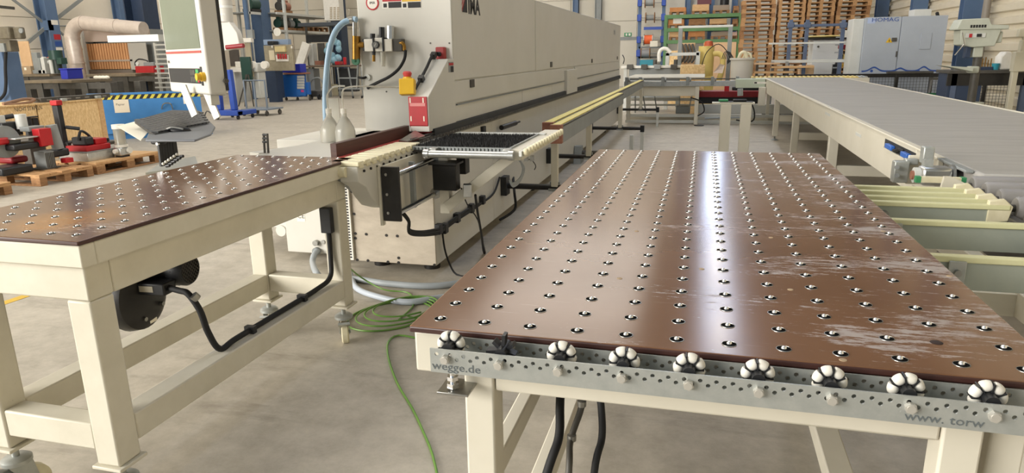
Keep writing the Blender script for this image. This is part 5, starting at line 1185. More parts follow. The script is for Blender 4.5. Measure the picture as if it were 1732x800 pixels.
mso = ms.build('wire_mesh', dkgrey, fe); mso['kind'] = 'stuff'
a, b = P(1512, 122, y=16.0), P(1592, 121, y=16.0); one('flat_bar', MB().box(a.x, b.x, 16.48, 16.62, fz + 0.001, fz + 0.045), dkgrey, 'dark flat bar lying on the fence top before the grey cabinet', 'bar')
# green drum and legs near the fence
c = P(1597, 160, y=15.2); one('green_drum', MB().lathe([(0, 0), (0.36, 0), (0.38, 0.55), (0.40, 0.57), (0.40, 0.62), (0.37, 0.62), (0.36, 0.05), (0, 0.05)], (c.x, 15.2, 0.0), n=24), mat('drum green', '#1f6b43', rough=0.5), 'open green drum behind the belt conveyor', 'drum')
st = thing('saw_horse', 'dark folding saw horse leaning against the fence above the green drum', 'stand', (P(1590, 150, y=15.7).x, 15.8, 0))
for u0, u1 in ((1567, 1576), (1583, 1594), (1605, 1598)):
    p0, p1 = P(u0, 168, y=15.7), P(u1, 134, y=15.9); p0.z = 0.0; MB().beam(p0, p1, 0.04, 0.04).build('leg', dkgrey, st)
a, b = P(1572, 133, y=15.9), P(1602, 133, y=15.9); MB().beam(a, b, 0.05, 0.05).build('top_bar', dkgrey, st)

# ================================================================== pillar drill and bench on the right
dp = thing('pillar_drill', 'pale grey-green pillar drill with belt cover in front of the corrugated wall', 'drill press', (P(1650, 120, y=11.5).x, 11.5, 0))
dg = mat('drill paint', '#b9bcae', '#aeb1a3', scale=5, rough=0.45); DY = 11.5
def D(u, v, y=DY): return P(u, v, y=y)
def dbox(name, m, u0, u1, v0, v1, y0, y1, bevel=0.01):
    a, b = P(u0, v1, y=y0), P(u1, v0, y=y0); return part(name, m, dp, (a.x, b.x, y0, y1, a.z, b.z), bevel=bevel)
a = [D(1614, 48), D(1622, 33), D(1668, 31), D(1672, 42), D(1702, 43), D(1701, 50), D(1613, 51)]
MB().prism([(p.x, p.z) for p in a], 'xz', DY - 0.12, DY + 0.22).build('belt_cover', dg, dp, bevel=0.012)
a = [D(1621, 51), D(1690, 49), D(1678, 78), D(1640, 80), D(1620, 76)]
MB().prism([(p.x, p.z) for p in a], 'xz', DY - 0.10, DY + 0.20).build('head', dg, dp, bevel=0.01)
dbox('motor', dg, 1674, 1698, 53, 73, DY - 0.06, DY + 0.2, 0.02); dbox('quill', dg, 1645, 1665, 78, 97, DY - 0.05, DY + 0.12, 0.015)
dbox('control_plate', greywht, 1633, 1668, 56, 64, DY - 0.115, DY - 0.10, 0.003); dbox('red_switch', redink, 1639, 1645, 57, 63.5, DY - 0.125, DY - 0.115, 0.002); dbox('black_switch', black, 1652, 1661, 57, 62.5, DY - 0.125, DY - 0.115, 0.002)
a = D(1636, 46); cl_ = MB()
for k in range(6): cl_.box(a.x + k * 0.034, a.x + k * 0.034 + 0.026, DY - 0.1225, DY - 0.12, a.z - 0.012, a.z + 0.026)
cl_.build('worn_nameplate', ink, dp)
for u0, v0, u1, v1 in ((1630, 75, 1615, 93), (1632, 76, 1628, 55)): MB().cyl(P(u0, v0, y=DY - 0.15), P(u1, v1, y=DY - 0.22), 0.008, 8).build('feed_lever', chrome, dp)
dbox('spindle_guard', navy, 1632, 1644, 78, 98, DY - 0.06, DY + 0.06)
cxx = D(1651, 120).x
MB().cyl((cxx, DY + 0.02, 0.72), (cxx, DY + 0.02, D(1651, 96).z), 0.055, 16).build('column', dkgrey, dp)
dbox('table_arm', dg, 1640, 1658, 112, 124, DY - 0.08, DY + 0.1, 0.02); a, b = P(1594, 111, y=DY - 0.15), P(1645, 114, y=DY - 0.15)
MB().prism([(a.x, a.z), (b.x, b.z), (b.x, b.z - 0.06), (a.x + 0.15, a.z - 0.035)], 'xz', DY - 0.2, DY + 0.2).build('work_table', dg, dp, bevel=0.008)
MB().lathe([(0, 0), (0.16, 0), (0.16, 0.03), (0.10, 0.05), (0.10, 0.66), (0.16, 0.68), (0.16, 0.72), (0, 0.72)], (cxx, DY + 0.02, 0), n=22).build('base', dg, dp)
# bench behind the drill with canister
wbn = thing('work_bench', 'dark steel bench behind the pillar drill', 'bench', (P(1690, 130, y=13.0).x, 13.2, 0))
a, b = P(1600, 116, y=13), P(1732, 116, y=13); bz = P(1690, 118, y=13).z
part('bench_top', dkgrey, wbn, (a.x, b.x + 0.4, 12.8, 13.5, bz - 0.05, bz), bevel=0.006); part('apron', blackm, wbn, (a.x, b.x + 0.4, 12.85, 12.9, bz - 0.24, bz - 0.05))
for x in (a.x + 0.1, b.x, b.x + 0.3): part('leg', pb, wbn, (x - 0.04, x + 0.04, 12.85, 12.93, 0, bz - 0.05))
part('lower_shelf', dkgrey, wbn, (a.x, b.x + 0.4, 12.9, 13.4, 0.30, 0.33))
part('blue_cabinet', navy, wbn, (a.x + 0.02, a.x + 0.5, 12.86, 13.4, 0.33, bz - 0.05)); 
a, b = P(1689, 110, y=13), P(1714, 87, y=13)
one('canister', MB().prism([(a.x, bz + 0.001), (b.x, bz + 0.001), (b.x + 0.01, b.z - 0.1), (b.x - 0.04, b.z), (a.x + 0.06, b.z), (a.x, b.z - 0.08)], 'xz', 12.95, 13.2), white, 'translucent white canister on the dark bench', 'canister', bevel=0.02)
a = P(1684, 110, y=12.95); one('cup', MB().lathe([(0, 0), (0.045, 0), (0.055, 0.10), (0.05, 0.10), (0.04, 0.01), (0, 0.01)], (a.x, 12.95, bz + 0.001), n=14), teal, 'teal cup left of the white canister', 'cup')
a = P(1672, 110, y=12.95); bt2 = MB().box(a.x - 0.16, a.x + 0.05, 12.9, 13.0, bz + 0.001, bz + 0.05)
for k in range(5): bt2.cyl((a.x - 0.13 + 0.04 * k, 12.95, bz + 0.05), (a.x - 0.13 + 0.04 * k, 12.95, bz + 0.16 + 0.02 * (k % 3)), 0.008, 6, mi=1)
one('drill_bit_stand', bt2, [navy, brass], 'blue block of upright drill bits on the dark bench', 'tool holder')
a, b = P(1716, 120, y=12.6), P(1728, 50, y=12.6)
lm_ = MB().beam((a.x, 12.6, 0.0), (a.x, 12.6, a.z), 0.08, 0.1).obox((a.x + 0.03, 12.6, a.z + 0.14), (0.16, 0.14, 0.30)).obox((a.x + 0.07, 12.6, a.z + 0.36), (0.11, 0.12, 0.2)).obox((b.x, 12.6, b.z - 0.05), (0.09, 0.1, 0.12))
lm_.beam((a.x + 0.08, 12.6, a.z + 0.4), (b.x, 12.6, b.z), 0.04, 0.04); one('grinder_stand', lm_, mat('beige machine', '#c4bda6', rough=0.5), 'narrow beige grinder stand at the right edge behind the bench', 'grinder', bevel=0.01)
# steel columns of the right wall
for k, (u, lb) in enumerate(((1490, 'left of the vent box of the grey cabinet'), (1552, 'behind the right door of the grey cabinet'), (1640, 'behind the pillar drill'))):
    c = P(u, 30, x=6.05); one('steel_column', MB().box(5.85, 6.25, c.y - 0.16, c.y - 0.13, 0, ZC).box(5.85, 6.25, c.y + 0.13, c.y + 0.16, 0, ZC).box(6.03, 6.07, c.y - 0.13, c.y + 0.13, 0, ZC), bluegrey, 'blue-grey steel column of the right wall %s' % lb, 'column')
x = 6.1; c = P(1665, 10, x=x); one('downpipe', MB().cyl((6.15, c.y, 0), (6.15, c.y, ZC), 0.08, 14), mat('brown pipe', '#8d857a', rough=0.5), 'grey-brown downpipe right of the column behind the drill', 'pipe')
# ================================================================== operator console
def proj_u(p):
    d = Vector(p) - Vector((0, 0, EYE)); c = AX * d.x + AY * d.y + AZ * d.z
    return CX + F_PX * c.x / c.z
def reach(p0, d, u):
    lo, hi = 0.0, 3.0
    s = 1 if proj_u(Vector(p0) + Vector(d) * 0.01) > proj_u(p0) else -1
    for _ in range(50):
        m_ = (lo + hi) / 2
        if s * (proj_u(Vector(p0) + Vector(d) * m_) - u) < 0: lo = m_
        else: hi = m_
    return lo
co = thing('operator_console', 'cream control console with display, buttons and keyboard tray beside the machine', 'console', (-2.75, 3.4, 0.9))
C0 = P(355, 161, y=3.35); zb = C0.z; zt = 2.12
al = math.radians(33); dl = Vector((-math.cos(al), math.sin(al), 0)); dr = Vector((math.sin(al), math.cos(al), 0))
tilt = Vector((0, 0, 0))
wl_ = reach(C0, dl, 289); wd1 = 0.10; wd2 = reach(C0, dr, 383) - wd1
Rc = Matrix((-dl, dr, Vector((0, 0, 1)))).transposed()
def cbox(name, m, a0, a1, d0, d1, z0, z1, parent=co, bevel=0.004):
    """box in console axes: a along the display (0 at the near corner, growing left), d into depth, z from the panel bottom"""
    c = C0 + dl * ((a0 + a1) / 2) + dr * ((d0 + d1) / 2); c.z = zb + (z0 + z1) / 2
    return MB().obox(c, (abs(a1 - a0), abs(d1 - d0), abs(z1 - z0)), Rc).build(name, m, parent, bevel)
Hh = zt - zb
cbox('front_housing', mcream, 0, wl_, 0, wd1, 0, Hh, bevel=0.012)
cbox('rear_housing', mcream, 0.015, wl_ - 0.02, wd1, wd1 + wd2, -0.01, Hh - 0.02, bevel=0.012)
cbox('display', screen, 0.055, wl_ - 0.028, -0.003, 0.002, 0.255, Hh - 0.03)
cbox('red_stripe', mat('stripe red', '#a84a44', rough=0.5), 0.05, wl_ - 0.02, -0.003, 0.002, 0.230, 0.243, bevel=0)
c = C0 + dl * (wl_ - 0.03); c.z = zb + 0.175; text('console_lettering', 'IMA', 0.024, c - dr * 0.0025, -dl, (0, 0, 1), dkgrey, co)
kp = cbox('button_panel', ink, 0.115, wl_ - 0.03, -0.004, 0.002, 0.06, 0.145)
cbox('green_button', greenlit, 0.125, 0.17, -0.008, -0.004, 0.105, 0.14, kp); cbox('green_button', greenlit, 0.155, 0.18, -0.008, -0.004, 0.068, 0.095, kp); cbox('red_button', redink, 0.122, 0.15, -0.008, -0.004, 0.068, 0.095, kp)
for i in range(3):
    for j in range(2): cbox('dark_button', dkgrey, 0.19 + i * 0.027, 0.212 + i * 0.027, -0.007, -0.004, 0.068 + j * 0.038, 0.098 + j * 0.038, kp, bevel=0.002)
cbox('button_panel', ink, 0.075, 0.105, -0.004, 0.002, 0.05, 0.155)
def cknob(name, m, a, z, r, d0, d1): c = C0 + dl * a; c.z = zb + z; MB().cyl(c - dr * d0, c - dr * d1, r, 18).build(name, m, co)
cknob('green_knob', greenlit, 0.088, 0.105, 0.018, 0.0, 0.03); cknob('stop_collar', yellow, 0.05, 0.10, 0.026, 0.0, 0.02); cknob('stop_button', yellow, 0.05, 0.10, 0.02, 0.02, 0.045)
# right flank: panel seam, key switch
def flank(name, m, d0, d1, z0, z1, t=0.003): c = C0 + dr * ((d0 + d1) / 2) - dl * (t / 2) + dl * 0.015 * (d0 > wd1 - 0.001); c.z = zb + (z0 + z1) / 2; return MB().obox(c, (t, d1 - d0, z1 - z0), Rc).build(name, m, co, 0.001)
flank('vent_panel', mat('flank grey', '#b9bbb2', rough=0.5), wd1 + 0.01, wd1 + wd2 - 0.03, 0.16, Hh - 0.05)
flank('key_switch', black, wd1 + wd2 * 0.45, wd1 + wd2 * 0.80, 0.05, 0.10, 0.012)
c = C0 + dr * (wd1 + wd2 * 0.62) - dl * 0.0; c.z = zb + 0.075; MB().cyl(c, c - dl * 0.02, 0.013, 14).build('switch_knob', dkgrey, co)
cbox('back_plate', black, 0.0, wl_, wd1 + wd2, wd1 + wd2 + 0.02, 0.02, Hh)
cbox('mount', mcream, 0.06, 0.11, wd1 + wd2 - 0.07, wd1 + wd2 - 0.02, -0.06, 0.0)
a, b = P(190, 66, y=3.9), P(276, 67, y=3.9)
ab = MB().box(a.x, b.x, 3.86, 3.94, a.z - 0.022, a.z + 0.020, 0)
for k in (0.008, 0.045): ab.box(a.x - 0.001, a.x + 0.002, 3.862 + k, 3.888 + k, a.z - 0.014, a.z + 0.012, 1)
ab.build('support_arm', [greywht, dkgrey], co)
q_ = C0 + dl * (wl_ / 2) + dr * (wd1 + wd2 / 2)
MB().tube([(q_.x, q_.y, zt - 0.03), (q_.x, q_.y, 2.42), (q_.x + 0.05, q_.y + 0.05, 2.46), (-2.25, 4.95, 2.46), (-2.2, 5.0, 2.42), (-2.2, 5.0, HT)], 0.035, 12, smooth=3).build('swing_arm', mcream, co)
# straps down to the tray
TZ = 1.12
for u0, v0, u1, v1 in ((311, 155, 330, 196), (348, 158, 368, 200)):
    p0 = P(u0, v0, y=3.45); p1 = P(u1, v1, y=3.42); MB().beam(p0 + Vector((0, 0, 0.03)), p1, 0.045, 0.012, up=(0, 1, 0)).build('strap', mcream, co)
ty_ = [P(246, 236, z=TZ), P(330, 236, z=TZ), P(357, 226, z=TZ), P(364, 214, z=TZ), P(345, 195, z=TZ), P(262, 200, z=TZ)]
MB().prism([(p.x, p.y) for p in ty_], 'xy', TZ - 0.012, TZ).build('keyboard_tray', mat('tray grey', '#6d7075', rough=0.5), co, bevel=0.004)
kb = thing('keyboard', 'black ergonomic keyboard lying on the console tray', 'keyboard', P(285, 212, z=TZ))
zf, zr = TZ + 0.004, TZ + 0.055
kc = [P(262, 227, z=zf), P(350, 209, z=zf), P(338, 187, z=zr), P(290, 186, z=zr), P(228, 203, z=zr)]
nk = (kc[1] - kc[0]).cross(kc[4] - kc[0]).normalized(); nk = nk if nk.z > 0 else -nk
n5 = len(kc); MB().add([p - nk * 0.02 for p in kc] + [p for p in kc], [tuple(reversed(range(n5))), tuple(range(n5, 2 * n5))] + [(i, (i + 1) % n5, n5 + (i + 1) % n5, n5 + i) for i in range(n5)]).build('keyboard_body', black, kb, bevel=0.004)
ks = MB()
for i in range(13):
    for j in range(5):
        f0 = kc[0].lerp(kc[1], (i + 0.6) / 13.4); r0 = kc[4].lerp(kc[2], (i + 0.6) / 13.4)
        p = f0.lerp(r0, (j + 0.75) / 5.6); ex = (kc[1] - kc[0]).normalized(); ey = nk.cross(ex)
        Rk = Matrix((ex, ey, nk)).transposed(); ks.obox(p + nk * 0.004, ((kc[1] - kc[0]).length / 13.4 * 0.84, (r0 - f0).length / 5.6 * 0.8, 0.010), Rk)
kso = ks.build('keys', mat('key black', '#3a3b3d', rough=0.4), kb); kso['kind'] = 'stuff'
ms_ = thing('mouse', 'black computer mouse with silver edge on the console tray', 'mouse', P(302, 224, z=TZ))
c = P(302, 222, z=TZ); Rk = Matrix.Rotation(0.35, 4, 'Z')
mm_ = MB().sphere((0, 0, 0), 0.05, 18, 10, 0, (1.35, 0.62, 0.62)); mm_.v = [Vector((p.x, p.y, max(p.z, -0.001))) for p in mm_.v]; mm_.xf(Matrix.Translation(c) @ Rk); mm_.build('mouse_body', black, ms_)
MB().tube([c + Vector((-0.055, -0.032, 0.012)), c + Vector((0.0, -0.036, 0.024)), c + Vector((0.05, -0.02, 0.014))], 0.005, 6).build('silver_edge', alu, ms_)
pp = MB(); q = [P(198, 214, z=TZ + 0.01), P(238, 238, z=TZ - 0.02), P(252, 222, z=TZ), P(232, 205, z=TZ + 0.003)]
pp.add([p for p in q] + [p + Vector((0, 0, 0.002)) for p in q], [(3, 2, 1, 0), (4, 5, 6, 7), (0, 1, 5, 4), (1, 2, 6, 5), (2, 3, 7, 6), (3, 0, 4, 7)])
one('paper_sheet', pp, paper, 'white paper sheet sticking out from under the keyboard', 'paper')
MB().tube([P(346, 198, z=TZ), P(350, 188, z=TZ + 0.03), P(360, 194, z=TZ + 0.02), P(366, 200, z=TZ - 0.02)], 0.004, 6).build('keyboard_cable', rubber, kb)
# black hinge bracket below the tray with a base plate beside the ball table
hb_ = thing('tray_bracket', 'black slotted bracket holding the keyboard tray up from a grey plate', 'bracket', P(286, 284, y=3.06))
for k in range(6):
    u = 273 + k * 4.6; p0 = P(u + 2, 281 - k * 2.2, y=3.04 + k * 0.018); p1 = P(u - 3, 240 - k * 1.0, y=3.04 + k * 0.018); MB().beam(p1, p0, 0.014, 0.03, up=(0, 1, 0)).build('slat', black, hb_, bevel=0.002)
    MB().sphere(P(u + 3, 277 - k * 3.2, y=3.0 + k * 0.018), 0.008, 10, 6).build('white_knob', white, hb_)
    MB().cyl(P(u + 8, 281 - k * 3.2, y=3.0 + k * 0.018), P(u + 14, 280 - k * 3.2, y=3.0 + k * 0.018), 0.008, 8).build('black_knob', black, hb_)
c = P(268, 236, y=3.05); MB().obox(c, (0.07, 0.05, 0.05)).build('hinge', black, hb_, bevel=0.01)
for u, v in ((262, 236), (268, 243)): q = P(u, v, y=3.02); MB().cyl(q, q + Vector((0, -0.012, 0)), 0.008, 10).build('bolt', chrome, hb_)
bq = [P(246, 292, z=0.93), P(272, 276, z=0.93), P(330, 264, z=0.93), P(336, 280, z=0.93)]
MB().prism([(p.x, p.y) for p in bq], 'xy', 0.915, 0.93).build('base_plate', greywht, hb_)
MB().beam((-2.66, 3.06, 0.92), (-2.42, 3.30, 0.942), 0.05, 0.02).build('link_arm', greywht, hb_)
pg = thing('stop_pegs', 'thin dark adjusting pegs standing behind the smaller ball table', 'peg', P(450, 262, y=3.45))
for u in (446, 452): MB().cyl(P(u + 2, 262, y=3.5), P(u, 226, y=3.5), 0.007, 8).build('peg', dkgrey, pg)
for v in (228, 234, 240): MB().cyl(P(448, v, y=3.5) - Vector((0.014, 0, 0)), P(448, v, y=3.5) + Vector((0.014, 0, 0)), 0.007, 8).build('peg_knob', black, pg)
p_ = P(451, 264, y=3.5); MB().box(p_.x - 0.05, p_.x + 0.05, 3.46, 3.54, p_.z - 0.03, p_.z + 0.005).build('peg_base', dkgrey, pg)
# light crossbeam behind the left table towards the machine
q0, q1 = P(430, 262, z=0.93), P(545, 246, z=0.93); 
one('guide_beam', MB().beam(q0, q1, 0.10, 0.03), mcream, 'flat cream guide beam between the smaller ball table and the infeed bench', 'beam', bevel=0.004)

# ================================================================== floor pallets with machine units
def pallet_thing(loc, rz, lb):
    t = thing('pallet', lb, 'pallet', loc, rz, 'pallets on the floor at the left')
    L, W_ = 1.2, 0.8
    def B(nm, *b, m=wood): MB().box(*b).build(nm, m, t, local=True, bevel=0.003)
    for x in (-W_ / 2 + 0.05, 0, W_ / 2 - 0.05):
        B('bottom_board', x - 0.05, x + 0.05, -L / 2, L / 2, 0, 0.022, m=wooddk)
        for y in (-L / 2 + 0.0725, 0, L / 2 - 0.0725): B('block', x - 0.05, x + 0.05, y - 0.0725, y + 0.0725, 0.022, 0.10, m=wooddk)
    for y in (-L / 2 + 0.0725, 0, L / 2 - 0.0725): B('stringer_board', -W_ / 2, W_ / 2, y - 0.0725, y + 0.0725, 0.10, 0.122)
    for k, x in enumerate((-W_ / 2 + 0.0725, -0.19, 0, 0.19, W_ / 2 - 0.0725)):
        w2 = 0.0725 if k in (0, 2, 4) else 0.05; B('deck_board', x - w2, x + w2, -L / 2, L / 2, 0.122, 0.144)
    return t
PXR = -7.9
pA = pallet_thing((PXR - 0.6, 7.02, 0), math.pi / 2, 'wooden floor pallet carrying the red and black tool units')
pB = pallet_thing((PXR - 0.42, 8.10, 0), 0, 'wooden floor pallet carrying the metal box and clear jar')
pC = pallet_thing((PXR - 0.52, 5.78, 0), math.pi / 2, 'wooden floor pallet cut by the left edge of the photo')
PT = 0.1445
one('plywood_sheet', MB().box(PXR - 0.80, PXR - 0.04, 7.52, 8.66, PT, PT + 0.02), woodlt, 'thin plywood sheet on the pallet under the metal box', 'board')
def U(u, v, x=-8.3): return P(u, v, x=x)
def ubox(name, m, u0, u1, v0, v1, x, dx, parent, bevel=0.006):
    a, b = P(u0, v1, x=x), P(u1, v0, x=x); z0, z1 = a.z, b.z
    return part(name, m, parent, (x - dx, x, a.y, b.y, z0, z1), bevel=bevel)
# unit 1: big black spindle unit on a finned stand
s1 = thing('spindle_unit', 'black spindle unit with red bracket on a finned grey stand', 'tool unit', (-8.35, U(78, 285).y, PT))
a = U(80, 284); part('stand', steelgrey, s1, (-8.40, -8.22, a.y - 0.07, a.y + 0.07, PT, U(80, 255).z), bevel=0.004)
for k in range(6): part('fin', dkgrey, s1, (-8.222, -8.214, a.y - 0.06 + k * 0.023, a.y - 0.052 + k * 0.023, PT + 0.01, U(80, 257).z))
ubox('motor_body', black, 26, 82, 237, 256, -8.2, 0.25, s1, 0.02); ubox('silver_plate', alu, 26, 68, 229, 237, -8.18, 0.28, s1); ubox('red_bracket', red, 71, 86, 216, 248, -8.16, 0.12, s1); ubox('grey_box', steelgrey, 50, 75, 212, 223, -8.3, 0.16, s1)
ubox('lower_arm', black, 85, 117, 250, 268, -8.25, 0.2, s1, 0.02); ubox('red_cube', red, 113, 124, 266, 276, -8.14, 0.10, s1)
part('foot', dkgrey, s1, (-8.45, -8.2, a.y - 0.14, a.y + 0.12, PT, PT + 0.015))
c = U(97, 230, -8.3); MB().cyl((-8.3, c.y - 0.02, U(97, 252, -8.3).z), (-8.32, c.y - 0.05, U(92, 211, -8.3).z), 0.07, 18).build('grey_cylinder', steelgrey, s1)
c = U(36, 205, -8.5); MB().cyl((-8.5, c.y, U(36, 218, -8.5).z), (-8.5, c.y, U(36, 193, -8.5).z), 0.065, 18).build('suction_pipe', greywht, s1)
# unit 2: tall black column with red cap
s2 = thing('spindle_unit', 'tall black column unit with a red cap behind the grey cylinder', 'tool unit', (-8.75, U(108, 262, -8.75).y, PT))
p0, p1 = U(110, 245, -8.75), U(98, 178, -8.75); ym = (p0.y + p1.y) / 2
part('column', black, s2, (-8.80, -8.70, p0.y - 0.06, p0.y + 0.02, PT, p1.z), bevel=0.01); part('red_cap', red, s2, (-8.81, -8.69, p0.y - 0.07, p0.y + 0.03, p1.z, p1.z + 0.07), bevel=0.01)
part('lower_housing', blackm, s2, (-8.86, -8.64, p0.y - 0.05, p0.y + 0.16, PT, p0.z + 0.05), bevel=0.02); part('white_tag', white, s2, (-8.637, -8.635, p0.y, p0.y + 0.06, p0.z - 0.05, p0.z + 0.02))
MB().cyl((-8.7, p0.y + 0.02, U(103, 216, -8.7).z), (-8.55, p0.y + 0.1, U(108, 219, -8.7).z), 0.025, 10).build('side_stub', black, s2)
# unit 3: left saw unit
s3 = thing('saw_aggregate', 'grey disc guard and red motor unit at the left end of the pallet', 'tool unit', (-8.4, 6.55, PT))
c = U(10, 240, -8.35); MB().cyl((-8.5, c.y, c.z), (-8.35, c.y, c.z), 0.20, 26).build('disc_guard', steelgrey, s3)
part('base_block', black, s3, (-8.6, -8.25, c.y - 0.2, c.y + 0.22, PT, PT + 0.10), bevel=0.02)
ubox('red_arm', red, 0, 16, 232, 246, -8.3, 0.1, s3, 0.02); ubox('red_motor', darkred, 22, 48, 262, 278, -8.45, 0.25, s3, 0.03); ubox('black_bracket', black, 8, 36, 205, 232, -8.55, 0.2, s3, 0.01)
ubox('red_clip', red, 12, 25, 218, 226, -8.5, 0.05, s3); ubox('white_arm', greywht, 0, 8, 195, 240, -8.6, 0.08, s3); c = U(8, 200, -8.6); MB().cyl((-8.65, c.y - 0.05, c.z), (-8.6, c.y + 0.12, c.z + 0.02), 0.03, 8).build('handle', black, s3)
s4 = thing('bracket_stand', 'small black frame bracket standing behind the grey suction pipe', 'tool unit', (-8.9, U(54, 215, -8.9).y, PT))
for u in (49, 61): ubox('upright', black, u, u + 3, 199, 230, -8.85, 0.05, s4, 0.003)
ubox('top_bar', black, 47, 65, 196, 200, -8.84, 0.08, s4, 0.003); a = U(56, 230, -8.85); part('foot', dkgrey, s4, (-8.95, -8.8, a.y - 0.12, a.y + 0.12, PT, a.z), bevel=0.01)
# unit 5 on pallet B
mbx = thing('metal_box', 'brushed metal box on the pallet sheet', 'box', (-8.45, 7.9, PT + 0.02))
a, b = P(116, 266, x=-8.1), P(194, 262, x=-8.1); zt_ = P(150, 247, x=-8.1).z
part('box_body', alu, mbx, (-8.60, -8.10, 7.56, b.y, PT + 0.0205, PT + 0.14), bevel=0.004); part('lid', steelgrey, mbx, (-8.605, -8.095, 7.555, b.y + 0.005, PT + 0.14, PT + 0.15), bevel=0.002)
s5 = thing('red_tool_unit', 'flat red unit with black lever lying on the metal box', 'tool unit', (-8.35, 7.8, PT + 0.15))
zb_ = PT + 0.1505; y0 = 7.60; part('red_base', red, s5, (-8.5, -8.15, y0, y0 + 0.42, zb_, zb_ + 0.075), bevel=0.008); part('red_block', red, s5, (-8.42, -8.2, y0 + 0.22, y0 + 0.42, zb_ + 0.075, zb_ + 0.15), bevel=0.008)
part('black_head', black, s5, (-8.45, -8.2, y0 + 0.06, y0 + 0.2, zb_ + 0.075, zb_ + 0.19), bevel=0.02); MB().tube([(-8.3, y0 + 0.04, zb_ + 0.15), (-8.3, y0 + 0.1, zb_ + 0.27), (-8.3, y0 + 0.2, zb_ + 0.22), (-8.3, y0 + 0.27, zb_ + 0.13)], 0.018, 8).build('lever', black, s5)
part('clamp_arm', dkgrey, s5, (-8.35, -8.2, y0 + 0.42, y0 + 0.62, zb_ + 0.04, zb_ + 0.085), bevel=0.006); MB().cyl((-8.28, y0 + 0.5, zb_), (-8.28, y0 + 0.5, zb_ + 0.13), 0.03, 10).build('clamp_screw', blackm, s5)
jr = thing('filter_jar', 'clear filter jar with white lid on a small silver valve', 'jar', (-8.2, P(193, 262, x=-8.15).y, PT + 0.02))
c = P(193, 262, x=-8.15); yj = c.y + 0.02; x = -8.02; z0 = PT + 0.021
part('valve_body', alu, jr, (x - 0.07, x + 0.07, yj - 0.09, yj + 0.09, z0 + 0.02, z0 + 0.14), bevel=0.02); part('valve_foot', blackm, jr, (x - 0.06, x + 0.06, yj - 0.07, yj + 0.07, z0, z0 + 0.02))
MB().cyl((x + 0.07, yj + 0.05, z0 + 0.09), (x + 0.10, yj + 0.05, z0 + 0.09), 0.045, 14).build('valve_cap', white, jr); MB().cyl((x, yj - 0.14, z0 + 0.09), (x, yj - 0.09, z0 + 0.09), 0.03, 12).build('side_port', white, jr)
MB().lathe([(0, 0.16), (0.085, 0.16), (0.085, 0.18), (0.075, 0.20), (0.075, 0.40), (0, 0.40)], (x, yj, z0), n=20).build('jar_glass', mat('jar glass', '#c9c8bd', rough=0.2, trans=0.6), jr)
MB().cyl((x, yj, z0 + 0.40), (x, yj, z0 + 0.46), 0.085, 20).build('jar_lid', white, jr); MB().cyl((x, yj, z0 + 0.14), (x, yj, z0 + 0.175), 0.09, 18).build('jar_collar', white, jr)

# ================================================================== chipboard crate and blue container
oc_ = thing('chipboard_crate', 'large chipboard crate behind the floor pallets', 'crate', (-10.7, 8.9, 0))
cr = P(186, 252, z=0); ox = cr.x; oy = cr.y; oz = P(172, 168, x=ox).z
part('side_sheet', osb, oc_, (ox - 0.02, ox, oy - 1.25, oy - 0.10, 0.0, oz)); part('side_sheet', osb, oc_, (ox - 0.02, ox, oy - 3.2, oy - 1.27, 0.0, oz))
part('end_sheet', osb, oc_, (ox - 1.0, ox - 0.02, oy - 0.02, oy, 0, oz)); part('far_sheet', osb, oc_, (ox - 1.02, ox - 1.0, oy - 3.2, oy, 0, oz)); part('near_sheet', osb, oc_, (ox - 1.0, ox - 0.02, oy - 3.2, oy - 3.18, 0, oz))
part('corner_batten', woodlt, oc_, (ox - 0.02, ox + 0.012, oy - 0.10, oy, 0, oz), bevel=0.003); part('middle_batten', woodlt, oc_, (ox, ox + 0.02, oy - 2.62, oy - 2.52, 0, oz), bevel=0.003)
part('lid', osb, oc_, (ox - 1.03, ox + 0.02, oy - 3.22, oy + 0.01, oz, oz + 0.02))
c = P(25, 189, x=ox); text('stencil_lettering', 'NICHT STAPELN', 0.085, (ox + 0.001, c.y, c.z), (0, 1, 0), (0, 0, 1), ink, oc_, wide=0.75)
ch_ = MB(); a, b = P(62, 166, x=ox - 0.1), P(180, 160, x=ox - 0.1)
ch_.box(ox - 0.18, ox - 0.02, a.y, b.y, oz + 0.021, oz + 0.09)
for k in range(9): ch_.box(ox - 0.021, ox - 0.018, a.y + 0.1 + k * 0.18, a.y + 0.19 + k * 0.18, oz + 0.045, oz + 0.065, 1)
one('steel_channel', ch_, [dkgrey, steel], 'perforated dark steel channel lying along the top of the chipboard crate', 'channel')
for u, lb in ((101, 'left'), (160, 'right')):
    c = P(u, 169, x=ox - 0.05); one('angle_bracket', MB().obox((ox + 0.03, c.y, oz + 0.045), (0.05, 0.10, 0.045)), zinc, 'zinc angle bracket at the %s end of the steel channel' % lb, 'bracket', bevel=0.006)
one('cable_heap', MB().tube([P(5, 176, x=ox - 0.1), P(22, 172, x=ox - 0.1), P(40, 168, x=ox - 0.15), P(58, 168, x=ox - 0.1), P(50, 173, x=ox - 0.05), P(30, 176, x=ox - 0.05), P(8, 178, x=ox - 0.1)], 0.025, 6), mat('brown cable', '#8c6b52', rough=0.6), 'brown cables heaped on the left end of the chipboard crate', 'cable')
bc_ = thing('waste_container', 'blue steel tipping container with yellow and black hazard stripes', 'container', (0, 0, 0))
e0, e1 = P(206, 236, z=0), P(347, 228, z=0); ed = (e1 - e0).normalized(); en = Vector((-ed.y, ed.x, 0)); e0 = e0 - ed * 0.45; CL = (e1 - e0).length
bc_.location = (e0 + e1) / 2 + en * 0.5; bc_.rotation_euler = (0, 0, math.atan2(ed.y, ed.x))
hzc = 0.86
B = lambda nm, m, *b, **k: MB().box(*b).build(nm, m, bc_, local=True, **k)
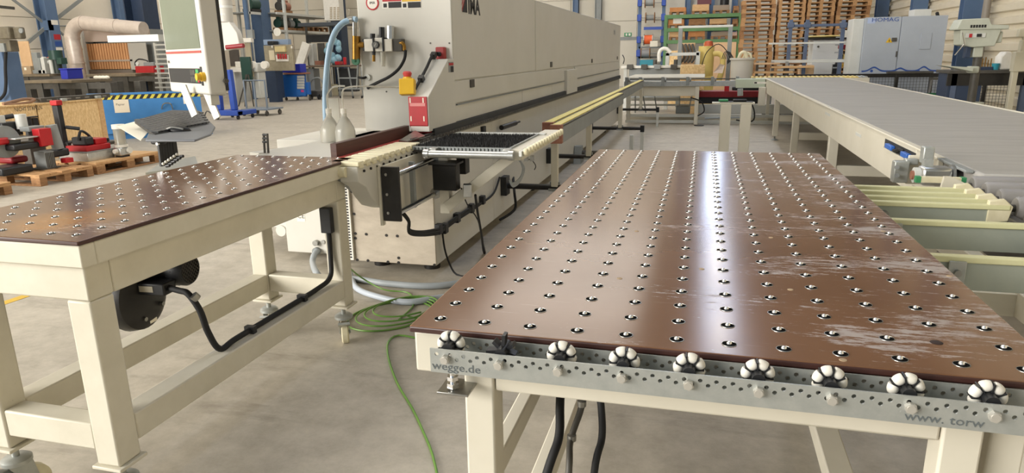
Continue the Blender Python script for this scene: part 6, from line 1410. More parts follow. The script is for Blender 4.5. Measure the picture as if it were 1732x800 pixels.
B('front_wall', contblue, -CL / 2, CL / 2, -0.5, -0.47, 0.12, hzc); B('back_wall', contblue, -CL / 2, CL / 2, 0.47, 0.5, 0.12, hzc); B('side_wall', contblue, -CL / 2, -CL / 2 + 0.03, -0.47, 0.47, 0.12, hzc); B('side_wall', contblue, CL / 2 - 0.03, CL / 2, -0.47, 0.47, 0.12, hzc + 0.05)
B('container_floor', contblue, -CL / 2, CL / 2, -0.47, 0.47, 0.12, 0.15); B('fork_pocket', contblue, -CL / 2 + 0.1, CL / 2 + 0.15, -0.42, -0.2, 0.0, 0.12); B('fork_pocket', contblue, -CL / 2 + 0.1, CL / 2 + 0.15, 0.2, 0.42, 0.0, 0.12); B('fork_opening', black, CL / 2 + 0.148, CL / 2 + 0.152, -0.38, -0.24, 0.03, 0.09)
B('top_rim', contblue, -CL / 2 - 0.02, CL / 2 + 0.02, -0.52, -0.46, hzc, hzc + 0.04)
n_st = 16; sw_ = CL / n_st; yst, bst = mat('stripe yellow', '#cdc04a', rough=0.6), ink
hsz = MB().box(-CL / 2, CL / 2, -0.505, -0.5, hzc - 0.085, hzc - 0.005, 0)
for k in range(n_st):
    x0 = -CL / 2 + k * sw_
    hsz.add([(x0 + 0.0, -0.5065, hzc - 0.085), (x0 + sw_ * 0.5, -0.5065, hzc - 0.085), (x0 + sw_ * 0.95, -0.5065, hzc - 0.005), (x0 + sw_ * 0.45, -0.5065, hzc - 0.005)], [(0, 1, 2, 3)], 1)
hsz.build('hazard_stripe', [yst, bst], bc_, local=True)
pc = bc_.matrix_basis.inverted() @ P(215, 180, z=0.6); px_ = -CL / 2 + 0.45 + 0.08
MB().box(px_ - 0.12, px_ + 0.14, -0.508, -0.502, hzc - 0.34, hzc - 0.09).build('paper_notice', mat('notice paper', '#d8cdb8', rough=0.8), bc_, local=True)
text('notice_lettering', 'Papier', 0.06, (px_ - 0.085, -0.5085, hzc - 0.20), (1, 0, 0), (0, 0, 1), dkgrey, bc_, local=True)
MB().box(CL / 2 - 0.32, CL / 2 - 0.22, -0.506, -0.502, hzc - 0.22, hzc - 0.05).build('white_label', white, bc_, local=True)
MB().tube([(0.25, -0.52, hzc - 0.30), (0.30, -0.56, hzc - 0.2), (0.42, -0.56, hzc - 0.2), (0.45, -0.52, hzc - 0.32)], 0.012, 6).build('chain_hook', steel, bc_, local=True)

# ================================================================== benches and machines along the left wall
def yb(name, m, t, u0, u1, v0, v1, y, dy, bevel=0.006):
    a, b = P(u0, v1, y=y), P(u1, v0, y=y); bx = P(u1, v0, y=y + dy).x
    if bx - a.x < 0.3 * (b.x - a.x): dy = dy * 0.4; bx = max(P(u1, v0, y=y + dy).x, a.x + 0.3 * (b.x - a.x))
    return part(name, m, t, (a.x, bx, y, y + dy, a.z, b.z), bevel=bevel)
def table(name, lb, u0, u1, vt, vb, y, dy, m, legs):
    t = thing(name, lb, 'table', (P((u0 + u1) / 2, vt, y=y).x, y + dy / 2, 0)); yb('table_top', m, t, u0, u1, vt, vb, y, dy)
    a = P(u0, vb, y=y)
    for u in legs:
        x = P(u, vb, y=y).x; part('leg', dkgrey, t, (x - 0.09, x + 0.09, y + 0.05, y + 0.25, 0, a.z), bevel=0.006); part('leg', dkgrey, t, (x - 0.09, x + 0.09, y + dy - 0.25, y + dy - 0.05, 0, a.z), bevel=0.006)
    part('under_beam', dkgrey, t, (P(u0 + 4, vb, y=y).x, P(u1 - 10, vb, y=y).x, y + 0.08, y + 0.2, a.z - 0.14, a.z))
    return t
topm = mat('worn steel table top', '#8a7d68', '#766a57', scale=5, rough=0.5, metal=0.3)
table('steel_table', 'long heavy steel table in front of the left wall', 38, 190, 135, 141, 13.4, 1.2, topm, (62, 90, 138, 178))
table('steel_table', 'heavy steel table carrying the red toolbox', 145, 283, 124, 130, 16.0, 1.2, topm, (160, 208, 262))
table('steel_table', 'steel table at the left edge under the grey vices', 20, 122, 125, 130, 15.2, 0.72, topm, (40, 100))
mm = thing('milling_machine', 'old khaki milling machine head on a blue-grey body at the left edge', 'machine', (P(12, 100, y=11.6).x, 11.9, 0))
yb('head', taupe, mm, -8, 28, 44, 67, 11.5, 0.5, 0.03); yb('motor', taupe, mm, 24, 42, 45, 66, 11.6, 0.35, 0.03); yb('quill_housing', taupe, mm, -8, 30, 67, 88, 11.55, 0.5, 0.02); yb('nameplate_block', steelgrey, mm, 0, 10, 73, 88, 11.5, 0.06)
a, b = P(-30, 88, y=11.7), P(32, 88, y=12.1); part('body', bluegrey, mm, (a.x, b.x, 11.7, 12.1, 0, a.z), bevel=0.02)
c = P(37, 52, y=11.6); MB().cyl(c, c + Vector((0, -0.03, 0)), 0.05, 14).build('motor_cap', steelgrey, mm)
MB().tube([P(10, 88, y=11.6), P(9, 115, y=11.6), P(10, 140, y=11.6), P(8, 158, y=11.6), P(0, 168, y=11.6)], 0.03, 8).build('supply_cable', rubber, mm)
tz_ = P(60, 125, y=15.2).z
def on(y, u, z): return P(u, 120, y=y).x
def small(name, lb, cat, m, u0, u1, v0, y, dy, base, bevel=0.01, extra=None):
    a, b = P(u0, v0, y=y), P(u1, v0, y=y); bx = P(u1, v0, y=y + dy).x
    if bx - a.x < 0.3 * (b.x - a.x): dy = dy * 0.4; bx = max(P(u1, v0, y=y + dy).x, a.x + 0.3 * (b.x - a.x))
    b.x = bx; mb = MB().box(a.x, b.x, y, y + dy, base, a.z, 0)
    if extra: extra(mb, a, b, base)
    return one(name, mb, m, lb, cat, bevel=bevel)
small('tan_panel', 'tan board standing behind the khaki milling machine', 'board', peach, 29, 49, 70, 16.25, 0.04, 0.0)
small('cardboard_box', 'grey-brown cardboard box with white label on the left steel table', 'box', [cardb, paper], 33, 60, 112, 15.3, 0.4, tz_ + 0.001, extra=lambda mb, a, b, z: mb.box(a.x + 0.15, b.x - 0.15, 15.297, 15.301, z + 0.10, z + 0.17, 1))
def vice_x(mb, a, b, z): mb.box(a.x - 0.05, b.x + 0.1, 15.35, 15.65, z, z + 0.10, 0); mb.cyl((a.x, 15.5, z + 0.3), (b.x + 0.15, 15.5, z + 0.3), 0.05, 10, mi=0); mb.box(b.x, b.x + 0.12, 15.35, 15.65, z, z + 0.42, 0)
small('machine_vice', 'grey machine vice beside the cardboard box', 'vice', steelgrey, 52, 68, 89, 15.4, 0.3, tz_ + 0.001, extra=vice_x)
small('machine_vice', 'small grey vice between the larger vice and the orange cap', 'vice', greywht, 69, 78, 96, 15.45, 0.25, tz_ + 0.001, extra=vice_x)
small('orange_cap', 'orange-red part lying before the first column', 'tool', mat('orange red', '#d5532c', rough=0.5), 80, 89, 102, 15.6, 0.2, tz_ + 0.001, extra=lambda mb, a, b, z: mb.box(a.x - 0.02, b.x - 0.02, 15.62, 15.78, P(85, 102, y=15.6).z, P(85, 96, y=15.6).z, 0))
gmz = thing('green_motor', 'dark green electric motor standing on the left steel table', 'motor', (P(98, 120, y=15.5).x, 15.5, tz_))
c = P(97, 110, y=15.5); z1, z2 = P(97, 101, y=15.5).z, P(97, 85, y=15.5).z
MB().cyl((c.x, 15.5, z1), (c.x, 15.5, z2), 0.17, 18).build('motor_body', dkgreen, gmz); MB().cyl((c.x, 15.5, tz_ + 0.001), (c.x, 15.5, z1), 0.11, 16).build('gearbox', mat('black green', '#1c2b28', rough=0.5), gmz); MB().box(c.x + 0.1, c.x + 0.26, 15.4, 15.6, z1 - 0.12, z1 + 0.05).build('terminal_box', dkgreen, gmz, bevel=0.01); MB().cyl((c.x - 0.07, 15.38, tz_ + 0.001), (c.x - 0.07, 15.38, z1), 0.05, 10).build('white_tube', greywht, gmz)
t2 = P(120, 135, y=13.4).z
small('blue_crate', 'royal blue plastic crate on the long steel table', 'crate', plasticblue, 101, 139, 118, 14.0, 0.45, t2 + 0.001, extra=lambda mb, a, b, z: mb.box(a.x - 0.02, b.x + 0.02, 13.98, 14.47, a.z, a.z + 0.03, 0))
rg2 = MB(); a = P(152, 134, y=13.6); 
for k in range(4): rg2.sphere((a.x + 0.1 * k, 13.8, t2 + 0.04), 0.07, 8, 5, 0, (1.1, 0.9, 0.6))
one('rag', rg2, paper, 'crumpled white rag on the long steel table', 'cloth')
t3 = P(210, 124, y=16.0).z
rtb = thing('toolbox', 'red toolbox with black raised handle on the steel table', 'toolbox', (P(245, 120, y=16.2).x, 16.35, t3))
a, b = P(228, 112, y=16.2), P(259, 112, y=16.2); part('box_body', red, rtb, (a.x, b.x, 16.2, 16.6, t3 + 0.001, a.z), bevel=0.01); part('tray', steelgrey, rtb, (a.x + 0.25, b.x - 0.02, 16.25, 16.55, a.z, a.z + 0.10), bevel=0.01)
MB().tube([P(229, 111, y=16.2), P(229, 105, y=16.2), P(235, 100, y=16.2), P(247, 102, y=16.2), P(250, 104, y=16.2)], 0.02, 8, smooth=2).build('handle', black, rtb); c = P(233, 108, y=16.19); MB().cyl(c, c + Vector((0, -0.03, 0)), 0.05, 14).build('round_lock', greywht, rtb)
# extraction duct and filter wall
dm = mat('duct sheet metal', '#d6cabf', '#c8bbb0', scale=6, rough=0.4, metal=0.2)
dt = thing('extraction_duct', 'large bent silver extraction duct beside the filter wall', 'duct', (P(130, 118, y=17).x, 17.0, 0))
pts = [Vector((P(133, 118, y=17).x, 17.0, 0.0)), P(131, 112, y=17), P(126, 85, y=17), P(122, 62, y=17), P(127, 46, y=17), P(140, 39, y=17), P(160, 41, y=17), P(200, 45, y=17), P(243, 49, y=17)]
MB().tube(pts, 0.20, 18, smooth=6).build('duct_pipe', dm, dt)
for p, q in (((126, 85), (125.5, 82)), ((122, 64), (122, 61)), ((140, 39), (142.5, 39)), ((198, 45), (200, 45)), ((131, 108), (130.6, 106))): MB().cyl(P(*p, y=17), P(*q, y=17), 0.215, 18).build('duct_collar', dm, dt)
fw = thing('filter_wall', 'paint filter wall with orange wooden slats in a grey frame', 'filter', (P(190, 118, y=17.6).x, 17.8, 0))
zt_f = P(190, 50, y=17.6).z; fx_0, fx_1 = P(143, 90, y=17.6).x, P(246, 90, y=17.6).x
part('back_box', steelgrey, fw, (fx_0, fx_1, 17.9, 18.6, 0, zt_f)); part('side_frame', greywht, fw, (fx_0, fx_0 + 0.10, 17.5, 17.9, 0, zt_f)); part('top_hood', mat('taupe sheet', '#b7a598', rough=0.5), fw, (fx_0 + .1, fx_1, 17.6, 17.9, P(190, 70, y=17.6).z, zt_f))
x0, x1 = P(147, 90, y=17.6).x, P(222, 90, y=17.6).x
part('middle_rail', mat('taupe rail', '#a99a8c', rough=0.5), fw, (x0, x1, 17.6, 17.66, P(190, 104, y=17.6).z, P(190, 101, y=17.6).z)); part('bottom_board', mat('dark taupe board', '#6f6459', rough=0.6), fw, (x0, x1, 17.55, 17.7, 0.2, P(190, 118, y=17.6).z))
ns = 34
slm = MB().box(-0.5, 0.5, 0, 0.03, 0, 1).mesh('slat', slatwood)
for z_a, z_b in ((101, 73), (117, 104)):
    za, zb2 = P(190, z_a, y=17.6).z, P(190, z_b, y=17.6).z
    for k in range(ns):
        o = bpy.data.objects.new('slat', slm); C.objects.link(o); o.parent = fw; w2 = (x1 - x0) / ns
        o.location = Vector((x0 + (k + 0.5) * w2, 17.62 + (k % 2) * 0.02, za)) - fw.location; o.scale = (w2 * 0.92, 1, zb2 - za)
yb('grey_panel', mat('grey sheet', '#b0aca3', rough=0.5), fw, 222, 247, 72, 118, 17.6, 0.03)
one('rung_rack', (lambda mb: [mb.box(P(262, v, y=15.6).x, P(290, v, y=15.6).x, 15.6, 15.66, P(262, v, y=15.6).z - 0.02, P(262, v, y=15.6).z + 0.02) for v in (76, 84, 92, 100, 108, 116, 124, 132, 140, 148)] and [mb.box(P(u, 110, y=15.63).x - 0.03, P(u, 110, y=15.63).x + 0.03, 15.66, 15.72, 0, P(u, 72, y=15.6).z) for u in (264, 288)] and mb)(MB()), mat('rung steel', '#b8b8b2', rough=0.4, metal=0.4), 'steel rung rack with many horizontal bars behind the console', 'rack')
a, b = P(215, 132, y=15.9), P(258, 160, y=15.9); one('drum_barrel', MB().cyl((P(245, 140, y=17.2).x, 17.2, 0), (P(245, 140, y=17.2).x, 17.2, P(245, 134, y=17.2).z), 0.25, 20), navy, 'dark blue barrel standing under the red toolbox table', 'barrel')
# columns and bracing of the left wall
def hcol(y, w, d, lb, m=bluegrey, x=None):
    x1 = XL + d if x is None else x; x0 = x1 - d
    return one('steel_column', MB().box(x1 - 0.04, x1, y - w / 2, y + w / 2, 0, ZC).box(x0, x0 + 0.04, y - w / 2, y + w / 2, 0, ZC).box(x0 + 0.04, x1 - 0.04, y - 0.03, y + 0.03, 0, ZC), m, lb, 'column')
colA = P(88, 60, x=XL + 0.3); cB = P(207, 20, x=XL + 0.3); cC = P(258, 40, x=-16.6); c16 = P(455, 80, x=-16.6); c17 = P(583, 60, x=-16.6)
ca_ = hcol(colA.y, 0.40, 0.45, 'blue-grey steel column with pasted notices by the bracing'); hcol(cB.y, 0.30, 0.35, 'blue-grey steel column above the filter wall')
hcol(cC.y, 0.62, 0.7, 'wide dark blue column left of the console', navy, -16.6); k16 = hcol(c16.y, 0.62, 0.7, 'blue-grey column marked 16 behind the carts', bluegrey, -16.6); k17 = hcol(c17.y, 0.62, 0.7, 'dark blue column marked 17 behind the pale blue hose', navy, -16.6)
for kcol, tx, vv in ((k16, '16', 5), (k17, '17', 20)):
    c = P(466 if tx == '16' else 588, vv, x=-16.6)
    text('column_number', tx, 0.42, Vector((-16.598, c.y - 0.2, c.z - 0.15)) - kcol.location, (0, 1, 0), (0, 0, 1), white, kcol, local=True)
c = P(93, 60, x=XL + 0.45)
for v0, v1, m in ((34, 42, white), (58, 67, redink), (70, 78, homblue), (80, 85, white)):
    a, b = P(93, v1, x=XL + 0.45), P(93, v0, x=XL + 0.45)
    o = MB().box(XL + 0.45, XL + 0.453, c.y - 0.05, c.y + 0.19, a.z, b.z); 
    ob = o.build('notice', m, None); ob.parent = ca_; ob.location = -ca_.location
br_ = thing('wall_bracing', 'diagonal rod bracing crossing the left wall at the first column', 'bracing', (XL + 0.2, colA.y, 2.0))
bxp = XL + 0.25
for u0, v0, u1, v1, w_ in ((20, -2, 79, 42, 0.07), (80, 44, 42, 76, 0.10), (94, 33, 140, -3, 0.10), (94, 47, 115, 66, 0.05)):
    MB().beam(P(u0, v0, x=bxp), P(u1, v1, x=bxp), w_, 0.05, up=(1, 0, 0)).build('brace_rod', steelgrey, br_)
c = P(79, 43, x=XL + 0.3); MB().obox(c, (0.3, 0.2, 0.3)).build('node', bluegrey, br_)
MB().beam(P(-5, 11, x=bxp), P(24, 14, x=bxp), 0.05, 0.08).build('brace_rod', dkgrey, br_)
one('wall_conduit', MB().cyl(P(95, 44, x=XL + 0.06), P(118, 44, x=XL + 0.06), 0.02, 8), steelgrey, 'thin conduit on the left wall right of the first column', 'pipe')

# ================================================================== centre background
eh = thing('fume_extractor', 'grey extraction pipe with fan-shaped guard and red handle behind the console', 'extractor', (P(390, 90, y=8.0).x, 8.0, 0))
exm = mat('extractor grey', '#bdbab2', rough=0.5); c0, c1 = P(380, -6, y=8.0), P(383, 37, y=8.0); MB().cyl(c0, c1, 0.085, 18).build('pipe', exm, eh)
for v in (14, 27): c = P(381, v, y=8.0); MB().cyl(c, c + Vector((0, 0, 0.03)), 0.092, 18).build('pipe_collar', greywht, eh)
gp = [P(376, 38, y=8.0), P(391, 36, y=8.0), P(405, 55, y=8.0), P(409, 72, y=8.0), P(408, 80, y=8.0), P(382, 86, y=8.0)]
MB().prism([(p.x, p.z) for p in gp], 'xz', 7.95, 8.05).build('guard', exm, eh, bevel=0.01)
a, b = P(383, 80, y=7.85), P(412, 77, y=7.85); MB().cyl(a, b, 0.028, 12).build('red_handle', darkred, eh)
part('hanger', greywht, eh, (c0.x - 0.05, c0.x + 0.05, 7.95, 8.05, c0.z, ZC))
bs = thing('blue_stand', 'bright blue wheeled stand with two leaning posts', 'stand', (P(385, 200, z=0).x, P(385, 200, z=0).y, 0))
q = P(383, 202, z=0); by = q.y
for u0, u1, vt in ((373, 369, 140), (397, 388, 118)):
    MB().beam(P(u0, 186, y=by), P(u1 - 1, vt, y=by), 0.14, 0.14, up=(0, 1, 0)).build('post', blue, bs, bevel=0.02)
a, b = P(363, 190, y=by), P(406, 190, y=by); part('base', blue, bs, (a.x, b.x, by - 0.12, by + 0.12, 0.10, 0.24), bevel=0.02); part('base_arm', blue, bs, (a.x, a.x + 0.14, by - 0.1, by + 0.7, 0.10, 0.22), bevel=0.02); part('base_arm', blue, bs, (b.x - 0.14, b.x, by - 0.1, by + 0.7, 0.10, 0.22), bevel=0.02)
for x in (a.x + 0.07, b.x - 0.07):
    for y in (by, by + 0.6): MB().cyl((x - 0.02, y, 0.05), (x + 0.02, y, 0.05), 0.05, 14).build('wheel', black, bs)
tc_ = thing('push_cart', 'grey tubular push cart with low platform', 'cart', (P(430, 195, z=0).x, P(430, 195, z=0).y, 0))
q = P(430, 196, z=0); cy_ = q.y; x0, x1 = P(418, 190, y=cy_).x, P(453, 190, y=cy_).x; zt_c = P(435, 136, y=cy_).z; gb = mat('blue grey tube', '#7c8794', rough=0.4, metal=0.3)
MB().tube([(x0, cy_, 0.2), (x0, cy_, zt_c), (x1, cy_, zt_c), (x1, cy_, 0.2)], 0.028, 10, smooth=0).build('push_handle', gb, tc_)
part('platform', gb, tc_, (x0 - 0.15, x1 + 0.03, cy_ - 0.05, cy_ + 0.7, 0.15, 0.19), bevel=0.01); part('rear_post', gb, tc_, (x0 - 0.15, x0 - 0.11, cy_ + 0.6, cy_ + 0.64, 0.19, zt_c))
for x in (x0 - 0.1, x1 - 0.03):
    for y in (cy_, cy_ + 0.6): MB().cyl((x - 0.02, y, 0.065), (x + 0.02, y, 0.065), 0.065, 14).cyl((x, y, 0.07), (x, y, 0.15), 0.02, 8).build('caster', dkgrey, tc_)
mi_ = thing('tripod_machine', 'light grey drill grinder on a pedestal in front of column 16', 'grinder', (P(438, 155, y=20).x, 20.0, 0))
yb('pedestal', greywht, mi_, 430, 449, 122, 166, 20.0, 0.4, 0.02); yb('grinder_body', greywht, mi_, 424, 450, 106, 122, 19.9, 0.5, 0.05)
for u in (425, 446): c = P(u, 110, y=19.85); MB().cyl(c, c + Vector((0, 0.15, 0)), 0.12, 16).build('grinding_wheel', white, mi_)
for u0, u1 in ((418, 402), (420, 428), (416, 413)): p1 = P(u1, 167, y=19.6); p1.z = 0; MB().beam(P(u0, 126, y=19.6), p1, 0.03, 0.03).build('tripod_leg', dkgrey, mi_)
yb('dark_panel', dkgreen, mi_, 410, 424, 96, 138, 19.7, 0.08); yb('grey_head', steelgrey, mi_, 418, 430, 50, 66, 19.8, 0.3); yb('white_bar', white, mi_, 405, 429, 64, 72, 19.7, 0.15); yb('rod', mat('sand rod', '#b0a58c', rough=0.5), mi_, 420, 424, 72, 130, 19.9, 0.06)
wmx = thing('white_machine', 'low white machine between the extractor and the grinder', 'machine', (P(405, 150, y=21.5).x, 21.8, 0))
yb('base', greywht, wmx, 392, 420, 122, 174, 21.5, 0.8, 0.02); yb('bed', white, wmx, 390, 420, 114, 122, 21.4, 1.0, 0.01); yb('head', white, wmx, 398, 410, 104, 114, 21.6, 0.4, 0.02); yb('dark_back', mat('brown grey', '#5d5650', rough=0.6), wmx, 390, 404, 84, 112, 22.2, 0.1)
ss = thing('steel_shelf', 'white beam shelving with motors on the left wall beyond column 16', 'shelving', (-16.9, 27.0, 0))
def xb(name, m, t, u0, u1, v0, v1, x, dx, bevel=0.004):
    a, b = P(u0, v1, x=x), P(u1, v0, x=x); return part(name, m, t, (x - dx, x, a.y, b.y, min(a.z, P(u0, v0, x=x).z - 0.02), P(u0, v0, x=x).z), bevel=bevel)
SX = -16.2; ys0, ys1 = P(470, 40, x=SX).y, P(570, 40, x=SX).y; zs = [P(490, 22, x=SX).z, P(490, 51, x=SX).z]
for z in zs: part('shelf_beam', greywht, ss, (SX - 0.06, SX, ys0, ys1, z - 0.09, z), bevel=0.004); part('shelf_deck', steelgrey, ss, (SX - 1.1, SX - 0.06, ys0, ys1, z - 0.06, z - 0.02)); part('shelf_beam', greywht, ss, (SX - 1.16, SX - 1.1, ys0, ys1, z - 0.09, z))
for u in (484, 558): y = P(u, 40, x=SX).y; part('upright', greywht, ss, (SX - 0.08, SX + 0.02, y - 0.05, y + 0.05, 0, 4.4)); part('upright', greywht, ss, (SX - 1.15, SX - 1.05, y - 0.05, y + 0.05, 0, 4.4))
for k, (u, z, m, lb) in enumerate(((478, zs[0], dkgrey, 'dark electric motor on the upper white shelf, left end'), (486, zs[0], copperwood, 'reddish motor on the upper white shelf, right of the dark one'), (473, zs[1], dkgreen, 'dark green pump on the lower white shelf, left end'), (483, zs[1], dkgrey, 'dark pump on the lower white shelf, second from the left'), (501, zs[1], dkgreen, 'green pump in the middle of the lower white shelf'), (490, zs[1], steelgrey, 'grey flange on the lower white shelf'))):
    y = P(u, 45, x=SX - 0.3).y
    mb = MB().box(SX - 0.5, SX - 0.1, y - 0.16, y + 0.16, z + 0.001, z + 0.10, 1).cyl((SX - 0.3, y - 0.16, z + 0.26), (SX - 0.3, y + 0.16, z + 0.26), 0.17, 14).box(SX - 0.38, SX - 0.22, y - 0.08, y + 0.08, z + 0.40, z + 0.50, 0)
    one('electric_motor', mb, [m, wooddk], lb, 'motor', group='motors on the white shelf')
for k, u in enumerate((512, 528, 544)):
    y = P(u, 49, x=SX - 0.3).y; o = bpy.data.objects.new('pallet', pm2); C.objects.link(o); o.location = (SX - 0.55, y, zs[1] + 0.001); o.scale = (0.8, 0.75, 1.4); tag(o, 'small reddish pallet on the lower white shelf, %s from the left' % ['first', 'second', 'third'][k], 'pallet', 'pallets on the white shelf')
gs = P(370, 20, x=-16.4)
s_b = thing('steel_shelf', 'white beam shelving with a green pump left of column 16', 'shelving', (-16.9, 21.0, 0))
ya_, yb_ = P(418, 20, x=-16.4).y, P(441, 20, x=-16.4).y; zq = P(430, 20, x=-16.4).z
part('shelf_beam', greywht, s_b, (-16.46, -16.4, ya_, yb_, zq - 0.09, zq)); part('shelf_deck', steelgrey, s_b, (-17.4, -16.46, ya_, yb_, zq - 0.06, zq - 0.02)); part('upright', bluegrey, s_b, (-16.5, -16.36, ya_ - 0.08, ya_ + 0.02, 0, 4.6)); part('upright', greywht, s_b, (-16.5, -16.4, ya_ + 0.12, ya_ + 0.2, 0, 4.4)); part('upright', greywht, s_b, (-17.4, -17.3, yb_ - 0.1, yb_, 0, 4.4))
yq = P(430, 15, x=-16.6).y; one('green_pump', MB().cyl((-16.7, yq - 0.22, zq + 0.3), (-16.7, yq + 0.3, zq + 0.3), 0.22, 14).box(-16.9, -16.5, yq - 0.3, yq + 0.3, zq, zq + 0.12, 1), [dkgreen, black], 'green pump on the shelf left of column 16', 'pump')
tb0 = thing('tool_board', 'khaki tool board with yellow bins and red handles in front of column 16', 'tool board', (P(475, 120, y=21.6).x, 21.7, 0))
yb('board', mat('board khaki', '#9d947d', '#8d846e', scale=8, rough=0.6), tb0, 450, 496, 76, 120, 21.6, 0.08); yb('bin_row', mat('bin yellow', '#d8c692', rough=0.6), tb0, 465, 484, 78, 88, 21.5, 0.1); yb('label_strip', mat('cream sheet', '#d8cdb0', rough=0.7), tb0, 456, 464, 85, 102, 21.58, 0.02)
for k in range(4): yb('red_handle', red, tb0, 469 + k * 4.3, 472 + k * 4.3, 91, 100, 21.48, 0.1, 0.02); 
yb('handle_strip', white, tb0, 467, 488, 93, 104, 21.56, 0.03); yb('clip_lamp', white, tb0, 459, 462, 77, 81, 21.5, 0.1); yb('clip_lamp', white, tb0, 492, 495, 78, 82, 21.5, 0.1); yb('top_light', black, tb0, 452, 471, 69, 76, 21.55, 0.3, 0.03); yb('blue_lintel', mat('pale blue steel', '#8ea2bd', rough=0.5), tb0, 446, 492, 66, 76, 21.9, 0.2)
yb('cabinet', navy, tb0, 449, 478, 120, 166, 21.8, 0.3, 0.01); a = P(455, 166, y=21.6); part('foot', navy, tb0, (a.x, P(470, 166, y=21.6).x, 21.6, 21.9, 0, P(455, 120, y=21.6).z))
c = P(470, 54, y=21.85); one('wall_clock', MB().lathe([(0, 0), (0.13, 0), (0.14, 0.05), (0, 0.05)], c, (0, -1, 0), 20), white, 'round white disc on column 16 above the tool board', 'disc')
wt = thing('tool_trolley', 'blue tool trolley with grey drawers', 'tool trolley', (P(505, 166, y=22.5).x, 22.7, 0))
yb('cabinet_body', cabblue, wt, 480, 517, 126, 164, 22.5, 0.5, 0.01); yb('top_board', copperwood, wt, 479, 525, 123, 126, 22.45, 0.6, 0.005)
for k in range(5): yb('drawer', greywht, wt, 502.5, 515, 128 + k * 4.6, 132 + k * 4.6, 22.47, 0.03, 0.004)
yb('lower_door', mat('trolley blue light', '#2f6fc0', rough=0.4), wt, 502, 517, 151, 162, 22.47, 0.03); yb('pink_sticker', mat('pink sticker', '#d04a8a', rough=0.5), wt, 509, 514, 152, 156, 22.455, 0.015); yb('side_basket', cabblue, wt, 518, 525, 139, 160, 22.5, 0.4, 0.01)
for u in (483, 502, 523): x = P(u, 166, y=22.5).x; MB().cyl((x - 0.02, 22.55, 0.06), (x + 0.02, 22.55, 0.06), 0.06, 12).cyl((x, 22.55, 0.08), (x, 22.55, 0.16), 0.02, 8).build('caster', dkgrey, wt)
zt3 = P(500, 123, y=22.45).z
bbx = MB(); a, b = P(475, 123, y=22.5), P(507, 108, y=22.5); a.z = zt3 + 0.001; bbx.prism([(a.x, a.z), (b.x, a.z), (b.x, b.z), (b.x - 0.25, b.z), (b.x - 0.27, b.z - 0.02), (a.x, b.z + 0.02)], 'xz', 22.5, 22.9); one('storage_bin', bbx, plasticblue, 'deep blue storage bin on the blue tool trolley', 'bin', bevel=0.01)
bn = thing('work_bench', 'cluttered workbench along the left wall before column 17', 'bench', (P(555, 115, y=24.5).x, 24.9, 0))
yb('bench_top', mat('brown bench top', '#6d5b4c', rough=0.6), bn, 507, 612, 110, 114, 24.5, 0.9); 
for u in (510, 553, 610): x = P(u, 114, y=24.5).x; part('leg', steelgrey, bn, (x - 0.04, x + 0.04, 24.55, 24.63, 0, P(u, 114, y=24.5).z)); part('leg', steelgrey, bn, (x - 0.04, x + 0.04, 25.3, 25.38, 0, P(u, 114, y=24.5).z))
yb('drawer_unit', mat('drawer grey', '#8d9296', rough=0.5), bn, 512, 540, 116, 155, 24.9, 0.45); yb('dark_store', dark, bn, 572, 606, 116, 155, 25.0, 0.3)
zb3 = P(555, 110, y=24.5).z
def bt_(name, lb, cat, m, u0, u1, v0, y=24.7, dy=0.3, bevel=0.01): return small(name, lb, cat, m, u0, u1, v0, y, dy, zb3 + 0.001, bevel)
mo_ = MB(); a, b = P(500, 104, y=24.4), P(516, 73, y=24.4); mo_.beam((a.x + 0.05, 24.6, zb3 + 0.001), (b.x - 0.1, 24.7, b.z), 0.32, 0.16, up=(0, 1, 0)); one('white_cover', mo_, white, 'leaning white machine cover on the workbench', 'cover')
bt_('wall_cabinet', 'grey-white small cabinet behind the leaning white cover', 'cabinet', greywht, 520, 535, 74, 25.0, 0.3); bt_('frame_panel', 'dark framed panel on the workbench', 'panel', dkgrey, 536, 549, 73, 25.05, 0.1); bt_('red_vice', 'red machine vice on the workbench', 'vice', [red], 566, 580, 104, 24.7, 0.3); bt_('red_block', 'tall red block next to the red vice', 'tool', red, 580, 586, 97, 24.7, 0.2); bt_('brown_parts', 'brown parts tray on the workbench', 'tray', copperwood, 532, 548, 103, 24.7, 0.3)
bgp = MB(); c = P(563, 95, y=25.0)
for k in range(9): bgp.sphere((c.x + rp_.uniform(-.25, .25), 25.05 + rp_.uniform(-.1, .1), zb3 + 0.16 + k * 0.09), 0.17, 10, 6, 0, (1.0 - k * 0.06, 0.8, 0.9))
one('plastic_bag', bgp, mat('pale blue film', '#88b2c4', rough=0.25), 'pale blue plastic film heap before column 17', 'bag')
acx = thing('wall_unit', 'white ventilated wall unit left of column 17', 'air unit', P(565, 34, y=27.0))
yb('housing', white, acx, 549, 580, -4, 35, 27.0, 0.4, 0.01)
for k in range(3):
    for j in range(7): yb('louvre', mat('louvre tan', '#b9ab92', rough=0.6), acx, 558 + k * 6, 562 + k * 6, 12 + j * 3, 14 + j * 3, 26.98, 0.03, 0)
cnp = thing('bench_canopy', 'dark sloping canopy over the workbench', 'canopy', (P(545, 42, y=26).x, 26, 0))
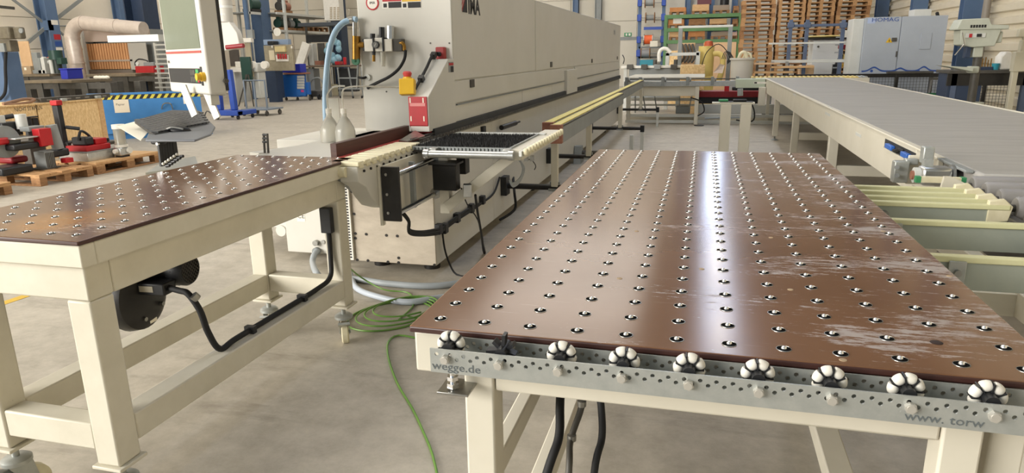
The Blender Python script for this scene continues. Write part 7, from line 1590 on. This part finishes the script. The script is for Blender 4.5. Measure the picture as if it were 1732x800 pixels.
yb('canopy_sheet', mat('dark canopy', '#42474d', rough=0.5), cnp, 504, 600, 36, 45, 25.8, 0.9)
yb('hanging_panel', dark, cnp, 519, 560, 58, 72, 26.6, 0.1)
for u in (519, 560): x = P(u, 60, y=26.7).x; part('post', dkgrey, cnp, (x - 0.04, x + 0.04, 26.66, 26.72, 0, P(u, 40, y=26.7).z))
lad = thing('step_ladder', 'grey wheeled steps standing at the workbench end', 'ladder', (P(585, 160, y=23.8).x, 23.8, 0))
for u0, u1 in ((571, 576), (589, 597)): p1 = P(u1, 160, y=23.8); p1.z = 0.05; MB().beam(P(u0, 114, y=23.9), p1, 0.035, 0.05).build('rail', steelgrey, lad)
for v in (132, 150): a, b = P(574, v, y=23.85), P(613, v, y=23.85); MB().beam(a, b, 0.2, 0.04).build('tread', steelgrey, lad)
for u in (576, 597, 612): x = P(u, 160, y=23.8).x; MB().cyl((x - 0.02, 23.8, 0.05), (x + 0.02, 23.8, 0.05), 0.05, 12).build('wheel', black, lad)
q = P(570, 161, z=0); one('bucket', MB().lathe([(0, 0), (0.17, 0), (0.19, 0.40), (0.20, 0.40), (0.20, 0.43), (0.18, 0.43), (0.16, 0.02), (0, 0.02)], (q.x, q.y, 0), n=22), offwhite, 'white bucket on the floor below the workbench', 'bucket')
hm = thing('pressure_washer', 'small dark floor machine with hoses right of the blue tool trolley', 'machine', (P(537, 168, z=0).x, P(537, 168, z=0).y, 0))
q = P(537, 168, z=0); MB().box(q.x - 0.3, q.x + 0.3, q.y - 0.1, q.y + 0.25, 0.10, 0.32).build('body', dkgrey, hm, bevel=0.03); MB().tube([(q.x - 0.3, q.y, 0.3), (q.x - 0.15, q.y, 0.7), (q.x + 0.2, q.y, 0.75), (q.x + 0.35, q.y, 0.3)], 0.03, 8).build('handle', steelgrey, hm)
for dx in (-0.18, 0.15): MB().cyl((q.x + dx - 0.03, q.y - 0.12, 0.1), (q.x + dx + 0.03, q.y - 0.12, 0.1), 0.10, 14).build('wheel', black, hm)
